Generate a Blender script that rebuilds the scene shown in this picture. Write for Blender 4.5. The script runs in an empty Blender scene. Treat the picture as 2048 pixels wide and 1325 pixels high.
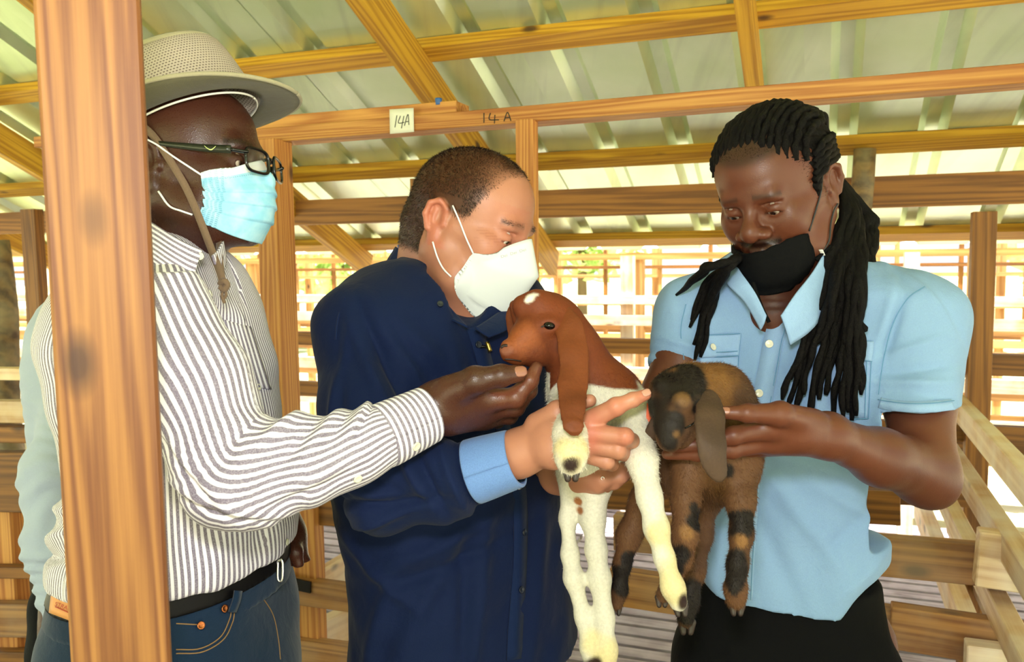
import bpy, math, random
import numpy as np
from math import sin, cos, pi, radians

sc = bpy.context.scene
COL = sc.collection
rnd = random.Random(7)
rng = np.random.default_rng(11)

# ------------------------------------------------------------------ camera
FPX, CX, CY = 1700.0, 1024.0, 662.5
CAM = np.array([0.0, 0.0, 1.6])
_th, _ro = math.atan((662.5 - 520) / 1700.0), 0.012
_f = np.array([0, cos(_th), -sin(_th)])
_r0, _u0 = np.array([1.0, 0, 0]), np.array([0, sin(_th), cos(_th)])
_r = cos(_ro) * _r0 - sin(_ro) * _u0
_u = cos(_ro) * _u0 + sin(_ro) * _r0
from mathutils import Matrix, Vector
cam_d = bpy.data.cameras.new('camera'); cam = bpy.data.objects.new('camera', cam_d); COL.objects.link(cam)
cam_d.sensor_width = 36.0; cam_d.lens = 36.0 * FPX / 2048.0; cam_d.clip_start = 0.02; cam_d.clip_end = 500
cam.matrix_world = Matrix(((_r[0], _u[0], -_f[0], CAM[0]), (_r[1], _u[1], -_f[1], CAM[1]),
                           (_r[2], _u[2], -_f[2], CAM[2]), (0, 0, 0, 1)))
sc.camera = cam
cam_d.dof.use_dof = True; cam_d.dof.focus_distance = 1.28; cam_d.dof.aperture_fstop = 9.0

# ------------------------------------------------------------------ sky, sun, flash, exposure
vs = sc.view_settings
vs.view_transform = 'Standard'; vs.look = 'None'; vs.exposure = 0.0; vs.gamma = 1.0; vs.use_curve_mapping = False
w = bpy.data.worlds.new('sky'); sc.world = w; w.use_nodes = True
nt = w.node_tree; bg = nt.nodes['Background']
sky = nt.nodes.new('ShaderNodeTexSky'); sky.sky_type = 'NISHITA'; sky.sun_disc = False
sky.sun_elevation = radians(62); sky.sun_rotation = radians(200); sky.dust_density = 3.0; sky.air_density = 1.0
mixw = nt.nodes.new('ShaderNodeMix'); mixw.data_type = 'RGBA'; mixw.inputs['Factor'].default_value = 0.75
mixw.inputs['B'].default_value = (0.9, 0.97, 1.0, 1)           # thin bright haze over the blue
nt.links.new(sky.outputs[0], mixw.inputs['A'])
scl = nt.nodes.new('ShaderNodeVectorMath'); scl.operation = 'SCALE'; scl.inputs['Scale'].default_value = 0.12
nt.links.new(sky.outputs[0], scl.inputs[0]); nt.links.new(scl.outputs[0], mixw.inputs['A'])
nt.links.new(mixw.outputs['Result'], bg.inputs['Color']); bg.inputs['Strength'].default_value = 1.7
sd = bpy.data.lights.new('sun', 'SUN'); sun = bpy.data.objects.new('sun', sd); COL.objects.link(sun)
sd.energy = 33.0; sd.angle = radians(1.0); sd.color = (1.0, 0.96, 0.88)
sun.rotation_euler = (radians(14), radians(14), 0); sun.location = (0, 20, 20)
fd = bpy.data.lights.new('camera_flash', 'AREA'); fl = bpy.data.objects.new('camera_flash', fd); COL.objects.link(fl)
fd.shape = 'RECTANGLE'; fd.size = 0.16; fd.size_y = 0.10; fd.energy = 12.2; fd.color = (1.0, 0.985, 0.96)
fl.location = (-0.02, 0.0, 1.80); fl.rotation_euler = (radians(81), 0, radians(-2))

def P(px, py, d):
    return CAM + d * (_f + (px - CX) / FPX * _r + (CY - py) / FPX * _u)
def ray(px, py):
    return P(px, py, 1.0) - CAM
def unit(v):
    v = np.asarray(v, float); return v / (np.linalg.norm(v) + 1e-12)

# ------------------------------------------------------------------ bookkeeping
def tag(o, label=None, cat=None, group=None, kind=None):
    if label: o['label'] = label
    if cat: o['category'] = cat
    if group: o['group'] = group
    if kind: o['kind'] = kind
    return o
def empty(name, loc, label=None, cat=None, group=None, kind=None):
    o = bpy.data.objects.new(name, None); o.location = [float(x) for x in loc]; o.empty_display_size = 0.05
    COL.objects.link(o); return tag(o, label, cat, group, kind)
def put(name, me, mats, parent=None, loc=None, smooth=True):
    """link a mesh given in world coordinates; its origin goes to loc (or the bounds' base)"""
    if not len(me.vertices): raise ValueError('empty mesh ' + name)
    n = len(me.vertices); co = np.empty(n * 3, np.float32); me.vertices.foreach_get('co', co); co = co.reshape(-1, 3)
    if loc is None:
        lo, hi = co.min(0), co.max(0); loc = np.array([(lo[0] + hi[0]) / 2, (lo[1] + hi[1]) / 2, lo[2]])
    loc = np.asarray(loc, np.float32)
    me.vertices.foreach_set('co', (co - loc).ravel())
    for m in (mats if isinstance(mats, (list, tuple)) else [mats]): me.materials.append(m)
    if smooth: me.polygons.foreach_set('use_smooth', np.ones(len(me.polygons), bool))
    me.update()
    o = bpy.data.objects.new(name, me); COL.objects.link(o)
    o.location = [float(x) for x in loc]
    if parent is not None:
        o.parent = parent
        Wm = Matrix.Identity(4); q = parent
        while q is not None:
            Wm = q.matrix_parent_inverse @ q.matrix_basis @ Wm; q = q.parent
        if max(abs(Wm[i][j] - (1 if i == j else 0)) for i in range(3) for j in range(3)) < 1e-6: o.location = Vector([float(x) for x in loc]) - Wm.translation
        else: o.matrix_parent_inverse = Wm.inverted()
    return o
def mesh(name, V, F):
    me = bpy.data.meshes.new(name); me.from_pydata([tuple(map(float, v)) for v in V], [], [tuple(map(int, f)) for f in F]); me.update()
    return me
def mesh_np(name, V, F):
    """fast path: V (n,3), F (m,3|4)"""
    V = np.asarray(V, np.float32); F = np.asarray(F, np.int32); k = F.shape[1]
    me = bpy.data.meshes.new(name); me.vertices.add(len(V)); me.vertices.foreach_set('co', V.ravel())
    me.loops.add(F.size); me.loops.foreach_set('vertex_index', F.ravel())
    me.polygons.add(len(F)); me.polygons.foreach_set('loop_start', np.arange(0, F.size, k, dtype=np.int32))
    me.polygons.foreach_set('loop_total', np.full(len(F), k, np.int32))
    me.update(calc_edges=True); return me
def set_col(me, C, name='tint'):
    a = me.color_attributes.new(name, 'FLOAT_COLOR', 'POINT')
    C = np.asarray(C, np.float32)
    if C.shape[1] == 3: C = np.hstack([C, np.ones((len(C), 1), np.float32)])
    a.data.foreach_set('color', C.ravel())
def set_float(me, name, v):
    a = me.attributes.new(name, 'FLOAT', 'POINT'); a.data.foreach_set('value', np.asarray(v, np.float32).ravel())

# ------------------------------------------------------------------ materials
def lin(c):
    if isinstance(c, str):
        c = c.lstrip('#'); c = [int(c[i:i + 2], 16) / 255 for i in (0, 2, 4)]
    return tuple(((x / 12.92) if x <= 0.04045 else ((x + 0.055) / 1.055) ** 2.4) for x in c[:3])
class NT:
    def __init__(s, name):
        s.m = bpy.data.materials.new(name); s.m.use_nodes = True; s.t = s.m.node_tree
        s.b = s.t.nodes['Principled BSDF']
    def n(s, typ, **kw):
        nd = s.t.nodes.new('ShaderNode' + typ)
        for k, v in kw.items():
            if k.startswith('_'): setattr(nd, k[1:], v)
            else: s.set(nd, k.replace('_', ' '), v)
        return nd
    def set(s, nd, k, v):
        i = nd.inputs[int(k)] if k.isdigit() else nd.inputs[k]
        if isinstance(v, bpy.types.NodeSocket): s.t.links.new(v, i)
        else: i.default_value = v
    def l(s, a, b): s.t.links.new(a, b)
    def ramp(s, fac, stops, interp='LINEAR'):
        r = s.t.nodes.new('ShaderNodeValToRGB'); s.l(fac, r.inputs[0]); e = r.color_ramp.elements; r.color_ramp.interpolation = interp
        while len(e) < len(stops): e.new(0.5)
        for i, (p, c) in enumerate(stops):
            e[i].position = p; e[i].color = (*c, 1) if len(c) == 3 else c
        return r.outputs[0]
    def mix(s, fac, a, b, mode='MIX'):
        m = s.t.nodes.new('ShaderNodeMix'); m.data_type = 'RGBA'; m.blend_type = mode
        for k, v in (('Factor', fac), ('A', a), ('B', b)):
            i = [q for q in m.inputs if q.name == k and (q.type == ('VALUE' if k == 'Factor' else 'RGBA'))][0]
            if isinstance(v, bpy.types.NodeSocket): s.l(v, i)
            elif k == 'Factor': i.default_value = v
            else: i.default_value = (*v, 1) if len(v) == 3 else v
        return [q for q in m.outputs if q.type == 'RGBA'][0]
    def math(s, op, a, b=0.0):
        m = s.t.nodes.new('ShaderNodeMath'); m.operation = op
        for i, v in ((0, a), (1, b)):
            if isinstance(v, bpy.types.NodeSocket): s.l(v, m.inputs[i])
            else: m.inputs[i].default_value = v
        return m.outputs[0]
    def bump(s, h, strength=0.3, dist=0.002, normal=None):
        b = s.t.nodes.new('ShaderNodeBump'); b.inputs['Strength'].default_value = strength; b.inputs['Distance'].default_value = dist
        s.l(h, b.inputs['Height'])
        if normal is not None: s.l(normal, b.inputs['Normal'])
        s.l(b.outputs[0], s.b.inputs['Normal']); return b.outputs[0]
    def base(s, v):
        if isinstance(v, bpy.types.NodeSocket): s.l(v, s.b.inputs['Base Color'])
        else: s.b.inputs['Base Color'].default_value = (*v, 1)
    def p(s, **kw):
        for k, v in kw.items(): s.set(s.b, k.replace('_', ' '), v)
def simple(name, col, rough=0.5, metal=0.0, spec=0.5, **kw):
    k = NT(name); k.base(lin(col)); k.p(Roughness=rough, Metallic=metal); k.set(k.b, 'Specular IOR Level', spec)
    k.p(**kw); return k.m

def wood(name, light, dark, knot='#3a1d0c', rough=0.6, ring=26.0, weather=None, wf=0.5):
    k = NT(name)
    tc = k.n('TexCoord'); oi = k.n('ObjectInfo')
    cv = k.n('CombineXYZ'); k.l(k.math('MULTIPLY', oi.outputs['Random'], 37.0), cv.inputs[0]); k.l(k.math('MULTIPLY', oi.outputs['Random'], 11.0), cv.inputs[1]); k.l(k.math('MULTIPLY', oi.outputs['Random'], 5.3), cv.inputs[2])
    add = k.n('VectorMath', _operation='ADD'); k.l(tc.outputs['Object'], add.inputs[0]); k.l(cv.outputs[0], add.inputs[1])
    mp = k.n('Mapping'); k.l(add.outputs[0], mp.inputs[0]); mp.inputs['Scale'].default_value = (0.30, 9.0, 9.0)
    warp = k.n('TexNoise', Scale=1.6, Detail=2.0); k.l(mp.outputs[0], warp.inputs['Vector'])
    wv = k.n('VectorMath', _operation='MULTIPLY_ADD'); k.l(warp.outputs['Color'], wv.inputs[0]); wv.inputs[1].default_value = (0.9, 0.9, 0.9); k.l(mp.outputs[0], wv.inputs[2])
    wav = k.n('TexWave', _bands_direction='DIAGONAL', Scale=ring / 9.0, Distortion=2.5, Detail=3.0); wav.inputs['Detail Scale'].default_value = 1.5; k.l(wv.outputs[0], wav.inputs['Vector'])
    fine = k.n('TexNoise', Scale=1.0, Detail=3.0); mp2 = k.n('Mapping'); k.l(add.outputs[0], mp2.inputs[0]); mp2.inputs['Scale'].default_value = (6, 260, 260); k.l(mp2.outputs[0], fine.inputs['Vector'])
    g = k.math('MULTIPLY', wav.outputs['Fac'], 0.42); g = k.math('ADD', g, k.math('MULTIPLY', fine.outputs['Fac'], 0.55)); g = k.math('ADD', g, k.math('MULTIPLY', warp.outputs['Fac'], 0.18))
    c = k.ramp(g, [(0.28, lin(light)), (0.55, tuple(0.55 * a + 0.45 * b for a, b in zip(lin(light), lin(dark)))), (0.82, lin(dark))])
    big = k.n('TexNoise', Scale=2.2, Detail=1.0); k.l(add.outputs[0], big.inputs['Vector'])
    c = k.mix(k.math('MULTIPLY', big.outputs['Fac'], 0.5), c, lin(dark), 'MULTIPLY')
    # knots
    vo = k.n('TexVoronoi', Scale=1.0); mp3 = k.n('Mapping'); k.l(add.outputs[0], mp3.inputs[0]); mp3.inputs['Scale'].default_value = (3.2, 6.5, 6.5); k.l(mp3.outputs[0], vo.inputs['Vector'])
    kf = k.ramp(vo.outputs['Distance'], [(0.0, (1, 1, 1)), (0.06, (0.85, 0.85, 0.85)), (0.13, (0, 0, 0))])
    c = k.mix(kf, c, lin(knot))
    if weather:
        wn = k.n('TexNoise', Scale=7.0, Detail=4.0); k.l(add.outputs[0], wn.inputs['Vector'])
        c = k.mix(k.math('MULTIPLY', k.ramp(wn.outputs['Fac'], [(0.35, (0, 0, 0)), (0.65, (1, 1, 1))]), wf), c, lin(weather))
    var = k.n('MapRange'); k.l(oi.outputs['Random'], var.inputs[0]); var.inputs[3].default_value = 0.82; var.inputs[4].default_value = 1.12
    hs = k.n('HueSaturation'); k.l(c, hs.inputs['Color']); k.l(var.outputs[0], hs.inputs['Value'])
    k.base(hs.outputs[0]); k.p(Roughness=rough); k.bump(g, 0.25, 0.0015)
    return k.m
# ------------------------------------------------------------------ barn frame
AL = radians(20.2)
BU = np.array([cos(AL), -sin(AL), 0.0]); BV = np.array([sin(AL), cos(AL), 0.0]); BZ = np.array([0, 0, 1.0])
def B(u, v, z): return u * BU + v * BV + z * BZ
def uvz(p): return np.array([p @ BU, p @ BV, p[2]])
def on_v(px, py, v):
    r = ray(px, py); t = (v - CAM @ BV) / (r @ BV); return uvz(CAM + t * r)
def on_z(px, py, z):
    r = ray(px, py); t = (z - CAM[2]) / r[2]; return uvz(CAM + t * r)

W_ROOF = wood('yellow_treated_pine', '#d8a92e', '#a87614', ring=20)
W_HEAD = wood('fresh_orange_pine', '#dca455', '#b06f30', ring=30)
W_POST = wood('foreground_pine', '#b27b3e', '#7c4820', ring=34)
W_BROWN = wood('brown_pine', '#a97230', '#754a1c', ring=18)
W_RAIL = wood('pen_rail_pine', '#c08a48', '#85501f', ring=18, weather='#b9a58a', wf=0.3)
W_PALE = wood('sunlit_pine', '#ecd2a8', '#cfa678', ring=14, weather='#f0e9dc', wf=0.6)  # pale pine with the sunlight on the rails put into its cream
W_SLAT = wood('weathered_slat_wood', '#b8aeb4', '#8b8088', ring=14, weather='#c9c2cc', wf=0.6)
W_LOG = wood('bark_log', '#8a6a3c', '#4b3620', ring=8, weather='#a89a78', wf=0.5)
W_FAR = wood('far_pen_pine', '#dcae72', '#b07c44', ring=10)

_unitbox = {}
def box_mesh(L, W, H, bev=0.0):
    key = (round(L, 3), round(W, 3), round(H, 3), round(bev, 4))
    if key in _unitbox: return _unitbox[key]
    x, y, z = L / 2, W / 2, H / 2
    if bev <= 0:
        V = [(sx * x, sy * y, sz * z) for sx in (-1, 1) for sy in (-1, 1) for sz in (-1, 1)]
        F = [(0, 1, 3, 2), (4, 6, 7, 5), (0, 4, 5, 1), (2, 3, 7, 6), (0, 2, 6, 4), (1, 5, 7, 3)]
        me = mesh('board', V, F)
    else:
        import bmesh
        bm = bmesh.new(); bmesh.ops.create_cube(bm, size=1.0)
        bmesh.ops.scale(bm, vec=(L, W, H), verts=bm.verts)
        bmesh.ops.bevel(bm, geom=list(bm.edges), offset=bev, segments=1, affect='EDGES')
        me = bpy.data.meshes.new('board'); bm.to_mesh(me); bm.free()
    _unitbox[key] = me; return me
def board(name, p0, p1, wid, hei, mat, parent=None, up=(0, 0, 1), bev=0.0, label=None):
    """a squared timber from p0 to p1 (centre line); local X along it, wid across, hei along `up`"""
    p0, p1 = np.asarray(p0, float), np.asarray(p1, float); L = np.linalg.norm(p1 - p0)
    x = (p1 - p0) / L; z = np.asarray(up, float); z = z - (z @ x) * x; z = unit(z); y = np.cross(z, x)
    me = box_mesh(L, wid, hei, bev)
    if not me.materials: me.materials.append(mat)
    elif me.materials[0] != mat:
        me = me.copy(); me.materials[0] = mat
    o = bpy.data.objects.new(name, me); COL.objects.link(o)
    M = Matrix(((x[0], y[0], z[0], 0), (x[1], y[1], z[1], 0), (x[2], y[2], z[2], 0), (0, 0, 0, 1)))
    c = (p0 + p1) / 2
    if parent is not None:
        o.parent = parent; c = c - np.array(parent.location)
    M.translation = Vector([float(a) for a in c]); o.matrix_local = M
    if label: o['label'] = label
    return o

# ---- roof
CEI = empty('ceiling', (0, 0, 0), 'low pitched zinc roof seen from inside, on yellow rafters and purlins', None, None, 'structure')
TS = 0.437
PC = uvz(P(1100, 482, 4.45)); VC, ZC = PC[1], PC[2]
def roof_z(v): return ZC + TS * (VC - v)
def on_roof(px, py):
    r = ray(px, py); # z = ZC + TS*(VC-v)
    t = (ZC + TS * (VC - CAM @ BV) - CAM[2]) / (r[2] + TS * (r @ BV)); return uvz(CAM + t * r)
rn = unit(-TS * -1 * BV * 1.0 + BZ)                 # roof normal, up
sl = unit(BV - TS * BZ)                              # down the slope
vB = on_roof(1085, 325)[1]; vA = on_roof(1000, 85)[1]
sp = (VC - vA) / 2
purl = [VC - sp * i for i in range(0, 8)]
U0, U1 = -6.5, 4.6
for i, v in enumerate(purl):
    z = roof_z(v)
    board('purlin', B(U0, v, z), B(U1, v, z), 0.085, 0.04, W_ROOF, CEI, up=rn)
# rafters, through photographed points
ra = on_roof(850, 110); rb = on_roof(1507, 85)
RS = rb[0] - ra[0]
for i in range(-4, 4):
    u = ra[0] + RS * i
    if u < U0 or u > U1: continue
    v0, v1 = VC - sp * 7.3, VC + 0.10
    off = -rn * 0.085
    board('rafter', B(u, v0, roof_z(v0)) + off, B(u, v1, roof_z(v1)) + off, 0.045, 0.13, W_ROOF, CEI, up=rn)
# corrugated sheets: trapezoid ribs running down the slope
k = NT('zinc_sheet')
tc = k.n('TexCoord'); n1 = k.n('TexNoise', Scale=3.0, Detail=4.0); k.l(tc.outputs['Object'], n1.inputs['Vector'])
n2 = k.n('TexNoise', Scale=1.0, Detail=3.0); mp = k.n('Mapping'); mp.inputs['Scale'].default_value = (14, 1.0, 1); k.l(tc.outputs['Object'], mp.inputs[0]); k.l(mp.outputs[0], n2.inputs['Vector'])
c = k.ramp(n1.outputs['Fac'], [(0.3, lin('#cde0b2')), (0.7, lin('#e4f2d0'))])  # green of grass mirrored in the sheets is put into their colour
c = k.mix(k.ramp(n2.outputs['Fac'], [(0.5, (0, 0, 0)), (0.8, (0.35, 0.35, 0.35))]), c, lin('#8d9488'))
k.base(c); k.p(Metallic=0.72, Roughness=0.33); M_ZINC = k.m
RP, SWD = 0.305, 0.915
def roof_sheet(u0, v0, v1, lift):
    prof = []
    for j in range(3):
        c0 = u0 + RP * (j + 0.5)
        prof += [(c0 - RP / 2, 0), (c0 - 0.05, 0), (c0 - 0.022, 0.032), (c0 + 0.022, 0.032), (c0 + 0.05, 0)]
    prof.append((u0 + SWD + 0.02, 0))
    V = []; n = len(prof)
    for t in (0, 0.0012):
        for v in (v0, v1):
            for (u, h) in prof: V.append(B(u, v, roof_z(v)) + rn * (0.021 + h + lift + t))
    F = []
    for i in range(n - 1):
        F.append((i, i + 1, n + i + 1, n + i)); F.append((2 * n + i, 3 * n + i, 3 * n + i + 1, 2 * n + i + 1))
        F.append((i, 2 * n + i, 2 * n + i + 1, i + 1)); F.append((n + i, n + i + 1, 3 * n + i + 1, 3 * n + i))
    return mesh('roof_sheet', V, F)
ph = on_roof(1870, 250)[0] % RP
for i in range(12):
    u0 = -6.4 + SWD * i
    u0 = u0 - (u0 % RP) + ph - RP / 2
    o = put('roof_sheet', roof_sheet(u0, VC - sp * 7.4, VC + 0.16, 0.0015 * (i % 2)), M_ZINC, CEI, smooth=False)
# the far slope of the roof, behind the photographer
vR = VC - sp * 7.4; zR = roof_z(vR)
for i in range(12):
    u0 = -6.4 + SWD * i
    me = roof_sheet(u0, 0, 1, 0); n = len(me.vertices)
    V = np.empty(n * 3, np.float32); me.vertices.foreach_get('co', V); V = V.reshape(-1, 3)
    for q in V:
        a = uvz(q); t = a[1]; h = a[2] - (ZC + TS * (VC - t))
        q[:] = B(a[0], vR - t * 4.5, zR - t * 4.5 * TS + h)
    me.vertices.foreach_set('co', V.ravel()); put('roof_sheet', me, M_ZINC, CEI, smooth=False)

# ---- tie beam (dark) and its posts, far side of the first pen
VT = on_v(1024, 405, 0)[1]
VT = vB + 0.09
def beam_z(px, py, v): return on_v(px, py, v)[2]
zt = beam_z(1900, 380, VT); hT = beam_z(1900, 348, VT) - beam_z(1900, 412, VT)
board('tie_beam', B(U0, VT, zt), B(U1, VT, zt), 0.045, hT, W_BROWN, CEI)
# ---- pen front plane
hd = uvz(P(1050, 230, 2.2)); VH = hd[1]
FR = empty('goat_stall', B(0, VH, 0), 'orange pine stall frame with header beam marked 14A behind the three men', 'stall')
# header in two lengths (the far left one sits a little further back), lying flat
eL = on_v(590, 283, VH); eR = on_v(2048, 172, VH)
zh = (on_v(1050, 228, VH)[2])
zL = on_v(700, 262, VH)[2]
slope_h = (on_v(1900, 158, VH)[2] - on_v(1050, 228, VH)[2]) / (on_v(1900, 158, VH)[0] - on_v(1050, 228, VH)[0])
def head_z(u): return zh + slope_h * (u - on_v(1050, 228, VH)[0])
uL = on_v(512, 280, VH)[0]
HEADER = board('header_beam', B(uL, VH + .045, head_z(uL)), B(2.6, VH + .045, head_z(2.6)), 0.09, 0.042, W_HEAD, FR, bev=0.002)
uS = on_v(905, 215, VH)[0]
board('splice_board', B(uL - 0.9, VH + 0.07, head_z(uL) + 0.038), B(uS, VH + 0.07, head_z(uS) + 0.038), 0.09, 0.035, W_HEAD, FR, bev=0.002)
def post_at(px0, px1, py, v, ztop, zbot=0.0, dep=0.09, mat=None, parent=None, name='post', bev=0.002):
    a = on_v(px0, py, v)[0]; b = on_v(px1, py, v)[0]
    return board(name, B((a + b) / 2, v, zbot), B((a + b) / 2, v, ztop), abs(b - a), dep, mat or W_HEAD, parent, up=BV, bev=bev)
post_at(1038, 1072, 400, VH, head_z(0) - 0.022, 0, 0.045, W_HEAD, FR)
post_at(532, 570, 400, VH, head_z(-0.8) - 0.022, 0, 0.09, W_HEAD, FR)
post_at(500, 548, 700, VH + 0.05, on_v(520, 616, VH + 0.05)[2], 0, 0.045, W_RAIL, FR)
# log post holding the roof, and the far-left one
def log_post(px, py, v, ztop, r, parent, seed):
    R = random.Random(seed); u = on_v(px, py, v)[0]; V = []; F = []; n = 12; m = 16
    for i in range(m + 1):
        z = ztop * i / m; dx = 0.012 * sin(i * 0.7 + seed); 
        for j in range(n):
            a = 2 * pi * j / n; rr = r * (1 + 0.10 * sin(3 * a + i * 0.5) + R.uniform(-0.05, 0.05)) * (1.12 - 0.18 * i / m)
            V.append(B(u + dx + rr * cos(a), v + rr * sin(a), z))
    for i in range(m):
        for j in range(n):
            a, b = i * n + j, i * n + (j + 1) % n; F.append((a, b, b + n, a + n))
    F.append(tuple(range(n - 1, -1, -1))); F.append(tuple(m * n + j for j in range(n)))
    return put('log_post', mesh('log_post', V, F), W_LOG, parent)
tag(log_post(1719, 350, vB - 0.05, roof_z(vB) - 0.02, 0.042, None, 3), 'round bark-covered log post behind the dreadlocked man', 'post')
tag(log_post(2, 600, 2.9, 1.72, 0.06, None, 5), 'crooked rough log post at the far left edge', 'post')
# square posts of the next pens
P2 = empty('pen_fence', B(0, VT, 0), 'brown rail fence of the first pen row on square posts', 'fence')
VP = uvz(P(1960, 600, 2.85))[1]
post_at(1938, 1986, 600, VP, on_v(1962, 424, VP)[2], 0, 0.06, W_BROWN, P2, 'fence_post')
post_at(826, 858, 380, vB - 0.05, roof_z(vB) - 0.05, 0, 0.06, W_BROWN, P2, 'fence_post')
post_at(60, 88, 600, VT - 0.2, 1.9, 0, 0.06, W_BROWN, P2, 'fence_post')
def rail(px0, px1, py0, py1, v, mat, parent, pyref=None, dep=0.04, name='rail', clip=None):
    """rail whose front face spans py0..py1 at column px0 (level)"""
    a = on_v(px0, (py0 + py1) / 2, v); b = on_v(px1, (py0 + py1) / 2, v); h = on_v(px0, py0, v)[2] - on_v(px0, py1, v)[2]
    return board(name, B(a[0], v, a[2]), B(b[0], v, a[2]), dep, h, mat, parent)
VQ = VP + 0.04
for (y0, y1) in ((708, 750), (850, 884), ):
    rail(1960, 2400, y0, y1, VQ, W_BROWN, P2); rail(1960, 1500, y0, y1, VQ, W_BROWN, P2)
# long brown rails of the back of the first pen (seen between the men)
VB = VT + 0.3
for (px, y0, y1) in ((1270, 699, 728), (1270, 840, 868), (620, 664, 690), (620, 763, 792)):
    a = on_v(px, (y0 + y1) / 2, VB); h = on_v(px, y0, VB)[2] - on_v(px, y1, VB)[2]
    ua, ub = (-0.45, 1.4) if px > 1000 else (-4.0, -0.45)
    board('rail', B(ua, VB, a[2]), B(ub, VB, a[2]), 0.04, h, W_BROWN, P2)
# front fence of the pen: low rails behind the men's hips
F3 = empty('pen_gate', B(0, VH, 0), 'low brown pen gate with wide rails behind the blue-shirted man', 'gate')
vg = VH - 0.10
def rail_pts(pa, pb, hpx_a, hpx_b, v, mat, parent, dep=0.04, name='rail', bev=0.002):
    a = on_v(pa[0], pa[1], v); b = on_v(pb[0], pb[1], v)
    ha = on_v(pa[0], pa[1] - hpx_a / 2, v)[2] - on_v(pa[0], pa[1] + hpx_a / 2, v)[2]
    return board(name, B(a[0], v, a[2]), B(b[0], v, b[2]), dep, ha, mat, parent, bev=bev)
v2 = uvz(P(1850, 1120, 2.0))[1]
rail_pts((1230, 1062), (2300, 1158), 70, 80, v2, W_RAIL, F3)
rail_pts((1220, 1170), (2300, 1330), 70, 90, v2, W_RAIL, F3)
rail_pts((1200, 985), (1800, 1015), 60, 62, v2 + 0.5, W_BROWN, F3)
rail_pts((1230, 960), (1960, 985), 50, 58, v2 + 0.9, W_BROWN, F3)
rail_pts((1780, 1250), (2300, 1330), 85, 95, v2 - 0.02, W_RAIL, F3)
bl = on_v(2040, 1110, v2 - 0.04)
board('latch_block', B(on_v(1952, 1110, v2 - 0.08)[0], v2 - 0.08, bl[2]), B(bl[0] + 0.3, v2 - 0.08, bl[2] - 0.02), 0.05, on_v(1990, 1050, v2 - .08)[2] - on_v(1990, 1160, v2 - .08)[2], W_PALE, F3, bev=0.003)
board('latch_block', B(on_v(1930, 1310, v2 - 0.08)[0], v2 - 0.08, on_v(1990, 1330, v2 - .08)[2]), B(bl[0] + 0.3, v2 - 0.08, on_v(1990, 1330, v2 - .08)[2]), 0.05, 0.09, W_PALE, F3, bev=0.003)
# pen side rails running away from the camera on the right
F4 = empty('side_fence', B(1.5, VP, 0), 'sunlit pale rails running from the square post towards the right edge', 'fence')
for (xa, ya, xb, yb, hh) in ((1905, 800, 2048, 930, 0.055), (1900, 905, 2048, 1085, 0.07), (1893, 1005, 1990, 1130, 0.07)):
    za = P(xa, ya, 2.75); vv = uvz(za)
    # line along -BV towards camera passing this point
    e = B(vv[0], 0.45, vv[2])
    board('rail', za, e, 0.04, 0.062, W_PALE, F4, bev=0.002)
for px, py in ((1905, 1150), (2000, 1200)):
    q = on_z(px, py, 0.55); board('floor_joist', B(q[0], q[1] + 1.0, 0.5), B(q[0], 0.6, 0.5), 0.05, 0.1, W_PALE, F4, bev=0.002)
# left side fence parts visible beside the foreground post
F5 = empty('left_fence', B(-2, VT, 0), 'dark brown low fence rails left of the foreground post', 'fence')
vl = uvz(P(40, 900, 2.3))[1]
for (py, hp, m) in ((745, 22, W_PALE), (820, 40, W_PALE), (865, 30, W_BROWN), (960, 110, W_BROWN), (1140, 20, W_BROWN), (1235, 60, W_RAIL), (1320, 40, W_BROWN)):
    rail_pts((-200, py), (150, py + 4), hp, hp, vl, m, F5)
post_at(2, 40, 1100, vl + 0.04, 1.05, 0, 0.05, W_HEAD, F5, 'fence_post'); post_at(95, 125, 1100, vl + 0.04, 1.05, 0, 0.05, W_HEAD, F5, 'fence_post')
# centre-left gate behind the left man's belt
F6 = empty('stall_gate', B(-0.6, VH, 0), 'orange brown stall gate with black hinge between the striped and navy shirts', 'gate')
vc = VH - 0.06
rail_pts((480, 985), (760, 1003), 100, 100, vc + 0.05, W_BROWN, F6)
rail_pts((480, 1165), (760, 1203), 48, 48, vc, W_RAIL, F6)
rail_pts((480, 1290), (760, 1330), 60, 60, vc, W_RAIL, F6)
post_at(585, 640, 1100, vc + 0.03, on_v(600, 960, vc)[2], 0, 0.05, W_HEAD, F6, 'gate_stile')
hg = on_v(595, 1172, vc - 0.025)
M_BLK = simple('black_iron', '#141210', 0.45, 0.6)
board('hinge', B(hg[0] - 0.09, vc - 0.025, hg[2] + 0.01), B(hg[0] + 0.045, vc - 0.025, hg[2] - 0.0), 0.006, 0.034, M_BLK, F6)
# pale diagonal rails (trough edges) behind that gate
F7 = empty('feed_trough', B(-0.3, 3, 0), 'pale wooden feed trough rails on the slatted floor behind the stall gate', 'trough')
for (xa, ya, xb, yb) in ((600, 1200, 740, 1110), (560, 1320, 740, 1230)):
    a = on_z(xa, ya, 0.35); b = on_z(xb, yb, 0.35)
    board('trough_rail', B(*a), B(*(a + (b - a) * 1.6)), 0.05, 0.13, W_PALE, F7, bev=0.002)
    ends = (a, a + (b - a) * 1.6)
    for e in ends: board('trough_leg', B(e[0], e[1], 0.012), B(e[0], e[1], 0.30), 0.04, 0.04, W_PALE, F7)

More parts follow.
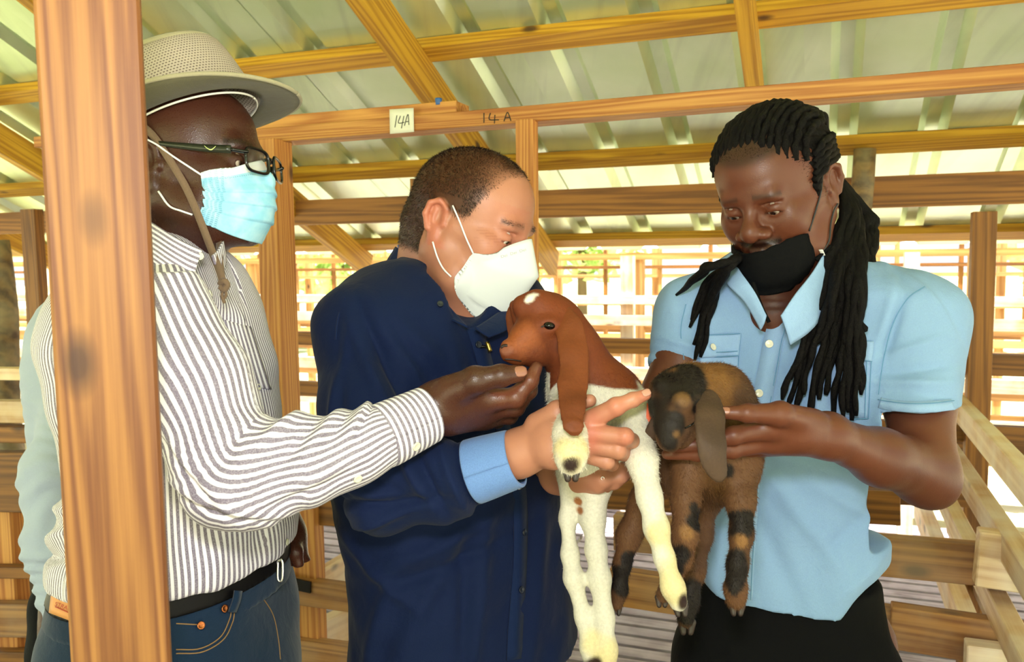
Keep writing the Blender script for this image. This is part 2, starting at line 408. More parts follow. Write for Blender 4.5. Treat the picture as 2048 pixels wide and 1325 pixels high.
# ---- slatted floor
FLO = empty('floor', (0, 0, 0), 'slatted floor of weathered boards with gaps', None, None, 'structure')
ps = 0.10; n = 0
for i in range(78):
    v = -1.6 + ps * i
    if v > 5.4: break
    for (ua, ub) in ((-5.2, -1.3), (-1.28, 1.7), (1.72, 5.0)):
        board('floor_slat', B(ua, v, -0.0125), B(ub, v, -0.0125), 0.075, 0.025, W_SLAT, FLO)
for i in range(9):
    u = -5.1 + i * 1.25
    board('floor_joist', B(u, -1.7, -0.075), B(u, 5.45, -0.075), 0.05, 0.1, W_BROWN, FLO)

# ---- ground outside
k = NT('grass_ground'); tc = k.n('TexCoord'); n1 = k.n('TexNoise', Scale=0.6, Detail=6.0); k.l(tc.outputs['Object'], n1.inputs['Vector'])
n2 = k.n('TexNoise', Scale=9.0, Detail=5.0); k.l(tc.outputs['Object'], n2.inputs['Vector'])
c = k.ramp(n1.outputs['Fac'], [(0.35, lin('#a7a97e')), (0.6, lin('#bdb898')), (0.75, lin('#cbc4b0'))])
c = k.mix(k.math('MULTIPLY', n2.outputs['Fac'], 0.3), c, lin('#8a9648')); k.base(c); k.p(Roughness=0.95); M_GRASS = k.m
gv = [(-60, -40, -0.6), (60, -40, -0.6), (60, 90, -0.6), (-60, 90, -0.6)]
N = 24; V = []; F = []
for j in range(N + 1):
    for i in range(N + 1):
        x, y = -60 + 120 * i / N, -40 + 130 * j / N
        V.append((x, y, -0.55 + (0.06 * rnd.uniform(-1, 1) if y > 9 or y < -4 else 0)))
for j in range(N):
    for i in range(N): a = j * (N + 1) + i; F.append((a, a + 1, a + N + 2, a + N + 1))
put('ground', mesh('ground', V, F), M_GRASS)['kind'] = 'structure'

# ---- second row of pens under its own roof, further off
BN = empty('far_barn', B(0, 6.6, -0.55), 'sunlit neighbouring pen barn with white roof edge seen beyond the stalls', 'barn')
k = NT('white_roof'); k.base(lin('#eef0ee')); k.p(Roughness=0.4, Metallic=0.1); M_WROOF = k.m
vF = 6.4
zE = on_v(1300, 497, vF)[2]
def far_roof(v0, z0, v1, z1, ua, ub):
    V = []; prof = []; u = ua
    while u < ub:
        prof += [(u, 0), (u + 0.2, 0), (u + 0.23, 0.03), (u + 0.27, 0.03)]; u += 0.305
    n = len(prof)
    for t in (0.0, 0.004):
        for (v, z) in ((v0, z0), (v1, z1)):
            for (u, h) in prof: V.append(B(u, v, z + h + t))
    F = []
    for i in range(n - 1):
        F.append((i, i + 1, n + i + 1, n + i)); F.append((2 * n + i, 3 * n + i, 3 * n + i + 1, 2 * n + i + 1)); F.append((i, 2 * n + i, 2 * n + i + 1, i + 1))
    return mesh('roof_sheet', V, F)
put('roof_sheet', far_roof(vF, zE, vF + 0.75, zE + 0.20, -12, 11), M_WROOF, BN, smooth=False)
board('eave_board', B(-12, vF + 0.1, zE - 0.06), B(11, vF + 0.1, zE - 0.06), 0.03, 0.05, W_FAR, BN)
for i in range(19):
    u = -11 + i * 1.2
    board('fence_post', B(u, vF + 0.25, -0.55), B(u, vF + 0.25, zE - 0.03), 0.13, 0.1, W_FAR, BN, up=BV)
for i in range(46):
    u = -11 + i * 0.48 + rnd.uniform(-0.05, 0.05)
    board('upright_bar', B(u, vF + 1.3, 0.9), B(u, vF + 1.3, zE + 0.2), 0.035, 0.035, W_BROWN if i % 2 else W_FAR, BN, up=BV)
for (z, h, m, dv) in ((0.35, 0.09, W_FAR, 0.3), (0.62, 0.09, W_FAR, 0.3), (0.86, 0.10, W_FAR, 0.3), (1.08, 0.1, W_FAR, 0.3), (1.22, 0.035, W_BROWN, 1.28), (1.52, 0.03, W_BROWN, 1.28),
                      (0.98, 0.16, W_BROWN, 1.5), (0.5, 0.16, W_BROWN, 1.5), (0.75, 0.08, W_FAR, 1.5), (0.2, 0.14, W_FAR, 1.5), (1.1, 0.08, W_FAR, 3.2), (0.7, 0.08, W_FAR, 3.2), (0.3, 0.08, W_FAR, 3.2), (1.4, 0.04, W_FAR, 3.2)):
    board('rail', B(-12, vF + dv, z), B(11, vF + dv, z), 0.04, h, m, BN)
for i in range(20):
    u = -11 + i * 1.15
    board('fence_post', B(u, vF + 3.25, -0.55), B(u, vF + 3.25, 1.9), 0.08, 0.08, W_FAR, BN, up=BV)
# near rail line just outside the first barn (white sunlit rails)
NB = empty('outer_fence', B(0, 5.3, -0.55), 'sunlit pale outer rail fence just beyond the roof edge', 'fence')
vN = 5.0
for py, hp in ((745, 24), (640, 20), (600, 16), (820, 30)):
    a = on_v(1200, py, vN); h = on_v(1200, py - hp / 2, vN)[2] - on_v(1200, py + hp / 2, vN)[2]
    board('rail', B(-7, vN, a[2]), B(6, vN, a[2]), 0.05, h, W_PALE, NB)
for i in range(8):
    u = on_v(1252, 600, vN)[0] - 1.55 * 3 + 1.55 * i
    board('fence_post', B(u, vN + 0.05, -0.55), B(u, vN + 0.05, on_v(1250, 512, vN)[2]), 0.075, 0.075, W_PALE, NB, up=BV)
# trees beyond
k = NT('leaf_green'); tc = k.n('TexCoord'); n1 = k.n('TexNoise', Scale=5.0); k.l(tc.outputs['Object'], n1.inputs['Vector'])
k.base(k.ramp(n1.outputs['Fac'], [(0.3, lin('#a8c86a')), (0.7, lin('#e0ecb0'))])); k.p(Roughness=0.6); M_LEAF = k.m
M_TRUNK = simple('trunk_bark', '#6b5640', 0.9)
def tree(u, v, h, r, seed):
    R = np.random.default_rng(seed); c = B(u, v, -0.55)
    t = empty('broadleaf_tree', c, 'bright green broadleaf tree in the haze beyond the far pens', 'tree', 'trees beyond the far pens')
    n = 1500; d = R.normal(size=(n, 3)); d /= np.linalg.norm(d, axis=1)[:, None]; q = d * (R.random((n, 1)) ** 0.4) * [r, r, r * 0.8] + c + [0, 0, h]
    a = R.normal(size=(n, 3)) * 0.16; b = R.normal(size=(n, 3)) * 0.10
    V = np.stack([q - a, q + b, q + a, q - b], 1).reshape(-1, 3); F = np.arange(4 * n).reshape(-1, 4)
    put('foliage', mesh_np('foliage', V, F), M_LEAF, t, smooth=False)['kind'] = 'stuff'
    V = []; F = []
    for i in range(5):
        for j in range(8): V.append(c + [0.16 * (1 - i * 0.12) * cos(j * pi / 4), 0.16 * (1 - i * 0.12) * sin(j * pi / 4), h * i / 4])
    for i in range(4):
        for j in range(8): F.append((i * 8 + j, i * 8 + (j + 1) % 8, i * 8 + 8 + (j + 1) % 8, i * 8 + 8 + j))
    put('trunk', mesh('trunk', V, F), M_TRUNK, t)
for i in range(7): tree(-17 + 5.6 * i + rnd.uniform(-.3, .3), 18 + rnd.uniform(0, 4), 3.2 + rnd.uniform(-.5, .8), 2.3, 50 + i)

# ---- foreground post
fp = board('timber_post', P(181, 0, 0.80) * [1, 1, 0] + [0, 0, 2.55], P(181, 0, 0.80) * [1, 1, 0] + [0, 0, 0], 0.0865, 0.085, W_POST, None, up=(-0.40, 1, 0), bev=0.003)
tag(fp, 'large square orange pine post in the left foreground', 'post')
# ------------------------------------------------------------------ implicit modelling in numpy
def rot_basis(F, U):
    F = unit(F); U = unit(np.asarray(U) - (np.asarray(U) @ F) * F); return F, np.cross(U, F), U     # forward, left, up
def cone(a, b, ra, rb=None):
    a, b = np.asarray(a, float), np.asarray(b, float); rb = ra if rb is None else rb; r = max(ra, rb)
    ba = b - a; l2 = ba @ ba + 1e-12
    def f(X, Y, Z):
        px, py, pz = X - a[0], Y - a[1], Z - a[2]
        h = np.clip((px * ba[0] + py * ba[1] + pz * ba[2]) / l2, 0, 1)
        return np.sqrt((px - h * ba[0]) ** 2 + (py - h * ba[1]) ** 2 + (pz - h * ba[2]) ** 2) - (ra + (rb - ra) * h)
    return f, np.minimum(a, b) - r, np.maximum(a, b) + r
def fcone(a, b, ra, rb, axis, flat):
    """cone squashed along `axis` by `flat` (<1 thinner)"""
    a, b, n = np.asarray(a, float), np.asarray(b, float), unit(axis); k = 1 / flat - 1
    ba = b - a; ba2 = ba + (ba @ n) * k * n; l2 = ba2 @ ba2 + 1e-12; r = max(ra, rb)
    def f(X, Y, Z):
        px, py, pz = X - a[0], Y - a[1], Z - a[2]; d = (px * n[0] + py * n[1] + pz * n[2]) * k
        px, py, pz = px + d * n[0], py + d * n[1], pz + d * n[2]
        h = np.clip((px * ba2[0] + py * ba2[1] + pz * ba2[2]) / l2, 0, 1)
        q = np.sqrt((px - h * ba2[0]) ** 2 + (py - h * ba2[1]) ** 2 + (pz - h * ba2[2]) ** 2); R = ra + (rb - ra) * h
        g = np.sqrt(np.maximum((q * q) + 1e-12, 0)); 
        return (g - R) * (0.5 + 0.5 * flat)
    return f, np.minimum(a, b) - r, np.maximum(a, b) + r
def ell(c, r, F=(1, 0, 0), U=(0, 0, 1)):
    c = np.asarray(c, float); f_, l_, u_ = rot_basis(F, U); R = max(r)
    def f(X, Y, Z):
        px, py, pz = X - c[0], Y - c[1], Z - c[2]
        a = (px * f_[0] + py * f_[1] + pz * f_[2]); b = (px * l_[0] + py * l_[1] + pz * l_[2]); d = (px * u_[0] + py * u_[1] + pz * u_[2])
        k0 = np.sqrt((a / r[0]) ** 2 + (b / r[1]) ** 2 + (d / r[2]) ** 2)
        k1 = np.sqrt((a / r[0] ** 2) ** 2 + (b / r[1] ** 2) ** 2 + (d / r[2] ** 2) ** 2) + 1e-9
        return k0 * (k0 - 1) / k1
    return f, c - R, c + R
def stack(rows, phi, expo=2.2):
    """rows: (z, cx, cy, a, b); elliptical sections with the a axis turned by phi about z"""
    rows = np.array(sorted(rows)); z = rows[:, 0]; T = np.linspace(z[0], z[-1], 80)
    def cr(y):
        m = np.gradient(y, z); i = np.clip(np.searchsorted(z, T, 'right') - 1, 0, len(z) - 2); h = z[i + 1] - z[i]; t = (T - z[i]) / h
        return (2 * t ** 3 - 3 * t ** 2 + 1) * y[i] + (t ** 3 - 2 * t ** 2 + t) * h * m[i] + (-2 * t ** 3 + 3 * t ** 2) * y[i + 1] + (t ** 3 - t ** 2) * h * m[i + 1]
    c1, c2, A, Bb = (cr(rows[:, i]) for i in (1, 2, 3, 4)); A = np.maximum(A, .01); Bb = np.maximum(Bb, .01)
    cs, sn = cos(phi), sin(phi)
    def f(X, Y, Z):
        zz = np.clip(Z, z[0], z[-1]); x0, y0, a, b = (np.interp(zz, T, q) for q in (c1, c2, A, Bb))
        dx, dy = X - x0, Y - y0; p = (dx * cs + dy * sn) / a; q = (-dx * sn + dy * cs) / b
        k = (np.abs(p) ** expo + np.abs(q) ** expo) ** (1 / expo)
        g = (k - 1) * np.minimum(a, b) * (0.55 + 0.45 * np.minimum(a, b) / np.maximum(a, b))
        return np.maximum(g, np.maximum(Z - z[-1], z[0] - Z))
    R = max(A.max(), Bb.max()) * 1.05
    return f, np.array([c1.min() - R, c2.min() - R, z[0]]), np.array([c1.max() + R, c2.max() + R, z[-1]])
def half(p, n):
    """half space on the side n points away from is kept: returns positive where (x-p).n > 0"""
    p = np.asarray(p, float); n = unit(n)
    return (lambda X, Y, Z: (X - p[0]) * n[0] + (Y - p[1]) * n[1] + (Z - p[2]) * n[2]), None, None
class Field:
    def __init__(s, lo, hi, h):
        s.h = h; s.lo = np.asarray(lo, float); n = np.ceil((np.asarray(hi) - s.lo) / h).astype(int) + 1
        s.n = n; s.f = np.full(n, 0.1, np.float32)
        s.ax = [s.lo[i] + h * np.arange(n[i]) for i in range(3)]
    def _sl(s, lo, hi, m):
        if lo is None: return [slice(0, int(q)) for q in s.n]
        a = np.clip(np.floor((lo - m - s.lo) / s.h).astype(int), 0, s.n); b = np.clip(np.ceil((hi + m - s.lo) / s.h).astype(int) + 1, 0, s.n)
        return [slice(int(a[i]), int(b[i])) for i in range(3)]
    def _ev(s, prim, m):
        f, lo, hi = prim; sl = s._sl(lo, hi, m)
        if any(q.stop <= q.start for q in sl): return None, None
        X = s.ax[0][sl[0]][:, None, None].astype(np.float32); Y = s.ax[1][sl[1]][None, :, None].astype(np.float32); Z = s.ax[2][sl[2]][None, None, :].astype(np.float32)
        return tuple(sl), f(X, Y, Z).astype(np.float32)
    def add(s, prim, k=0.01):
        sl, d = s._ev(prim, k + 3 * s.h)
        if sl is None: return s
        c = s.f[sl]; h = np.maximum(k - np.abs(c - d), 0) / max(k, 1e-6); s.f[sl] = np.minimum(c, d) - h * h * k * 0.25
        return s
    def sub(s, prim, k=0.005):
        sl, d = s._ev(prim, k + 3 * s.h)
        if sl is None: return s
        d = -d; c = s.f[sl]; h = np.maximum(k - np.abs(c - d), 0) / max(k, 1e-6); s.f[sl] = np.maximum(c, d) + h * h * k * 0.25
        return s
    def cut(s, p, n, k=0.002):
        """keep the side opposite to n"""
        sl, d = s._ev(half(p, n), 0); c = s.f; h = np.maximum(k - np.abs(c - d), 0) / k; s.f = np.maximum(c, d) + h * h * k * 0.25
        return s
    def chain(s, pts, k=0.01):
        for (a, ra), (b, rb) in zip(pts[:-1], pts[1:]): s.add(cone(a, b, ra, rb), k)
        return s
    def mesh(s, smooth=1):
        f = s.f; f[0] = f[-1] = 0.1; f[:, 0] = f[:, -1] = 0.1; f[:, :, 0] = f[:, :, -1] = 0.1
        sg = (f < 0)
        c = sg[:-1, :-1, :-1].astype(np.int8)
        cnt = np.zeros_like(c)
        for dx in (0, 1):
            for dy in (0, 1):
                for dz in (0, 1): cnt += sg[dx:f.shape[0] - 1 + dx, dy:f.shape[1] - 1 + dy, dz:f.shape[2] - 1 + dz]
        act = (cnt > 0) & (cnt < 8); ijk = np.argwhere(act); idx = np.full(act.shape, -1, np.int32); idx[act] = np.arange(len(ijk))
        off = np.array([(a, b, d) for a in (0, 1) for b in (0, 1) for d in (0, 1)])
        cv = np.stack([f[ijk[:, 0] + o[0], ijk[:, 1] + o[1], ijk[:, 2] + o[2]] for o in off], 1)
        acc = np.zeros((len(ijk), 3)); num = np.zeros(len(ijk))
        for a in range(8):
            for b in range(a + 1, 8):
                if np.abs(off[a] - off[b]).sum() != 1: continue
                m = (cv[:, a] < 0) != (cv[:, b] < 0); t = cv[m, a] / (cv[m, a] - cv[m, b])
                acc[m] += off[a] + t[:, None] * (off[b] - off[a]); num[m] += 1
        V = (ijk + acc / num[:, None]) * s.h + s.lo
        Fs = []
        for ax in range(3):
            o = [0, 0, 0]; o[ax] = 1; n = f.shape
            a = sg[tuple(slice(0, n[i] - o[i]) for i in range(3))]; b = sg[tuple(slice(o[i], n[i]) for i in range(3))]
            e = np.argwhere(a != b); j, k = [(1, 2), (2, 0), (0, 1)][ax]
            e = e[(e[:, j] > 0) & (e[:, k] > 0) & (e[:, j] < n[j] - 1) & (e[:, k] < n[k] - 1)]
            def g(dj, dk):
                q = e.copy(); q[:, j] += dj; q[:, k] += dk; return idx[q[:, 0], q[:, 1], q[:, 2]]
            quad = np.stack([g(-1, -1), g(0, -1), g(0, 0), g(-1, 0)], 1)
            flip = ~sg[e[:, 0], e[:, 1], e[:, 2]]; quad[flip] = quad[flip][:, ::-1]
            Fs.append(quad)
        Fc = np.concatenate(Fs); Fc = Fc[(Fc >= 0).all(1)]
        for _ in range(smooth): V = laplace(V, Fc, 0.5)
        return V, Fc
def laplace(V, F, w=0.5):
    acc = np.zeros_like(V); n = np.zeros(len(V)); k = F.shape[1]
    for i in range(k):
        a, b = F[:, i], F[:, (i + 1) % k]
        for q in range(3): acc[:, q] += np.bincount(a, V[b, q], len(V)) + np.bincount(b, V[a, q], len(V))
        n += np.bincount(a, minlength=len(V)) + np.bincount(b, minlength=len(V))
    return V * (1 - w) + w * acc / np.maximum(n, 1)[:, None]
def vnormals(V, F):
    a = V[F[:, 2]] - V[F[:, 0]]; b = V[F[:, -1]] - V[F[:, 1]]; fn = np.cross(a, b)
    N = np.zeros_like(V)
    for i in range(F.shape[1]):
        for q in range(3): N[:, q] += np.bincount(F[:, i], fn[:, q], len(V))
    return N / (np.linalg.norm(N, axis=1)[:, None] + 1e-12)
def snoise(p, freq, seed, n=10, aniso=(1, 1, 1)):
    R = np.random.default_rng(seed); out = np.zeros(len(p)); q = p * np.array(aniso)
    for i in range(n):
        k = R.normal(size=3); k *= freq * R.uniform(0.6, 1.5) / np.linalg.norm(k); ph = R.uniform(0, 6.28)
        out += np.sin(q @ k * 6.283 + ph)
    return out / math.sqrt(n)
def sstep(a, b, x):
    t = np.clip((x - a) / (b - a), 0, 1); return t * t * (3 - 2 * t)
def joinVF(parts):
    Vs, Fs, o = [], [], 0
    for V, F in parts: Vs.append(V); Fs.append(F + o); o += len(V)
    return np.concatenate(Vs), np.concatenate(Fs)
from mathutils.bvhtree import BVHTree
def bvh_of(V, F): return BVHTree.FromPolygons([tuple(v) for v in V.tolist()], [tuple(f) for f in F.tolist()])
def hit(bv, px, py, off=0.0):
    """point of a surface met by the line of sight through a pixel of the photograph (used to seat buttons, seams and straps on cloth)"""
    h = bv.ray_cast(Vector([float(x) for x in CAM]), Vector([float(x) for x in unit(ray(px, py))]))
    if h[0] is None: return None, None
    n = np.array(h[1]); 
    if n @ ray(px, py) > 0: n = -n
    return np.array(h[0]) + n * off, n
def push_out(V, bv, off):
    V = V.copy()
    for i, v in enumerate(V):
        q, n, _, d = bv.find_nearest(Vector(v.tolist()))
        if q is None: continue
        q = np.array(q); n = np.array(n); s_ = (v - q) @ n
        if s_ < off and d < 0.03: V[i] = q + n * off + ((v - q) - s_ * n)
    return V
def on_side(h, bv, x, z, side, off=0.0018):
    """point of the head's side surface at local x, z"""
    o = h.p(x, side * 0.16, z); r = bv.ray_cast(Vector(o.tolist()), Vector((-side * h.L).tolist()))
    if r[0] is None: return h.p(x, side * .08, z)
    return np.array(r[0]) + h.L * side * off
def crom(pts, n):
    pts = np.asarray(pts, float)
    if len(pts) == 2: t = np.linspace(0, 1, n)[:, None]; return pts[0] * (1 - t) + pts[1] * t
    q = np.vstack([2 * pts[0] - pts[1], pts, 2 * pts[-1] - pts[-2]]); u = np.linspace(0, len(pts) - 1, n); i = np.minimum(u.astype(int), len(pts) - 2); t = (u - i)[:, None]
    a, b, c, d = q[i], q[i + 1], q[i + 2], q[i + 3]
    return 0.5 * (2 * b + (c - a) * t + (2 * a - 5 * b + 4 * c - d) * t ** 2 + (3 * b - a - 3 * c + d) * t ** 3)
def sheet(rows, nu, nv, thick, bulge=None, linear=False):
    """cloth patch through a grid of 3D points; returns V, F of a closed thin solid, plus uv"""
    rows = [crom(r, nu) for r in rows]; G = np.stack(rows, 0)
    if linear:
        tt = np.linspace(0, len(rows) - 1, nv); ii = np.minimum(tt.astype(int), len(rows) - 2); ff = (tt - ii)[:, None, None]; G = G[ii] * (1 - ff) + G[ii + 1] * ff
    else: G = np.stack([crom(G[:, i], nv) for i in range(nu)], 1)                 # nv x nu x 3
    if bulge is not None: G = G + bulge(G)
    du = np.gradient(G, axis=1); dv = np.gradient(G, axis=0); N = np.cross(du, dv); N /= np.linalg.norm(N, axis=2)[..., None] + 1e-12
    c = G.reshape(-1, 3).mean(0)
    if (N.reshape(-1, 3).mean(0) @ (CAM - c)) < 0: N = -N
    A = (G + N * thick / 2).reshape(-1, 3); Bq = (G - N * thick / 2).reshape(-1, 3); V = np.vstack([A, Bq]); m = nu * nv
    I = np.arange(m).reshape(nv, nu); F = []
    q = np.stack([I[:-1, :-1], I[:-1, 1:], I[1:, 1:], I[1:, :-1]], -1).reshape(-1, 4); F.append(q); F.append(q[:, ::-1] + m)
    for e in (I[0], I[-1][::-1], I[:, 0][::-1], I[:, -1]):
        F.append(np.stack([e[:-1], e[:-1] + m, e[1:] + m, e[1:]], 1))
    uu, vv = np.meshgrid(np.linspace(0, 1, nu), np.linspace(0, 1, nv)); uv = np.stack([uu.ravel(), vv.ravel()], 1)
    return V, np.concatenate(F), np.vstack([uv, uv])
def tube(pts, rad, n=8, seg=None, flat=None):
    """tube through points; rad scalar or list; returns V,F(quads)"""
    pts = np.asarray(pts, float); m = seg or max(2, (len(pts) - 1) * 5 + 1)
    C = crom(pts, m); rad = np.interp(np.linspace(0, 1, m), np.linspace(0, 1, len(np.atleast_1d(rad))), np.atleast_1d(rad)) if np.ndim(rad) else np.full(m, rad)
    T = np.gradient(C, axis=0); T /= np.linalg.norm(T, axis=1)[:, None] + 1e-12
    up = np.array([0, 0, 1.0]) if abs(T[0][2]) < 0.9 else np.array([0, 1.0, 0]); V = []
    x = unit(np.cross(T[0], up))
    for i in range(m):
        x = unit(x - (x @ T[i]) * T[i]); y = np.cross(T[i], x)
        for j in range(n):
            a = 2 * pi * j / n; V.append(C[i] + rad[i] * (cos(a) * x + sin(a) * y * (flat or 1)))
    V.append(C[0]); V.append(C[-1]); V = np.array(V); F = []
    for i in range(m - 1):
        for j in range(n): a, b = i * n + j, i * n + (j + 1) % n; F.append((a, b, b + n, a + n))
    for j in range(0, n, 2):
        F.append((j, m * n, (j + 2) % n, (j + 1) % n)); k0 = (m - 1) * n; F.append((k0 + j, k0 + (j + 1) % n, k0 + (j + 2) % n, m * n + 1))
    return V, np.array(F)
def ribbon(pts, wid, nrm, thick, seg=24):
    """flat strap along points; nrm: list of face normals"""
    C = crom(pts, seg); T = np.gradient(C, axis=0); T /= np.linalg.norm(T, axis=1)[:, None]; Nn = crom(nrm, seg) if np.ndim(nrm) == 2 else np.tile(nrm, (seg, 1))
    S = np.cross(T, Nn); S /= np.linalg.norm(S, axis=1)[:, None]; Nn = np.cross(S, T)
    wid = np.interp(np.linspace(0, 1, seg), np.linspace(0, 1, len(np.atleast_1d(wid))), np.atleast_1d(wid))[:, None] if np.ndim(wid) else wid
    V = np.concatenate([C + S * wid / 2 + Nn * thick / 2, C - S * wid / 2 + Nn * thick / 2, C - S * wid / 2 - Nn * thick / 2, C + S * wid / 2 - Nn * thick / 2]); F = []
    for i in range(seg - 1):
        for j in range(4): a, b = j * seg + i, ((j + 1) % 4) * seg + i; F.append((a, b, b + 1, a + 1))
    F += [(0, 3 * seg, 2 * seg, seg), (seg - 1, 2 * seg - 1, 3 * seg - 1, 4 * seg - 1)]
    return V, np.array(F)
def disc(c, n, r, t, seg=14, holes=True):
    n = unit(n); x = unit(np.cross(n, [0.3, 0.1, 1])); y = np.cross(n, x); V = []; F = []
    prof = [(0.0, 0.0), (r, 0.0), (r, t * 0.8), (r * 0.86, t), (r * 0.62, t * 0.62), (0.0, t * 0.62)]
    for (q, h) in prof:
        for j in range(seg): a = 2 * pi * j / seg; V.append(c + n * h + q * (cos(a) * x + sin(a) * y))
    for i in range(len(prof) - 1):
        for j in range(seg): a, b = i * seg + j, i * seg + (j + 1) % seg; F.append((a, b, b + seg, a + seg))
    V = np.array(V); F = np.array(F)
    if holes:
        for k in range(4):
            a = pi / 4 + k * pi / 2; q = c + n * t * 0.66 + 0.3 * r * (cos(a) * x + sin(a) * y)
            # recessed dark thread hole is left to the button's darker bar below
    return V, F
def mk(name, VF, mat, parent=None, **kw):
    return put(name, mesh_np(name, VF[0], VF[1]), mat, parent, **kw)
R_, U_, F_ = _r, _u, _f                  # picture-right, picture-up and depth directions, for posing
def view_dir(yaw, pitch=0):
    """yaw 0 faces the photographer, +90 faces picture right; pitch>0 looks down"""
    y, p = radians(yaw), radians(pitch); return sin(y) * cos(p) * R_ - cos(y) * cos(p) * F_ - sin(p) * U_
def pxm(px, d): return px * d / FPX

# ------------------------------------------------------------------ blades (short fur or hair) scattered on a mesh
def blades(V, F, N, count, length, width, direction, seed, keep=None, colf=None, lift=0.35):
    R = np.random.default_rng(seed)
    a, b, c, d = (V[F[:, i]] for i in range(4)); ar = np.linalg.norm(np.cross(c - a, d - b), axis=1)
    fi = R.choice(len(F), count, p=ar / ar.sum()); u = R.random((count, 1)); v = R.random((count, 1))
    p = (a[fi] * (1 - u) + b[fi] * u) * (1 - v) + (d[fi] * (1 - u) + c[fi] * u) * v
    n = N[F[fi, 0]]
    if keep is not None: m = keep(p, n, R); p, n = p[m], n[m]
    D = direction(p) if callable(direction) else np.tile(direction, (len(p), 1))
    D = D - (D * n).sum(1)[:, None] * n; D /= np.linalg.norm(D, axis=1)[:, None] + 1e-9
    D = D + 0.35 * R.normal(size=D.shape); g = D + lift * n; g /= np.linalg.norm(g, axis=1)[:, None]
    L = length(p) if callable(length) else length
    L = (L * R.uniform(0.6, 1.25, len(p)))[:, None]; s = np.cross(g, n + 0.3 * R.normal(size=n.shape)); s /= np.linalg.norm(s, axis=1)[:, None] + 1e-9
    base = p - n * 0.001; V2 = np.stack([base - s * width / 2, base + s * width / 2, base + g * L], 1).reshape(-1, 3)
    C = None
    if colf is not None:
        c0 = colf(p) * R.uniform(0.8, 1.2, (len(p), 1)); C = np.repeat(c0, 3, 0)
    return V2, np.arange(len(V2)).reshape(-1, 3), C
# ------------------------------------------------------------------ skin and cloth materials
def skin(name, col, dark, red, rough=0.42, sss=0.08, sweat=0.0):
    k = NT(name); tc = k.n('TexCoord')
    n1 = k.n('TexNoise', Scale=9.0, Detail=4.0); k.l(tc.outputs['Object'], n1.inputs['Vector'])
    n2 = k.n('TexNoise', Scale=900.0, Detail=2.0); k.l(tc.outputs['Object'], n2.inputs['Vector'])
    n3 = k.n('TexNoise', Scale=140.0, Detail=3.0); k.l(tc.outputs['Object'], n3.inputs['Vector'])
    c = k.mix(k.ramp(n1.outputs['Fac'], [(0.35, (0, 0, 0)), (0.7, (0.6, 0.6, 0.6))]), lin(col), lin(dark))
    at = k.n('Attribute', _attribute_name='tint'); c = k.mix(1.0, c, at.outputs['Color'], 'MULTIPLY')
    k.base(c); k.p(Roughness=rough); k.set(k.b, 'Subsurface Weight', sss); k.b.inputs['Subsurface Radius'].default_value = (0.008, 0.004, 0.002)
    k.set(k.b, 'Subsurface Scale', 1.0); k.set(k.b, 'Specular IOR Level', 0.38)
    if sweat > 0:
        v = k.n('TexVoronoi', Scale=420.0); k.l(tc.outputs['Object'], v.inputs['Vector'])
        dr = k.ramp(v.outputs['Distance'], [(0.12, (1, 1, 1)), (0.45, (0, 0, 0))])
        k.p(Roughness=k.math('SUBTRACT', rough, k.math('MULTIPLY', dr, sweat * 0.3)))
        h = k.math('ADD', k.math('MULTIPLY', n3.outputs['Fac'], 0.7), k.math('MULTIPLY', dr, sweat)); k.bump(h, 0.22, 0.0007)
    else:
        h = k.math('ADD', k.math('MULTIPLY', n3.outputs['Fac'], 0.8), k.math('MULTIPLY', n2.outputs['Fac'], 0.3)); k.bump(h, 0.35, 0.0008)
    return k.m
SK_L = skin('deep_brown_skin', '#47261a', '#331a11', 1, 0.40, 0.03, 0.7)
SK_M = skin('light_ruddy_skin', '#b27a62', '#96604a', 1, 0.46, 0.05, 0.3)
SK_R = skin('brown_skin', '#5f3220', '#482416', 1, 0.46, 0.05, 0.3)
def cloth(name, col, col2=None, rough=0.8, weave=1.0, sheen=0.15, var=0.25):
    k = NT(name); tc = k.n('TexCoord')
    n1 = k.n('TexNoise', Scale=5.0, Detail=3.0); k.l(tc.outputs['Object'], n1.inputs['Vector'])
    n2 = k.n('TexNoise', Scale=700.0, Detail=1.0); k.l(tc.outputs['Object'], n2.inputs['Vector'])
    n3 = k.n('TexNoise', Scale=28.0, Detail=3.0, Distortion=0.6); k.l(tc.outputs['Object'], n3.inputs['Vector'])
    c = k.mix(k.math('MULTIPLY', n1.outputs['Fac'], var), lin(col), lin(col2 or col)); c = k.mix(k.math('MULTIPLY', n2.outputs['Fac'], 0.15 * weave), c, (0, 0, 0), 'MIX')
    k.base(c); k.p(Roughness=rough); k.set(k.b, 'Sheen Weight', sheen); k.set(k.b, 'Specular IOR Level', 0.15)
    k.bump(k.math('ADD', k.math('MULTIPLY', n2.outputs['Fac'], 0.12), n3.outputs['Fac']), 0.6, 0.0035)
    return k.m
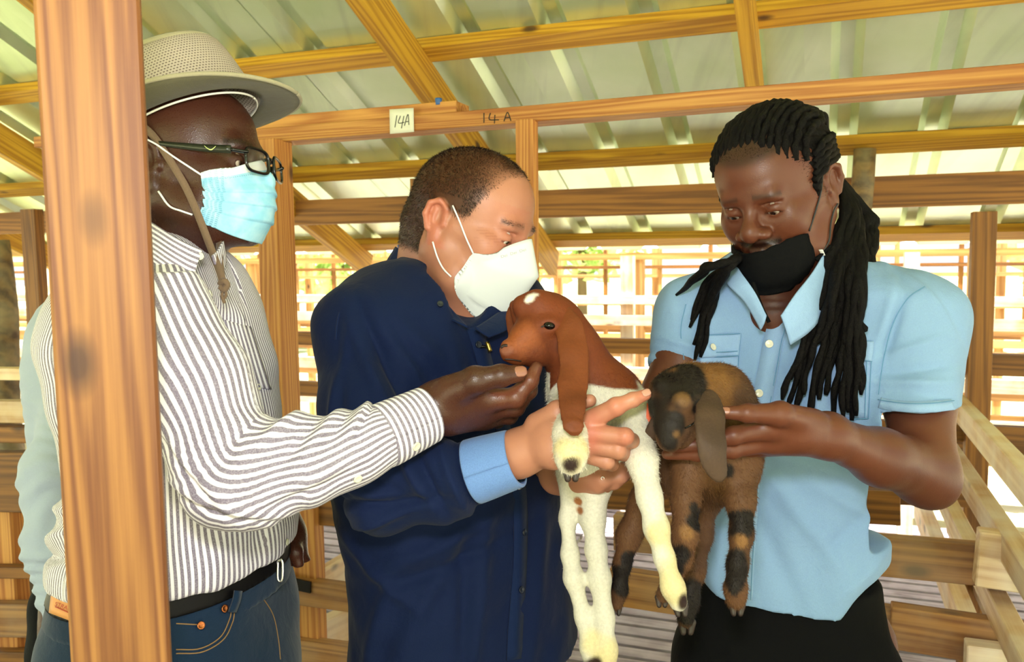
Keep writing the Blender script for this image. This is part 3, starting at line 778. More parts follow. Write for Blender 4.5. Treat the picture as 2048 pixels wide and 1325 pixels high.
def striped(name, period=1.0):
    """white cotton with mauve grey stripes along the attribute `stripe` (metres across the stripes)"""
    k = NT(name); at = k.n('Attribute', _attribute_name='stripe'); tc = k.n('TexCoord')
    f = k.math('FRACT', k.math('MULTIPLY', at.outputs['Fac'], 1 / 0.0078))
    tri = k.math('ABSOLUTE', k.math('SUBTRACT', f, 0.5)); m = k.ramp(tri, [(0.21, (0, 0, 0)), (0.27, (1, 1, 1))])
    n2 = k.n('TexNoise', Scale=650.0, Detail=1.0); k.l(tc.outputs['Object'], n2.inputs['Vector'])
    m = k.math('MULTIPLY', m, k.math('ADD', 0.62, k.math('MULTIPLY', n2.outputs['Fac'], 0.6)))
    c = k.mix(m, lin('#ece8f0'), lin('#746a7c')); k.base(c); k.p(Roughness=0.85)
    n3 = k.n('TexNoise', Scale=26.0, Detail=3.0, Distortion=0.5); k.l(tc.outputs['Object'], n3.inputs['Vector']); k.bump(n3.outputs['Fac'], 0.3, 0.003)
    return k.m
C_STR = striped('striped_shirt_cotton')
C_NAVY = cloth('navy_cotton', '#0b1a3f', '#081430', 0.8, sheen=0.04)
C_SKY = cloth('sky_blue_cotton', '#86a6cf', '#789ac6', 0.85, sheen=0.05)
C_PALE = cloth('pale_blue_cotton', '#b0bcd4', '#9eacc8', 0.85)
C_CUFF = cloth('chambray_cuff_lining', '#6f92cf', '#5d80c0', 0.85, 2.0)
C_JEAN = cloth('indigo_denim', '#0f2036', '#1a3450', 0.85, 2.0, var=0.8)
C_BLACK = cloth('black_twill', '#060608', '#0a0a0c', 0.9, sheen=0.0)
C_BELT = simple('black_leather', '#0a0808', 0.55, spec=.2)
M_PEARL = simple('pearl_button', '#d9d6c4', 0.25)
M_NBTN = simple('navy_button', '#0b1426', 0.3)
M_SILVER = simple('polished_silver', '#cfcfd2', 0.18, 1.0)
M_BRASS = simple('aged_brass', '#9c8240', 0.3, 1.0)
M_EYE = NT('eyeball'); M_EYE.p(Roughness=0.08); _a = M_EYE.n('Attribute', _attribute_name='tint'); M_EYE.l(_a.outputs['Color'], M_EYE.b.inputs['Base Color']); M_EYE = M_EYE.m
M_NAIL_D = simple('fingernail_rosy', '#8c5c4a', 0.3); M_NAIL_L = simple('fingernail_pale', '#b08070', 0.3)

class Head:
    def __init__(s, c, yaw, pitch, roll=0.0, s_=1.0):
        s.c = np.asarray(c, float); F = view_dir(yaw, pitch); U = U_ - (U_ @ F) * F; F, L, U = rot_basis(F, U)
        r = radians(roll); s.F = F; s.L = L * cos(r) + U * sin(r); s.U = U * cos(r) - L * sin(r); s.s = s_
    def p(s, x, y, z): return s.c + s.s * (x * s.F + y * s.L + z * s.U)
    def loc(s, V):
        d = (V - s.c) / s.s; return np.stack([d @ s.F, d @ s.L, d @ s.U], 1)
    def E(s, x, y, z, rx, ry, rz, tz=0.0, ty=0.0):
        """ellipsoid, optionally pitched by tz (radians, forward axis up) or yawed by ty"""
        F = s.F * cos(tz) + s.U * sin(tz); F = F * cos(ty) + s.L * sin(ty); U = s.U * cos(tz) - s.F * sin(tz)
        return ell(s.p(x, y, z), (rx * s.s, ry * s.s, rz * s.s), F, U)
    def C(s, a, b, ra, rb=None): return cone(s.p(*a), s.p(*b), ra * s.s, (ra if rb is None else rb) * s.s)
def build_head(h, neck_to, neck_r=0.058, res=0.0022, chin=-0.105, wide=1.0, nose=1.0, lid=0.6, jowl=0.0, lips=1.0, ear_out=0.0, lo=None, hi=None, extra=None):
    R = 0.16 * h.s; lo_ = h.c - R; hi_ = h.c + R; nk = np.asarray(neck_to)
    lo_ = np.minimum(lo_, nk - 0.09); hi_ = np.maximum(hi_, nk + 0.09)
    if hi is not None: hi_ = np.minimum(hi_, hi)
    G = Field(lo_, hi_, res); w = wide
    G.add(h.E(-0.012, 0, 0.036, 0.100, 0.077 * w, 0.087), 0.01)
    G.add(h.E(0.012, 0, 0.045, 0.082, 0.068 * w, 0.070), 0.02)
    G.add(h.E(0.028, 0, -0.030, 0.062, 0.062 * w, 0.080), 0.03)
    for y in (-1, 1):
        G.add(h.C((-0.004, y * 0.054 * w, -0.045), (0.028, y * 0.048 * w, chin + 0.028), 0.020 + jowl * 0.5, 0.019 + jowl * 0.5), 0.025)
        G.add(h.C((0.028, y * 0.046 * w, chin + 0.028), (0.072, y * 0.016, chin + 0.004), 0.018 + jowl * 0.6, 0.017), 0.025)
        G.add(h.E(0.057, y * 0.040 * w, -0.030, 0.026, 0.024, 0.024), 0.022)          # cheek
        G.add(h.C((0.062, y * 0.046 * w, -0.014), (0.01, y * 0.066 * w, -0.008), 0.011, 0.009), 0.02)   # zygomatic arch
    G.add(h.C((0.079, -0.012, chin + 0.002), (0.079, 0.012, chin + 0.002), 0.0155), 0.015)  # chin
    G.add(h.E(0.068, 0, -0.066, 0.028, 0.034, 0.026), 0.018)                           # muzzle
    G.add(h.C((0.083, -0.034, 0.019), (0.083, 0.034, 0.019), 0.0125), 0.018)           # brow
    for y in (-1, 1):
        G.sub(h.E(0.101, y * 0.033, -0.001, 0.017, 0.021, 0.0125), 0.012)              # socket
    G.add(h.C((0.090, 0, 0.014), (0.108 * 1.0, 0, -0.020), 0.0072, 0.0085 * nose), 0.011)
    G.add(h.C((0.104, 0, -0.028), (0.110, 0, -0.027), 0.0115 * nose), 0.009)
    for y in (-1, 1):
        G.add(h.E(0.101, y * 0.0145 * nose, -0.032, 0.0125, 0.0085 * nose, 0.0088), 0.006)
        G.sub(h.E(0.108, y * 0.0085 * nose, -0.0415, 0.006, 0.0042, 0.0045), 0.003)
        # eyeball lids
        G.add(h.E(0.0765, y * 0.032, 0.0, 0.0149, 0.0160, 0.0136), 0.005)
        G.sub(h.E(0.0915, y * 0.032, -0.0035 - 0.003 * lid, 0.010, 0.0125, 0.0042 * (1 - lid) + 0.0012), 0.0015)
        G.sub(h.C((0.0895, y * 0.020, 0.0105), (0.084, y * 0.046, 0.0095), 0.0012), 0.005)   # lid fold
    G.add(h.C((0.097, -0.006, -0.060), (0.097, 0.006, -0.060), 0.0062 * lips), 0.008)
    for y in (-1, 1):
        G.add(h.C((0.097, y * 0.006, -0.060), (0.086, y * 0.024, -0.062), 0.006 * lips, 0.0035), 0.007)
        G.add(h.C((0.095, y * 0.002, -0.073), (0.085, y * 0.020, -0.069), 0.0072 * lips, 0.0035), 0.006)
    G.sub(h.C((0.1045, -0.02, -0.0665), (0.1045, 0.02, -0.0665), 0.0022), 0.004)
    # ears
    for y in (-1, 1):
        ex = -0.016; ey = y * (0.074 * w + ear_out)
        ring = [(ex + 0.014, ey, -0.004), (ex + 0.012, ey + y * 0.004, 0.016), (ex - 0.002, ey + y * 0.009, 0.026), (ex - 0.015, ey + y * 0.013, 0.018), (ex - 0.018, ey + y * 0.013, 0.0), (ex - 0.011, ey + y * 0.008, -0.020)]
        G.add(h.E(ex - 0.003, ey + y * 0.003, 0.0, 0.0165, 0.0065, 0.027, 0.12), 0.005)
        for a, b in zip(ring[:-1], ring[1:]): G.add(h.C(a, b, 0.0046), 0.003)
        G.add(h.E(ex + 0.001, ey + y * 0.004, -0.030, 0.0088, 0.0052, 0.0115), 0.006)
        G.sub(h.E(ex + 0.002, ey + y * 0.011, 0.003, 0.0082, 0.0075, 0.0165, 0.15), 0.003)
        G.add(h.C((ex - 0.004, ey + y * 0.0055, 0.010), (ex - 0.007, ey + y * 0.0055, -0.012), 0.0026), 0.003)
        G.add(h.E(ex + 0.0135, ey + y * 0.004, -0.007, 0.0045, 0.004, 0.0065), 0.003)
    # neck
    G.add(cone(h.p(-0.022, 0, -0.045), nk, neck_r * 0.95 * h.s, neck_r), 0.03)
    for y in (-1, 1): G.add(cone(h.p(-0.02, y * 0.055, -0.05), nk + 0.35 * (h.p(0.1, 0, 0) - h.c) * 1.0, 0.014, 0.012), 0.02)
    if extra: extra(G)
    return G
def eye_obj(h, y, parent, iris='#2a160c', look=(0, -0.3), sclera='#cfc4b8'):
    c = h.p(0.0765, y * 0.032, 0.0); V, F = [], []
    n, m = 20, 12; ax = unit(h.F + look[0] * h.L + look[1] * h.U); x = unit(np.cross(ax, h.U)); yv = np.cross(ax, x)
    for i in range(m + 1):
        t = pi * i / m
        for j in range(n): a = 2 * pi * j / n; V.append(c + 0.0138 * h.s * (cos(t) * ax + sin(t) * (cos(a) * x + sin(a) * yv)))
    for i in range(m):
        for j in range(n): a, b = i * n + j, i * n + (j + 1) % n; F.append((a, b, b + n, a + n))
    V = np.array(V); F = np.array(F); ang = np.arccos(np.clip(((V - c) / (0.0138 * h.s)) @ ax, -1, 1))
    C = np.where(ang[:, None] < 0.2, np.array([0.004] * 3), np.where(ang[:, None] < 0.5, np.array(lin(iris)), np.array(lin(sclera))))
    me = mesh_np('eye', V, F); set_col(me, C); return put('eye', me, M_EYE, parent)
def finger(G, pts, r, k=0.004):
    """pts: joints, r: radii per joint; adds slight knuckle swelling"""
    for i in range(len(pts) - 1):
        G.add(cone(pts[i], pts[i + 1], r[i], r[i + 1]), k if i else k * 2)
        mid = (np.asarray(pts[i]) + pts[i + 1]) / 2
        if i: G.add(ell(pts[i], (r[i] * 1.08,) * 3), k)
def nail(c, r, dirv, nrm, wdt, mat, parent, ln=None, back=0.0):
    """curved plate lying on a fingertip: c joint centre, r its radius"""
    d = unit(dirv); n = unit(nrm - (nrm @ d) * d); s = np.cross(d, n); rows = []; ln = ln or wdt * 1.1; R0 = r * 1.0
    for t in np.linspace(-1, 1, 5):
        row = []
        for q in np.linspace(-1, 1, 7):
            a = q * (wdt / 2) / R0 * math.sqrt(1 - 0.72 * abs(t) ** 5); fall = max(t - .2, 0) ** 2 * R0 * 0.16
            row.append(c + d * (t * ln / 2 - back) + s * R0 * sin(a) + n * (R0 * cos(a) + 0.00035 - fall))
        rows.append(row)
    V, F, _ = sheet(rows, 11, 9, 0.0007); return mk('fingernail', (V, F), mat, parent)
def core_and_legs(cx, cy, ztop, hipz, face, stance=0.10, sh=0.155):
    """coarse hidden body under the clothes: chest, pelvis, two legs and feet, standing on the floor"""
    Fw = unit(np.array([face[0], face[1], 0])); Sd = np.array([-Fw[1], Fw[0], 0]); c = np.array([cx, cy, 0.0])
    G = Field([cx - 0.32, cy - 0.32, -0.01], [cx + 0.32, cy + 0.32, ztop + 0.05], 0.012); z = lambda q: c + np.array([0, 0, q])
    G.add(fcone(z(ztop - 0.10), z(hipz), sh - 0.03, 0.115, Fw, 0.55), 0.03)
    for s in (-1, 1):
        G.chain([(z(hipz - 0.05) + Sd * s * 0.085, 0.088), (z(0.50) + Sd * s * stance, 0.062), (z(0.30) + Sd * s * stance * 1.05, 0.055), (z(0.09) + Sd * s * stance * 1.1, 0.040)], 0.03)
        G.add(fcone(z(0.045) + Sd * s * stance * 1.1 - Fw * 0.05, z(0.035) + Sd * s * stance * 1.2 + Fw * 0.16, 0.042, 0.036, [0, 0, 1], 0.8), 0.02)
    return G
def trousers(name, cx, cy, hipz, face, mat, parent, rows, stance=0.10):
    Fw = unit(np.array([face[0], face[1], 0])); Sd = np.array([-Fw[1], Fw[0], 0]); c = np.array([cx, cy, 0.0])
    G = Field([cx - 0.34, cy - 0.34, 0.04], [cx + 0.34, cy + 0.34, hipz + 0.2], 0.009); z = lambda q: c + np.array([0, 0, q])
    G.add(rows, 0.02)
    for s in (-1, 1):
        G.chain([(z(hipz - 0.12) + Sd * s * 0.08, 0.105), (z(0.50) + Sd * s * stance, 0.085), (z(0.07) + Sd * s * stance * 1.12, 0.078)], 0.03)
    V, F = G.mesh(1); V = V + vnormals(V, F) * (0.004 * snoise(V, 5, 3, aniso=(1, 1, 2.5)))[:, None]
    return mk(name, (V, F), mat, parent), V, F
def shoes(cx, cy, face, parent, mat, stance=0.11):
    Fw = unit(np.array([face[0], face[1], 0])); Sd = np.array([-Fw[1], Fw[0], 0]); c = np.array([cx, cy, 0.0])
    for s in (-1, 1):
        b = c + Sd * s * stance * 1.12; G = Field(b - [0.25, 0.25, 0.0], b + [0.25, 0.25, 0.14], 0.007)
        G.add(fcone(b - Fw * 0.055 + [0, 0, 0.045], b + Fw * 0.18 + Sd * s * 0.02 + [0, 0, 0.036], 0.050, 0.046, [0, 0, 1], 0.85), 0.01)
        G.add(cone(b - Fw * 0.03 + [0, 0, 0.05], b - Fw * 0.03 + [0, 0, 0.10], 0.048, 0.046), 0.03); G.cut(b + [0, 0, 0.004], [0, 0, -1]); G.cut(b + [0, 0, 0.115], [0, 0, 1])
        mk('shoe', G.mesh(1), mat, parent)
def prow(py, xl, xr, d, rho, phi):
    """torso section seen between columns xl..xr at row py, centre at depth d"""
    c = P((xl + xr) / 2, py, d); W = pxm((xr - xl) / 2, d); a = W / math.sqrt(cos(phi) ** 2 + (rho * sin(phi)) ** 2)
    return (c[2], c[0], c[1], a, a * rho)
def ridges(G, lst, r=0.008, k=0.018):
    for pts in lst:
        for a, b in zip(pts[:-1], pts[1:]): G.add(cone(a, b, r, r * 0.8), k)
# ================================================================== man with dreadlocks, sky-blue shirt (right)
PR = empty('person', P(1570, 900, 1.38) * [1, 1, 0], 'man with long dreadlocks, black mask and sky-blue short-sleeved shirt cradling the dark kid', 'person')
phR = radians(-20)
hR = Head(P(1552, 386, 1.31), -43, 26, 2, 0.98)
nkR = P(1605, 570, 1.365)
# body: head and neck / forearm and hand / hidden core
G = build_head(hR, nkR, 0.062, lid=0.75, nose=1.25, chin=-0.108, wide=1.06, jowl=0.008, lips=1.3, lo=None)
G.add(cone(nkR, P(1560, 690, 1.355), 0.060, 0.05), 0.05); G.add(ell(P(1548, 615, 1.328), (.05, .045, .06), R_, U_), 0.04)
Vh, Fh = G.mesh(1)
elR, wrR = P(1846, 942, 1.21), P(1655, 872, 1.10)
lo = P(1300, 1020, 1.30); 
G = Field(np.minimum.reduce([P(1310, 1040, 1.0), P(1310, 1040, 1.4)]) , np.maximum.reduce([P(1950, 600, 1.0), P(1950, 600, 1.42)]), 0.003)
G.add(cone(P(1815, 650, 1.31), P(1838, 800, 1.27), 0.046, 0.048), 0.02); G.add(cone(P(1838, 800, 1.27), elR, 0.048, 0.044), 0.02)
G.add(ell(P(1868, 975, 1.21), (0.028, 0.03, 0.028)), 0.03)
G.add(cone(elR, P(1760, 915, 1.15), 0.044, 0.037), 0.02); G.add(cone(P(1760, 915, 1.15), wrR, 0.036, 0.026), 0.02)
Va, Fa = G.mesh(1)
G = Field(P(1310, 960, 1.0) - 0.02, P(1730, 760, 1.2) + 0.02, 0.0019)
G.add(cone(P(1740, 908, 1.14), wrR, 0.0345, 0.0255), 0.02)
G.add(cone(wrR, P(1545, 852, 1.065), 0.0245, 0.0185), 0.02); G.add(cone(wrR, P(1545, 880, 1.085), 0.023, 0.017), 0.02)
G.add(cone(P(1600, 865, 1.08), P(1525, 878, 1.10), 0.022, 0.016), 0.02)
finger(G, [P(1625, 848, 1.08), P(1560, 829, 1.045), P(1495, 827, 1.035), P(1450, 826, 1.04)], [.0195, .0150, .0105, .0078])
finger(G, [P(1545, 856, 1.065), P(1468, 872, 1.06), P(1405, 888, 1.065), P(1352, 895, 1.07)], [.0150, .0108, .0092, .0072])
finger(G, [P(1545, 882, 1.08), P(1465, 900, 1.075), P(1395, 908, 1.075), P(1334, 909, 1.08)], [.0145, .0105, .0090, .0070])
finger(G, [P(1550, 890, 1.10), P(1470, 903, 1.105), P(1410, 905, 1.11), P(1365, 902, 1.115)], [.0140, .0100, .0085, .0068])
finger(G, [P(1555, 892, 1.12), P(1490, 900, 1.13), P(1445, 900, 1.14), P(1412, 897, 1.145)], [.0125, .0088, .0075, .0060])
Vb, Fb = G.mesh(1)
# his other arm, behind the kid
G = Field(P(1250, 1020, 1.05) - 0.02, P(1450, 640, 1.45) + 0.02, 0.0035)
G.add(cone(P(1385, 640, 1.36), P(1340, 800, 1.33), 0.046, 0.044), 0.02); G.add(cone(P(1340, 800, 1.33), P(1345, 905, 1.27), 0.044, 0.037), 0.02); G.add(cone(P(1345, 905, 1.27), P(1400, 940, 1.19), 0.036, 0.026), 0.02)
G.add(cone(P(1400, 940, 1.19), P(1440, 930, 1.165), 0.024, 0.022), 0.02)
for i, (y0, dz) in enumerate(((905, 0.0), (918, 0.006), (931, 0.01), (943, 0.012))):
    finger(G, [P(1435, y0 + 8, 1.165 + dz), P(1470, y0, 1.15 + dz), P(1495, y0 - 8, 1.14 + dz)], [.011, .0095, .0078])
finger(G, [P(1405, 925, 1.18), P(1430, 895, 1.16), P(1445, 872, 1.15)], [.013, .0105, .008])
Vc, Fc = G.mesh(1)
G = core_and_legs(*P(1575, 900, 1.38)[:2], P(1570, 700, 1.37)[2], 1.02, view_dir(-20)); Vd, Fd = G.mesh(1)
V, F = joinVF([(Vh, Fh), (Va, Fa), (Vb, Fb), (Vc, Fc), (Vd, Fd)])
def tint_R(V):
    C = np.ones((len(V), 3)); L = hR.loc(V)
    # palms and inner fingers lighter
    inh = np.abs(L).max(1) < 0.16
    lipm = inh & (L[:, 0] > 0.09) & (np.abs(L[:, 1]) < 0.024) & (L[:, 2] < -0.055) & (L[:, 2] > -0.078); C[lipm] *= [0.85, 0.6, 0.6]
    br = np.exp(-((L[:, 2] - 0.0235 + 0.25 * (np.abs(L[:, 1]) - 0.03) ** 1 * 0.3) / 0.0042) ** 2) * (L[:, 0] > 0.05) * (np.abs(L[:, 1]) > 0.012) * (np.abs(L[:, 1]) < 0.050) * inh
    C *= (1 - 0.55 * br)[:, None]
    mo = np.exp(-((L[:, 2] + 0.050) / 0.006) ** 2) * (L[:, 0] > 0.08) * (np.abs(L[:, 1]) < 0.034) * inh; C *= (1 - 0.85 * mo)[:, None]
    lash = np.exp(-((L[:, 2] + 0.0055) / 0.0016) ** 2) * (L[:, 0] > 0.078) * (np.abs(np.abs(L[:, 1]) - .032) < .0135) * inh; C *= (1 - 0.75 * lash)[:, None]
    sc_ = sstep(.074, .088, L[:, 2] - .25 * np.maximum(.05 - L[:, 0], -.05)) * inh * .65; C *= (1 - sc_)[:, None]
    bd = sstep(-0.075, -0.09, L[:, 2]) * (L[:, 0] > 0.0) * inh * 0.35; C *= (1 - bd)[:, None]
    return C
me = mesh_np('body', V, F); set_col(me, tint_R(V)); bodyR = put('body', me, SK_R, PR)
for y in (-1, 1): eye_obj(hR, y, PR, look=(0, -0.55), sclera='#8f8074')
nail(P(1450, 826, 1.04), .0078, P(1450, 826, 1.04) - P(1495, 827, 1.035), U_ * 0.5 - F_, 0.010, M_NAIL_D, PR)
bvHR = bvh_of(Vh, Fh)
# shirt
G = Field(np.minimum(P(1270, 1300, 1.1), P(1270, 1300, 1.6)), np.maximum(P(1960, 480, 1.1), P(1960, 480, 1.6)) + [0, 0, 0.03], 0.0048)
rows = [prow(520, 1530, 1705, 1.35, .8, phR), prow(545, 1470, 1740, 1.355, .66, phR), prow(580, 1400, 1815, 1.36, .55, phR), prow(620, 1370, 1845, 1.37, .50, phR), prow(700, 1360, 1835, 1.37, .52, phR),
        prow(800, 1368, 1800, 1.37, .56, phR), prow(900, 1385, 1762, 1.37, .60, phR), prow(1000, 1392, 1755, 1.37, .62, phR), prow(1100, 1394, 1752, 1.37, .62, phR), prow(1200, 1392, 1752, 1.37, .62, phR), prow(1290, 1385, 1762, 1.37, .62, phR)]
G.add(stack(rows, phR, 2.3), 0.01)
G.add(cone(P(1770, 600, 1.33), P(1835, 635, 1.30), 0.050, 0.062), 0.05)
G.add(cone(P(1835, 640, 1.30), P(1836, 860, 1.246), 0.063, 0.0620), 0.028)
G.add(cone(P(1450, 590, 1.38), P(1385, 625, 1.37), 0.045, 0.055), 0.05)
G.add(cone(P(1385, 628, 1.37), P(1352, 800, 1.34), 0.056, 0.052), 0.03)
# folds: under the arm, across the shoulder, pulled towards the buttons
def fold(G, pts, d, r=0.010, k=0.02): ridges(G, [[P(x, y, dd) for (x, y), dd in zip(pts, np.linspace(d[0], d[1], len(pts)))]], r, k)
# lower back hem curve and openings
zc = P(1600, 1268, 1.24)
G.sub(cone(P(1905, 1400, 1.25), P(1905, 1400, 1.25) + F_ * .5, 0.190), 0.01); G.sub(cone(P(1250, 1400, 1.1), P(1250, 1400, 1.1) + F_ * .6, 0.182), 0.01)
Gm = G
# cut sleeves with planes only near the sleeves
def cut_local(G, p, n, lo, hi):
    sl = G._sl(np.asarray(lo), np.asarray(hi), 0); X = G.ax[0][sl[0]][:, None, None]; Y = G.ax[1][sl[1]][None, :, None]; Z = G.ax[2][sl[2]][None, None, :]
    d = half(p, n)[0](X, Y, Z); G.f[tuple(sl)] = np.maximum(G.f[tuple(sl)], d).astype(np.float32)
xs = P(1750, 800, 1.27)[0]
cut_local(G, P(1836, 824, 1.215), -U_ + .06 * R_ + .05 * F_, [xs, -9, P(1836, 1100, 1.27)[2]], [9, 9, 9])
cut_local(G, P(1352, 735, 1.34), P(1345, 900, 1.33) - P(1385, 628, 1.37), [-9, -9, P(1352, 900, 1.3)[2]], [P(1372, 700, 1.3)[0], 9, 9])
G.cut(P(1600, 1266, 1.24), [0, 0.12, -1])
# neck opening: an open V down the chest
G.sub(cone(P(1562, 520, 1.285), P(1534, 648, 1.245), 0.046, 0.010), 0.006); G.sub(cone(P(1562, 520, 1.25), P(1534, 650, 1.215), 0.046, 0.010), 0.006)
G.sub(cone(P(1600, 490, 1.27), P(1590, 540, 1.27), 0.055), 0.01)
V, F = G.mesh(2)
def folds_R(V):
    N = vnormals(V, F); h = 0.0030 * snoise(V, 4.5, 21, aniso=(1, 1, .8)) + 0.0016 * snoise(V, 12, 22, aniso=(1.5, 1, .5))
    def crease(px, py, d, dirp, L, w, amp):
        c = P(px, py, d); t = unit(dirp[0] * R_ + dirp[1] * U_); s = np.cross(t, F_); q = V - c; a = q @ t; b = q @ s
        return amp * np.exp(-(a / L) ** 2) * np.exp(-(b / w) ** 2) * (np.abs(q @ F_) < 0.14)
    for c in ((1775, 700, 1.28, (.9, .35), .05, .006, .006), (1800, 735, 1.28, (1, .15), .05, .006, -.006), (1790, 760, 1.28, (1, .0), .05, .006, .006), (1815, 785, 1.28, (1, -.1), .05, .007, -.004),
              (1765, 650, 1.28, (.3, 1), .06, .006, -.008), (1750, 640, 1.28, (.3, 1), .07, .01, .006), (1850, 600, 1.26, (.5, -.8), .06, .006, .004), (1880, 640, 1.26, (.5, -.9), .05, .006, -.004),
              (1620, 1050, 1.25, (.6, -.8), .10, .014, .007), (1560, 1120, 1.25, (.4, -.9), .12, .014, -.006), (1700, 1010, 1.27, (.9, -.5), .09, .012, .007), (1700, 1060, 1.27, (.7, .7), .08, .012, -.006), (1480, 1060, 1.25, (.2, 1), .12, .012, .007), (1720, 1160, 1.27, (.8, .6), .07, .01, .006),
              (1430, 720, 1.26, (-.4, 1), .07, .008, .005), (1370, 690, 1.32, (.9, -.3), .04, .006, .005), (1350, 715, 1.32, (1, -.2), .04, .005, -.005), (1640, 940, 1.25, (1, -.25), .07, .01, .006), (1500, 960, 1.25, (1, .2), .07, .01, -.004)):
        h = h + crease(*c)
    return V + N * h[:, None]
V = folds_R(V)
shirtR = mk('shirt', (V, F), C_SKY, PR, loc=P(1575, 1200, 1.38)); bvR = bvh_of(V, F)
def seam_strip(name, pix, wid, off, bv, mat, parent, thick=0.0016, seg=40):
    pts, nn = [], []
    for (x, y) in pix:
        p, n = hit(bv, x, y, off)
        if p is None: continue
        pts.append(p); nn.append(n)
    if len(pts) < 2: return None
    n0 = np.mean(nn, 0); nn = [unit(n + 1.2 * unit(n0)) for n in nn]
    return mk(name, ribbon(pts, wid, np.array(nn), thick, seg), mat, parent)
def button(x, y, bv, mat, parent, r=0.0055, off=0.0022, t=0.002):
    p, n = hit(bv, x, y, off)
    if p is None: return
    b = mk('button', disc(p, n, r, t), mat, parent)
    return b
C_SKY2 = cloth('sky_blue_cotton_doubled', '#90afd8', '#82a3d0', 0.85, sheen=0.05); C_SEAM = cloth('sky_blue_seam', '#5f8fb8', '#5f8fb8', .9)
pl = [(1563, 625), (1553, 660), (1545, 690), (1538, 730), (1528, 780), (1518, 840), (1508, 900), (1500, 960), (1495, 1040), (1490, 1120), (1486, 1200), (1484, 1248)]
seam_strip('placket', pl, 0.029, 0.0012, bvR, C_SKY2, shirtR, 0.002)
for x, y in ((1539, 689), (1519, 787)): button(x, y, bvR, M_PEARL, shirtR, .0062, 0.0035)
button(1509, 606, bvR, M_PEARL, shirtR, .0055, 0.003)
for x, y in ((1500, 985), (1492, 1090), (1487, 1190)): button(x, y, bvR, M_PEARL, shirtR, .0058, 0.0035)
# chest pockets with flaps
def patch_on(bv, corners, nu, nv, off, thick):
    """cloth patch seated on the garment inside a quadrilateral of pixels (tl,tr,br,bl)"""
    tl, tr, br, bl = [np.array(c, float) for c in corners]; rows = []
    for t in np.linspace(0, 1, 6):
        row = []
        for s in np.linspace(0, 1, 7):
            q = (tl * (1 - s) + tr * s) * (1 - t) + (bl * (1 - s) + br * s) * t; p, n = hit(bv, q[0], q[1], off)
            row.append(p if p is not None else None)
        rows.append(row)
    for r in rows:
        last = next((q for q in r if q is not None), None)
        for i in range(len(r)):
            if r[i] is None: r[i] = last
            else: last = r[i]
    return sheet(rows, nu, nv, thick)
for cs, nm in ((((1396, 672), (1482, 668), (1478, 712), (1392, 716)), 'pocket_flap'), (((1398, 712), (1478, 712), (1474, 800), (1398, 800)), 'pocket'),
               (((1628, 680), (1748, 684), (1744, 722), (1626, 718)), 'pocket_flap'), (((1632, 716), (1742, 722), (1738, 838), (1628, 832)), 'pocket')):
    o_ = 0.0026 if nm == 'pocket_flap' else 0.0012
    V2, F2, _ = patch_on(bvR, cs, 14, 10, o_, 0.0018); mk(nm, (V2, F2), C_SKY2, shirtR)
for x, y in ((1421, 697), (1668, 710)): button(x, y, bvR, M_PEARL, shirtR, .0055, 0.0052)
# hems
seam_strip('sleeve_hem', [(1760, 806), (1790, 812), (1830, 815), (1870, 814), (1905, 810)], 0.016, 0.0012, bvR, C_SKY2, shirtR, 0.0016)
for pts in ([(1396, 672), (1482, 668)], [(1392, 716), (1478, 712)], [(1394, 706), (1478, 703)], [(1482, 668), (1478, 712)], [(1478, 712), (1474, 800)], [(1398, 716), (1399, 800)], [(1628, 680), (1748, 684)], [(1626, 718), (1744, 722)], [(1742, 722), (1738, 838)], [(1734, 722), (1730, 838)], [(1632, 718), (1628, 832), (1738, 838)],
            [(1580, 625), (1570, 660), (1562, 690), (1555, 730), (1545, 780), (1535, 840), (1525, 900), (1517, 960), (1511, 1040), (1506, 1120), (1502, 1200), (1500, 1250)], [(1757, 800), (1790, 806), (1830, 809), (1870, 808), (1906, 803)], [(1850, 575), (1815, 600), (1782, 650), (1765, 720), (1758, 790)], [(1372, 610), (1362, 660), (1368, 720)], [(1768, 1010), (1766, 1120), (1762, 1170)]):
    seam_strip('stitching', pts, .0012, .0026, bvR, C_SEAM, shirtR, .0006, 40)
# collar
def collar(pts_top, pts_bot, parent, mat, name='collar', thick=0.0028, lin_=None):
    V2, F2, _ = sheet([pts_top, [(np.asarray(a) + b) / 2 - F_ * 0.003 for a, b in zip(pts_top, pts_bot)], pts_bot], 30, 10, thick); return mk(name, (V2, F2), mat, parent)
collar([P(1652, 478, 1.305), P(1650, 500, 1.270), P(1625, 545, 1.245), P(1590, 590, 1.225), P(1562, 632, 1.217)],
       [P(1712, 500, 1.325), P(1706, 530, 1.285), P(1668, 600, 1.260), P(1622, 660, 1.240), P(1580, 690, 1.230)], shirtR, C_SKY2)
collar([P(1470, 500, 1.365), P(1468, 520, 1.315), P(1482, 545, 1.275), P(1510, 585, 1.250), P(1533, 632, 1.235)],
       [P(1440, 520, 1.375), P(1442, 545, 1.325), P(1458, 572, 1.280), P(1490, 605, 1.260), P(1522, 660, 1.245)], shirtR, C_SKY2)
collar([P(1655, 480, 1.305), P(1690, 470, 1.365), P(1700, 470, 1.425), P(1660, 475, 1.465)], [P(1700, 510, 1.315), P(1745, 505, 1.375), P(1750, 505, 1.435), P(1690, 510, 1.495)], shirtR, C_SKY2, 'collar_stand')
# dark undershirt edge in the V
mk('undershirt', tube([P(1506, 565, 1.255), P(1522, 612, 1.25), P(1538, 645, 1.245)], 0.003, 8), C_BLACK, PR)
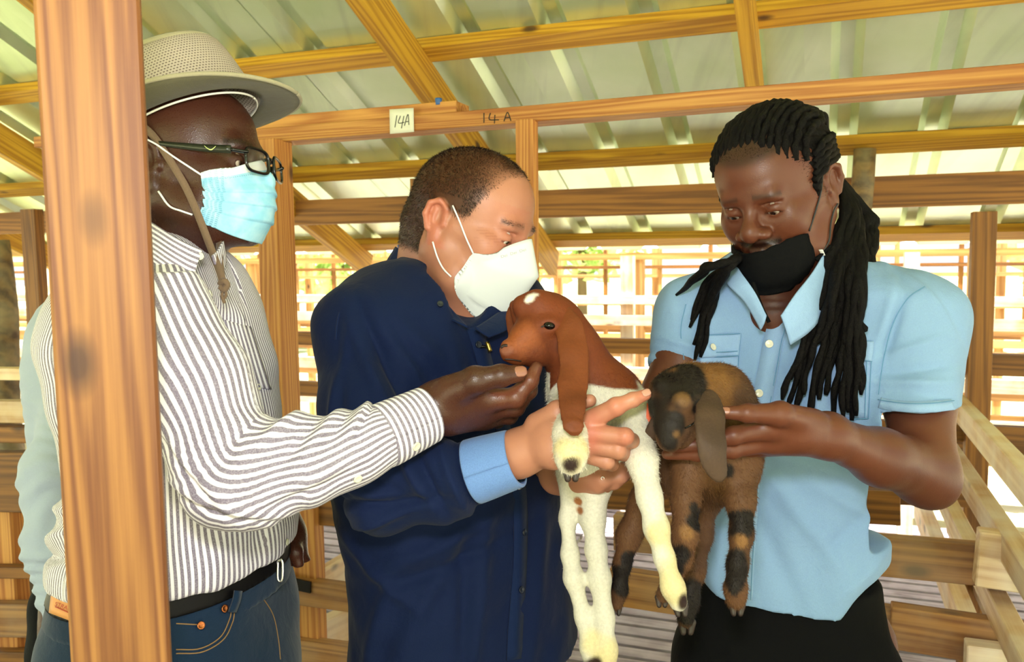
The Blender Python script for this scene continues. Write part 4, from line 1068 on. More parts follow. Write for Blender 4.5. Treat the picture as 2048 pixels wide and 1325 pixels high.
# trousers and shoes
cR = P(1578, 1200, 1.38)
rowsT = stack([prow(1150, 1408, 1742, 1.38, .62, phR), prow(1230, 1384, 1750, 1.38, .62, phR), prow(1340, 1362, 1768, 1.38, .62, phR), (0.85, cR[0], cR[1], 0.17, 0.11)], phR)
trousers('trousers', cR[0], cR[1], 1.02, view_dir(-20), C_BLACK, PR, rowsT)
M_SHOE = simple('black_shoe_leather', '#14110f', 0.45); shoes(cR[0], cR[1], view_dir(-20), PR, M_SHOE)
# mask under the nose
C_MASK = cloth('black_mask_cloth', '#060608', '#0a0a0c', 0.9, sheen=0.0)
rows = [[hR.p(.058, .060, -.050), hR.p(.076, .053, -.048), hR.p(.098, .036, -.050), hR.p(.114, .0, -.056), hR.p(.100, -.036, -.054), hR.p(.062, -.058, -.056), hR.p(.035, -.068, -.06)],
        [hR.p(.055, .062, -.072), hR.p(.076, .057, -.074), hR.p(.102, .042, -.076), hR.p(.124, .0, -.078), hR.p(.102, -.042, -.078), hR.p(.062, -.062, -.078), hR.p(.033, -.070, -.08)],
        [hR.p(.052, .061, -.094), hR.p(.070, .055, -.100), hR.p(.096, .040, -.106), hR.p(.115, .0, -.108), hR.p(.096, -.040, -.106), hR.p(.060, -.060, -.102), hR.p(.032, -.068, -.10)],
        [hR.p(.050, .054, -.110), hR.p(.064, .046, -.119), hR.p(.080, .030, -.129), hR.p(.090, .0, -.131), hR.p(.080, -.030, -.129), hR.p(.058, -.050, -.121), hR.p(.040, -.060, -.11)]]
V2, F2, _ = sheet(rows, 34, 22, 0.0022, lambda Gd: 0.0012 * np.sin(Gd[..., 2:3] * 420 + 3 * Gd[..., 0:1] * 40) * U_)
V2 = push_out(V2, bvHR, .0022); maskR = mk('face_mask', (V2, F2), C_MASK, PR); maskR['label'] = 'black cloth mask worn below the nose'
M_LOOPB = simple('black_ear_loop', '#17171a', 0.6)
mk('ear_loop', tube([on_side(hR, bvHR, x, z, 1) for x, z in ((.058, -.050), (.040, -.026), (.022, -.002), (.006, .018), (-.004, .028))], 0.0013, 6), M_LOOPB, maskR)
mk('ear_loop', tube([on_side(hR, bvHR, x, z, 1) for x, z in ((.050, -.096), (.034, -.078), (.016, -.058), (.000, -.042), (-.010, -.034))], 0.0013, 6), M_LOOPB, maskR)
mk('mask_tag', tube([on_side(hR, bvHR, .044, -.096, 1, .003), on_side(hR, bvHR, .050, -.084, 1, .003)], 0.0035, 6, flat=.3), simple('white_tag', '#d8d8d8', .6), maskR)
mk('mask_corner', tube([on_side(hR, bvHR, .052, -.098, 1, .001), on_side(hR, bvHR, .030, -.086, 1, .001)], [0.009, 0.005], 8, flat=.4), C_MASK, maskR)
# eyebrows handled in skin tint; moustache
V2, F2, C2 = blades(Vh, Fh, vnormals(Vh, Fh), 60000, 0.006, 0.0006, -hR.U + 0.1 * hR.F, 5, keep=lambda p, n, R: (lambda L: (np.abs(L[:, 2] + .050) < .005) & (L[:, 0] > .085) & (np.abs(L[:, 1]) < .032))(hR.loc(p)))
M_HAIRB = simple('black_hair', '#0b0807', 0.55, spec=.15)
o = mk('moustache', (V2, F2), M_HAIRB, PR); o['kind'] = 'stuff'
# hair: scalp cap with locks lying back over it, gathered behind
kk = NT('dreadlock_hair'); tc = kk.n('TexCoord'); n1 = kk.n('TexNoise', Scale=160.0, Detail=3.0); kk.l(tc.outputs['Object'], n1.inputs['Vector']); n2 = kk.n('TexNoise', Scale=1200.0, Detail=1.0); kk.l(tc.outputs['Object'], n2.inputs['Vector'])
kk.base(kk.ramp(n1.outputs['Fac'], [(0.3, lin('#050404')), (0.75, lin('#0f0b0b'))])); kk.p(Roughness=0.62); kk.bump(kk.math('ADD', n1.outputs['Fac'], kk.math('MULTIPLY', n2.outputs['Fac'], .5)), 0.9, 0.0025); M_DREAD = kk.m
M_DREAD.node_tree.nodes['Principled BSDF'].inputs['Specular IOR Level'].default_value = 0.12
V2, F2, C2 = blades(Vh, Fh, vnormals(Vh, Fh), 160000, 0.004, 0.0008, -hR.F + .3 * hR.U, 6, keep=lambda p, n, R: (lambda L: (np.abs(L).max(1) < .14) & (((L[:, 2] > .079) & (L[:, 0] > .02)) | ((np.abs(L[:, 1]) > .058) & (L[:, 2] > -.012) & (L[:, 0] < .030 + .35 * L[:, 2] + .004 * R.normal(size=len(p))) & (L[:, 0] > .004))))(hR.loc(p)), lift=.3)
o = mk('hairline', (V2, F2), M_HAIRB, PR); o['kind'] = 'stuff'
HR = empty('hair', hR.c); HR.parent = PR; HR.location = Vector(hR.c.tolist()) - Vector(PR.location)
G = Field(hR.c - 0.17, hR.c + 0.17, 0.0034)
G.add(hR.E(-0.020, 0, 0.044, 0.108, 0.087, 0.089), 0.01)
G.add(hR.E(-0.075, 0, 0.010, 0.045, 0.062, 0.060), 0.02)
# face opening, below a hairline
G.sub(hR.E(0.124, 0, -0.022, 0.085, 0.070, 0.094), 0.008)
for y in (-1, 1):
    G.sub(hR.E(0.052, y * 0.09, -0.048, 0.052, 0.05, 0.058), 0.008); G.sub(hR.E(-0.018, y * 0.088, -0.03, 0.026, 0.03, 0.05), 0.006)
    G.add(hR.C((0.022, y * 0.078, 0.012), (0.026, y * 0.075, -0.008), 0.009, 0.004), 0.008)
G.cut(hR.p(-0.05, 0, -0.055), -hR.U)
V, F = G.mesh(1); V = V + vnormals(V, F) * (0.0016 * snoise(V, 60, 9))[:, None]
mk('scalp_hair', (V, F), M_DREAD, HR)
def lock(pts, r0, r1, parent, seed, seg=None, wob=0.0018):
    R = np.random.default_rng(seed); pts = np.asarray(pts); m = seg or 34; C = crom(pts, m); t = np.linspace(0, 1, m)
    for ax in (R_, F_): C = C + np.outer(wob * (np.sin(t * R.uniform(9, 17) + R.uniform(0, 6)) + 0.6 * np.sin(t * R.uniform(25, 40) + R.uniform(0, 6))) * np.minimum(1, t * 5), ax)
    rad = (r0 + (r1 - r0) * t) * (1 + 0.16 * np.sin(t * m * R.uniform(0.8, 1.2) + R.uniform(0, 6)) + R.uniform(-.07, .07, m)); rad[-1] *= 0.55; rad[-2] *= 0.85
    return mk('dreadlock', tube(C, rad, 7, seg=m), M_DREAD, parent)
tie = hR.p(-0.118, 0.028, 0.008)
k_ = 0
for row, (yy) in enumerate(np.linspace(-0.076, 0.076, 17)):
    # over the scalp: start at hairline, follow ellipsoid, end at the tie
    pts = []
    th0 = 0.52 - 0.42 * abs(yy / 0.08) ** 2
    for th in np.linspace(th0, 2.55, 9):
        cy = yy * (1 - 0.15 * (th > 2)); s_ = math.sqrt(max(0.05, 1 - (cy / 0.089) ** 2))
        pts.append(hR.p(-0.020 + 0.110 * s_ * cos(th), cy, 0.044 + 0.089 * s_ * sin(th)))
    pts[0] = hR.p(-.02, yy * .8, .044) + (pts[0] - hR.p(-.02, yy * .8, .044)) * .95; pts.append(tie * 0.85 + 0.15 * pts[-1]); k_ += 1
    lock(pts, 0.0052, 0.0068, HR, 100 + k_, 50, 0.0012)
for side in (1,):
    for zz in np.linspace(0.018, 0.052, 5):
        pts = [hR.p(0.040 - 0.02 * zz / .05, side * 0.080 * math.sqrt(1 - ((zz - .046) / .2) ** 2), zz), hR.p(0.0, side * 0.090, zz + 0.012), hR.p(-0.05, side * 0.084, zz + 0.010), hR.p(-0.09, side * 0.06, zz * .7 + .01), tie]
        k_ += 1; lock(pts, 0.0045, 0.0065, HR, 160 + k_, 40, 0.0012)
# gathered tail falling over his left shoulder, photographed tip positions
tips = [(1566, 800), (1577, 812), (1590, 830), (1603, 790), (1618, 838), (1630, 790), (1640, 800), (1652, 790), (1664, 852), (1672, 800), (1684, 838), (1694, 826), (1702, 842), (1712, 832), (1716, 790), (1722, 780), (1726, 735), (1583, 760), (1600, 750), (1636, 730), (1655, 735), (1675, 740), (1690, 760), (1706, 730), (1718, 700), (1729, 660), (1612, 700), (1628, 690)]
R = np.random.default_rng(3)
for i, (tx, ty) in enumerate(tips):
    f = (tx - 1566) / (1730 - 1566); dep = 1.172 + 0.03 * R.random() + 0.02 * f
    mx = 1668 + 58 * f + R.uniform(-6, 6)
    def seat(x, y, off):
        p, n = hit(bvR, x, y, 0.0)
        d0 = ((p - CAM) @ F_) if p is not None else 1.25
        return P(x, y, d0 - off)
    o1 = R.uniform(0.006, 0.03)
    pts = [tie + 0.3 * (P(1712, 400, 1.37) - tie), P(1688 + 25 * f, 420, 1.34 - 0.03 * R.random()), P(mx - 4, 490, 1.27), seat(mx - 25 * (1 - f), 570, o1 + .004), seat(mx * 0.55 + tx * 0.45 - 4, 650, o1)]
    if ty > 700: pts.append(seat(mx * 0.25 + tx * 0.75, 650 + (ty - 650) * 0.5, o1))
    pts.append(seat(tx, ty, o1 * 0.8))
    lock(pts, 0.0075, 0.0046, HR, 300 + i, 44, 0.0022)
for i in range(9):
    x = 1700 + i * 5; lock([tie, P(x - 8, 400 + 3 * i, 1.37), P(x + 8, 470, 1.35), P(min(x + 22, 1738), 560, 1.30), P(min(x + 20, 1735), 640, 1.265)], 0.009, 0.007, HR, 350 + i, 34)
# bunch over his right shoulder
tips2 = [(1352, 590), (1368, 580), (1382, 655), (1388, 690), (1380, 640), (1396, 690), (1404, 715), (1392, 722), (1410, 650), (1424, 610), (1436, 600), (1386, 560)]
for i, (tx, ty) in enumerate(tips2):
    o1 = R.uniform(0.004, 0.016); f = i / 11
    st = hR.p(-0.06, -0.075, -0.05); a = np.array([1468 - 10 * f, 520 + 12 * f])
    m = a * 0.5 + np.array([tx, ty]) * 0.5 + [(-10 if tx > 1370 else 0), -14]
    lock([st, P(1478, 505 + 10 * f, 1.33), seat(a[0], a[1], 0.02), seat(m[0], m[1], o1 + .004), seat(tx, ty, o1)], 0.0082, 0.0042, HR, 400 + i, 30)
# ================================================================== cropped-hair man, navy shirt (middle)
PM = empty('person', P(915, 1000, 1.42) * [1, 1, 0], 'man with cropped grey-brown hair, white mask and navy shirt holding the white and brown kid', 'person')
phM = radians(45)
hM = Head(P(940, 452, 1.38), 66, 19, 0, 1.0)
nkM = P(888, 590, 1.43)
G = build_head(hM, nkM, 0.068, lid=0.8, chin=-0.108, wide=1.03, jowl=0.016, lips=.8)
G.add(cone(nkM, P(950, 690, 1.38), 0.068, 0.05), 0.05); G.add(cone(hM.p(-.075, 0, -.02), P(852, 560, 1.46), 0.045, 0.05), 0.03)
G.add(hM.C((.02, -.02, -.095), (.05, 0, -.105), 0.026), 0.03)                 # soft under-chin
Vh, Fh = G.mesh(1)
wrM = P(1036, 908, 1.115)
G = Field(P(990, 1000, .95) - 0.02, P(1320, 740, 1.22) + 0.03, 0.0019)
G.add(cone(P(960, 940, 1.13), wrM, 0.029, 0.0250), 0.02)
G.add(cone(wrM, P(1100, 850, 1.10), 0.0240, 0.0165), 0.025); G.add(cone(wrM, P(1120, 892, 1.085), 0.0250, 0.0215), 0.02)
G.add(cone(P(1100, 870, 1.09), P(1178, 848, 1.072), 0.0225, 0.0135), 0.016); G.add(cone(P(1110, 893, 1.08), P(1180, 876, 1.066), 0.0220, 0.0140), 0.016); G.add(cone(P(1110, 905, 1.08), P(1170, 905, 1.072), 0.0195, 0.0125), 0.016)
finger(G, [P(1075, 850, 1.10), P(1115, 824, 1.095), P(1152, 808, 1.09), P(1180, 802, 1.085)], [.0165, .0135, .0105, .0085])
finger(G, [P(1184, 840, 1.066), P(1232, 814, 1.052), P(1266, 800, 1.052), P(1291, 790, 1.055)], [.0132, .0110, .0088, .0072], .003)
finger(G, [P(1184, 868, 1.062), P(1250, 874, 1.048), P(1263, 882, 1.080), P(1240, 884, 1.098)], [.0130, .0108, .0095, .0080], .002)
finger(G, [P(1180, 890, 1.066), P(1236, 902, 1.056), P(1248, 908, 1.088), P(1226, 909, 1.10)], [.0122, .0102, .0090, .0076], .002)
finger(G, [P(1172, 910, 1.076), P(1214, 925, 1.070), P(1224, 930, 1.096), P(1206, 931, 1.105)], [.0112, .0090, .0080, .0068], .002)
Vb, Fb = G.mesh(1)
# his other arm, round the back of the kid, fingers showing under its chest
G = Field(P(1060, 1060, 1.05) - 0.02, P(1300, 860, 1.45) + 0.02, 0.0024)
G.add(cone(P(1085, 900, 1.42), P(1120, 950, 1.28), 0.036, 0.027), 0.02); G.add(cone(P(1120, 950, 1.28), P(1165, 958, 1.20), 0.028, 0.026), 0.02)
finger(G, [P(1160, 940, 1.19), P(1205, 945, 1.165), P(1240, 938, 1.165), P(1262, 932, 1.17)], [.016, .0115, .0095, .0075])
finger(G, [P(1160, 955, 1.185), P(1206, 960, 1.158), P(1240, 954, 1.16), P(1260, 944, 1.168)], [.016, .0115, .0095, .0075])
finger(G, [P(1158, 966, 1.19), P(1196, 971, 1.165), P(1228, 966, 1.165), P(1250, 955, 1.172)], [.014, .0105, .0088, .0070])
finger(G, [P(1155, 970, 1.20), P(1186, 977, 1.18), P(1210, 974, 1.18), P(1226, 966, 1.185)], [.013, .0095, .0080, .0064])
finger(G, [P(1150, 935, 1.20), P(1185, 925, 1.20), P(1215, 922, 1.205)], [.014, .011, .008])
Vc, Fc = G.mesh(1)
fM = view_dir(45); G = core_and_legs(*P(915, 1000, 1.43)[:2], P(900, 680, 1.42)[2], 1.0, fM, 0.10, 0.19); Vd, Fd = G.mesh(1)
V, F = joinVF([(Vh, Fh), (Vb, Fb), (Vc, Fc), (Vd, Fd)])
def scalp_M(L):
    """1 inside the haired scalp of the cropped head"""
    hl = 0.062 + 0.018 * np.cos(L[:, 1] * 42) - 0.0        # front hairline height
    side = np.abs(L[:, 1])
    f = sstep(-0.004, 0.010, L[:, 2] - (0.010 + 2.1 * np.maximum(L[:, 0] - 0.028, 0) - 0.35 * np.maximum(-L[:, 0], 0) * 1.6))
    top = sstep(0.085, 0.060, L[:, 0] + 0.25 * np.maximum(side - 0.02, 0) - 0.0)
    f = f * sstep(0.078, 0.050, L[:, 0] + 0.30 * np.maximum(side - .02, 0))
    nape = sstep(-0.070, -0.055, L[:, 2]) * (L[:, 0] < -0.03)
    return np.clip(np.maximum(f, nape * (L[:, 0] < -0.04)), 0, 1)
def tint_M(V):
    C = np.ones((len(V), 3)); L = hM.loc(V); inh = np.abs(L).max(1) < 0.16
    s_ = scalp_M(L) * inh * (1 - sstep(.071, .076, np.abs(L[:, 1])) * sstep(1.25, .8, ((L[:, 0] + .018) / .021) ** 2 + ((L[:, 2] + .004) / .033) ** 2))
    thin = np.exp(-((L[:, 0] - 0.045) / 0.022) ** 2) * np.exp(-((np.abs(L[:, 1]) - 0.052) / 0.02) ** 2) * 0.5
    C = C * (1 - (0.90 - 0.40 * thin)[:, None] * s_[:, None] * np.array([0.95, 1.0, 1.05]))
    br = np.exp(-((L[:, 2] - 0.0235) / 0.0045) ** 2) * (L[:, 0] > 0.05) * (np.abs(L[:, 1]) > 0.012) * (np.abs(L[:, 1]) < 0.052) * inh; C *= (1 - 0.4 * br)[:, None]
    lash = np.exp(-((L[:, 2] + 0.0055) / 0.0016) ** 2) * (L[:, 0] > 0.078) * (np.abs(np.abs(L[:, 1]) - .032) < .0145) * inh; C *= 1 - lash[:, None] * np.array([.6, .68, .7])
    crow = inh * (L[:, 0] > .05) * (L[:, 0] < .082) * (np.abs(L[:, 1]) > .042) * np.exp(-((L[:, 2] + .004) / .014) ** 2) * (np.sin((L[:, 2] - .3 * L[:, 0]) * 1500) > .55); C *= 1 - crow[:, None] * np.array([.14, .2, .2])
    ear = inh * sstep(.0785, .084, np.abs(L[:, 1])) * (np.abs(L[:, 2]) < .045); C *= 1 - ear[:, None] * np.array([-.08, .16, .18])
    red = inh * np.exp(-((L[:, 0] - .085) / .03) ** 2) * (L[:, 2] < 0.05); C *= 1 - red[:, None] * np.array([0, .10, .10])
    # knuckles redder
    for q in (P(1184, 838, 1.05), P(1184, 870, 1.045), P(1252, 877, 1.04), P(1232, 814, 1.045), P(1180, 893, 1.05), P(1291, 790, 1.05)):
        w_ = np.exp(-(np.linalg.norm(V - q, axis=1) / 0.014) ** 2); C *= 1 - w_[:, None] * np.array([-.05, .16, .14])
    return C
me = mesh_np('body', V, F); set_col(me, tint_M(V)); put('body', me, SK_M, PM)
for y in (-1, 1): eye_obj(hM, y, PM, look=(0, -0.5), iris='#4a3a28', sclera='#c8bdb2')
nail(P(1291, 790, 1.055), .0078, P(1291, 790, 1.055) - P(1266, 800, 1.052), U_ * 0.5 - F_, 0.010, M_NAIL_L, PM)
V2, F2 = tube([P(1203, 949, 1.152), P(1208, 953, 1.148), P(1207, 962, 1.147), P(1203, 969, 1.150)], 0.0012, 8); rg = mk('ring', (V2, F2), M_SILVER, PM)
mk('ring_stone', disc(P(1205, 957, 1.147), -F_, 0.0026, 0.002, 8), M_SILVER, rg)
# short hair
M_HM = NT('cropped_hair'); a_ = M_HM.n('Attribute', _attribute_name='tint'); M_HM.base(a_.outputs['Color']); M_HM.p(Roughness=0.45); M_HM = M_HM.m
Nh = vnormals(Vh, Fh); bvHM = bvh_of(Vh, Fh)
def keep_M(p, n, R):
    L = hM.loc(p); s_ = scalp_M(L); thin = np.exp(-((L[:, 0] - 0.050) / 0.026) ** 2) * np.exp(-((np.abs(L[:, 1]) - 0.050) / 0.022) ** 2) * 0.8
    ear = (np.abs(L[:, 1]) > 0.0775) & (np.abs(L[:, 0] + .014) < 0.03) & (np.abs(L[:, 2]) < 0.04)
    return (R.random(len(p)) < s_ * (1 - thin)) & ~ear & (np.abs(L).max(1) < .15)
def col_M(p):
    L = hM.loc(p); vv_ = np.random.default_rng(2).uniform(.4, 2.0, (len(p), 1)); g = sstep(0.05, -0.05, L[:, 2])[:, None]; return (np.array(lin('#2a1e18')) * (1 - g) + np.array(lin('#4a3c33')) * g) * vv_
V2, F2, C2 = blades(Vh, Fh, Nh, 110000, 0.0065, 0.0012, lambda p: (hM.F * 0.5 - hM.U * 0.8)[None, :] * 1.0 + 0 * p, 8, keep=keep_M, colf=col_M, lift=0.55)
me = mesh_np('hair', V2, F2); set_col(me, C2); o = put('hair', me, M_HM, PM); o['kind'] = 'stuff'
# eyebrows
for y in (-1, 1):
    V2, F2, C2 = blades(Vh, Fh, Nh, 200000, 0.006, 0.0006, -hM.F * .3 + y * hM.L, 18 + y, keep=lambda p, n, R: (lambda L: (np.abs(L[:, 2] - 0.0235 - 0.002 * np.sin(np.abs(L[:, 1]) * 60)) < 0.0040) & (L[:, 1] * y > 0.014) & (L[:, 1] * y < 0.050) & (L[:, 0] > 0.05))(hM.loc(p)), colf=col_M)
    me = mesh_np('eyebrow', V2, F2); set_col(me, C2); o = put('eyebrow', me, M_HM, PM); o['kind'] = 'stuff'
# shirt
lo = np.minimum.reduce([P(590, 1450, 1.0), P(590, 1450, 1.62)]); hi = np.maximum.reduce([P(1200, 460, 1.0), P(1200, 460, 1.62)])
G = Field(lo, hi, 0.0048)
rows = [prow(512, 815, 985, 1.44, .8, phM), prow(535, 770, 1030, 1.43, .72, phM), prow(570, 716, 1075, 1.425, .62, phM), prow(620, 684, 1100, 1.42, .58, phM), prow(700, 672, 1112, 1.42, .60, phM), prow(800, 670, 1118, 1.42, .64, phM),
        prow(900, 676, 1122, 1.42, .68, phM), prow(1000, 692, 1124, 1.42, .70, phM), prow(1100, 712, 1128, 1.42, .70, phM), prow(1200, 716, 1138, 1.42, .70, phM), prow(1325, 716, 1152, 1.42, .70, phM), prow(1440, 716, 1156, 1.42, .70, phM)]
G.add(stack(rows, phM, 2.3), 0.01)
G.add(cone(P(770, 590, 1.36), P(728, 650, 1.31), 0.045, 0.056), 0.05)
G.chain([(P(730, 660, 1.31), .0560), (P(730, 820, 1.24), .0570), (P(768, 975, 1.165), .0560)], 0.035)
G.chain([(P(768, 978, 1.165), .0560), (P(880, 962, 1.14), .0500), (P(958, 938, 1.125), .0400)], 0.03)
G.sub(cone(P(925, 560, 1.34), P(950, 655, 1.262), 0.058, 0.012), 0.006)
G.cut(P(950, 1400, 1.3), [0, .1, -1])
nrm = P(1010, 922, 1.115) - P(900, 955, 1.135)
cut_local(G, P(962, 935, 1.125), nrm, [P(948, 900, 1.12)[0], -9, P(960, 1060, 1.12)[2]], [P(1100, 900, 1.12)[0], P(960, 900, 1.20)[1], P(960, 820, 1.12)[2]])
V, F = G.mesh(2)
def crease_f(V, px, py, d, dirp, L, w_, amp, dep=0.12):
    c = P(px, py, d); t = unit(dirp[0] * R_ + dirp[1] * U_); s = np.cross(t, F_); q = V - c; a = q @ t; b = q @ s
    return amp * np.exp(-(a / L) ** 2) * np.exp(-(b / w_) ** 2) * (np.abs(q @ F_) < dep)
def apply_folds(V, F, lst, n1=.002, n2=.001, seed=31, an=(1, 1, 1)):
    N = vnormals(V, F); h = n1 * snoise(V, 4.5, seed, aniso=an) + n2 * snoise(V, 13, seed + 1, aniso=an)
    for c in lst: h = h + crease_f(V, *c)
    return V + N * h[:, None]
V = apply_folds(V, F, [(700, 980, 1.1, (1, -.3), .05, .006, 0.0120), (720, 1010, 1.1, (1, .1), .05, .006, -0.0120), (735, 950, 1.1, (1, -.5), .05, .006, -0.0090), (760, 1040, 1.12, (.8, .3), .05, .006, 0.0090),
    (820, 940, 1.1, (.6, -1), .05, .008, 0.0105), (860, 960, 1.1, (.5, -1), .05, .007, -0.0105), (905, 960, 1.1, (.4, -1), .05, .007, 0.0105), (930, 950, 1.1, (.3, -1), .05, .006, -0.0090), (800, 1010, 1.1, (1, .15), .07, .008, -0.0090),
    (760, 760, 1.25, (.5, -1), .09, .008, 0.0090), (790, 740, 1.27, (.5, -1), .09, .007, -0.0135), (820, 720, 1.3, (.6, -1), .10, .01, 0.0075), (670, 820, 1.2, (.1, 1), .10, .008, 0.0075), (700, 860, 1.2, (-.2, 1), .08, .008, -0.0075),
    (880, 1080, 1.28, (.9, .4), .10, .012, 0.0105), (900, 1120, 1.28, (.9, .3), .10, .010, -0.0105), (850, 1200, 1.28, (.5, 1), .12, .014, 0.0090), (960, 1180, 1.27, (.1, 1), .14, .012, 0.0090), (930, 1230, 1.27, (.0, 1), .12, .010, -0.0090),
    (1080, 1150, 1.3, (.1, 1), .14, .012, 0.0090), (760, 1120, 1.32, (.8, -.6), .08, .010, 0.0090), (760, 1250, 1.3, (.3, 1), .10, .012, 0.0090), (860, 700, 1.3, (.8, -.8), .08, .012, 0.0075), (925, 760, 1.28, (.3, -1), .08, .012, 0.0060)], .003, .0018, 41)
shirtM = mk('shirt', (V, F), C_NAVY, PM); bvM = bvh_of(V, F)
C_NAVY2 = cloth('navy_cotton_doubled', '#0d1f46', '#0a1838', 0.8, sheen=0.04)
seam_strip('placket', [(948, 655), (962, 700), (978, 760), (1000, 840), (1018, 900), (1034, 960), (1040, 1020), (1040, 1100), (1036, 1180), (1030, 1260), (1028, 1320)], 0.030, 0.0010, bvM, C_NAVY2, shirtM, 0.002)
for x, y in ((954, 690), (1012, 838), (1046, 1066), (1040, 1180)): button(x, y, bvM, M_NBTN, shirtM, .0055, 0.003)
seam_strip('shoulder_seam', [(690, 596), (676, 640), (672, 680)], 0.003, 0.0006, bvM, C_NAVY2, shirtM, 0.001)
collar([P(792, 494, 1.45), P(826, 520, 1.40), P(862, 570, 1.345), P(902, 618, 1.30), P(936, 656, 1.262)],
       [P(770, 530, 1.45), P(800, 570, 1.395), P(838, 612, 1.335), P(868, 628, 1.30), P(905, 640, 1.272)], shirtM, C_NAVY2)
collar([P(1046, 588, 1.43), P(1016, 612, 1.365), P(982, 636, 1.31), P(950, 657, 1.268)],
       [P(1080, 604, 1.41), P(1050, 632, 1.34), P(1014, 660, 1.29), P(978, 676, 1.266)], shirtM, C_NAVY2)
collar([P(796, 490, 1.45), P(826, 488, 1.51), P(880, 500, 1.54), P(960, 520, 1.50)], [P(800, 520, 1.46), P(826, 520, 1.52), P(880, 530, 1.55), P(960, 550, 1.52)], shirtM, C_CUFF, 'collar_band')
button(878, 612, bvM, M_NBTN, shirtM, .005, 0.006)
# turned-back chambray cuff
a, b = P(949, 945, 1.125), P(1029, 919, 1.112); ax = unit(b - a); x_ = unit(np.cross(ax, U_)); y_ = np.cross(ax, x_)
rows = []
for (t, r) in ((-0.02, .0415), (0.0, .0425), (.3, .0415), (.6, .0400), (.9, .0385), (1.0, .0375), (1.0, .0345)):
    rows.append([a + (b - a) * t + r * (cos(q) * x_ + sin(q) * y_) * (1 + .03 * sin(3 * q + t)) for q in np.linspace(0, 2 * pi, 25)])
V2, F2, _ = sheet(rows, 60, 22, 0.0018); cf = mk('cuff', (V2, F2), C_CUFF, shirtM); cf['label'] = 'light chambray lining of the turned-back cuff'
p_ = P(1038, 974, 1.105); mk('button', disc(p_, -F_, .0042, .002), M_NBTN, cf)
# clip microphone on the placket
mic = empty('lapel_microphone', P(968, 697, 1.25)); mic.parent = PM; mic.location = Vector(P(968, 697, 1.25).tolist()) - Vector(PM.location)
pm, nm = hit(bvM, 968, 697, 0.006)
if pm is not None:
    mk('microphone_capsule', tube([pm + R_ * .001 + U_ * .009 - F_ * .002, pm + R_ * .006 - U_ * .006 - F_ * .003], [.0030, .0036], 10, seg=6), M_BRASS, mic)
    mk('clip', tube([pm - R_ * .012 + U_ * .001, pm - R_ * .004 + U_ * .002 - F_ * .002, pm + R_ * .002], [.0035, .0022, .0022], 8), M_BLK, mic)
# trousers and shoes
cM = P(930, 1300, 1.43)
rowsT = stack([prow(1280, 730, 1140, 1.43, .70, phM), (0.88, cM[0], cM[1], 0.17, 0.12)], phM)
trousers('trousers', cM[0], cM[1], 1.0, fM, C_BLACK, PM, rowsT); shoes(cM[0], cM[1], fM, PM, M_SHOE)
# white folded mask
C_WM = simple('white_mask_fleece', '#d2d6da', 0.75)
def sym(r): return [(x, -y, z) for (x, y, z) in r] + [r_ for r_ in r[::-1][1:]]
r0 = [(.054, .060, -.034), (.076, .050, -.026), (.096, .026, -.004), (.110, 0, .010)]
r1 = [(.050, .063, -.042), (.084, .055, -.046), (.122, .026, -.044), (.140, 0, -.042)]
r2 = [(.036, .065, -.078), (.062, .056, -.100), (.098, .028, -.114), (.114, 0, -.116)]
r3 = [(.036, .062, -.086), (.048, .056, -.108), (.064, .028, -.126), (.072, 0, -.130)]
rowsM = rows = [[hM.p(*q) for q in [(x, -y, z) for x, y, z in r] + [(x, y, z) for x, y, z in r[::-1][1:]]] for r in (r0, r1, r2, r3)]
V2, F2, _ = sheet(rows, 33, 25, 0.0018, linear=True); V2 = push_out(V2, bvHM, .002); mkM = put('face_mask', mesh_np('face_mask', V2, F2), C_WM, PM, smooth=False); mkM['label'] = 'white folded respirator mask'
bvMask = bvh_of(V2, F2)
M_LOOPW = simple('white_elastic', '#e4e4e6', 0.6)
mk('ear_loop', tube([on_side(hM, bvHM, x, z, -1, .003) for x, z in ((.056, -.036), (.040, -.018), (.022, .004), (.004, .024))], 0.0014, 6), M_LOOPW, mkM)
mk('ear_loop', tube([on_side(hM, bvHM, x, z, -1, .003) for x, z in ((.038, -.080), (.022, -.072), (.006, -.058), (-.008, -.038))], 0.0014, 6), M_LOOPW, mkM)
# ================================================================== man in the hat, striped shirt (left)
PL = empty('person', P(340, 1000, 1.22) * [1, 1, 0], 'man in taupe mesh hat, glasses and striped shirt, behind the big post', 'person')
phL = radians(72); fL = view_dir(72)
hL = Head(P(381, 342, 1.20), 83, -4, 0, 1.0)
nkL = P(345, 500, 1.24)
G = build_head(hL, nkL, 0.064, lid=0.45, nose=0.95, chin=-0.094, wide=1.03, jowl=0.008)
G.add(cone(nkL, P(345, 600, 1.23), 0.064, 0.06), 0.04)
G.add(cone(hL.p(.03, -.02, -.085), P(370, 500, 1.20), 0.03, 0.03), 0.03)
Vh, Fh = G.mesh(1)
G = Field(P(790, 920, 1.0) - 0.02, P(1110, 690, 1.2) + 0.02, 0.0019)
wrL = P(872, 815, 1.10)
G.add(cone(P(800, 850, 1.07), wrL, 0.030, 0.0285), 0.02)
G.add(cone(wrL, P(940, 780, 1.105), 0.0290, 0.0270), 0.02); G.add(cone(P(900, 815, 1.115), P(965, 812, 1.125), 0.0290, 0.0235), 0.025)
G.add(cone(P(905, 825, 1.125), P(968, 832, 1.145), 0.0270, 0.0190), 0.02)
finger(G, [P(900, 785, 1.085), P(950, 762, 1.072), P(1002, 752, 1.070), P(1036, 748, 1.076)], [.0225, .0175, .0135, .0108])
finger(G, [P(960, 802, 1.11), P(1030, 796, 1.100), P(1060, 762, 1.100), P(1073, 736, 1.105)], [.0180, .0125, .0102, .0080])
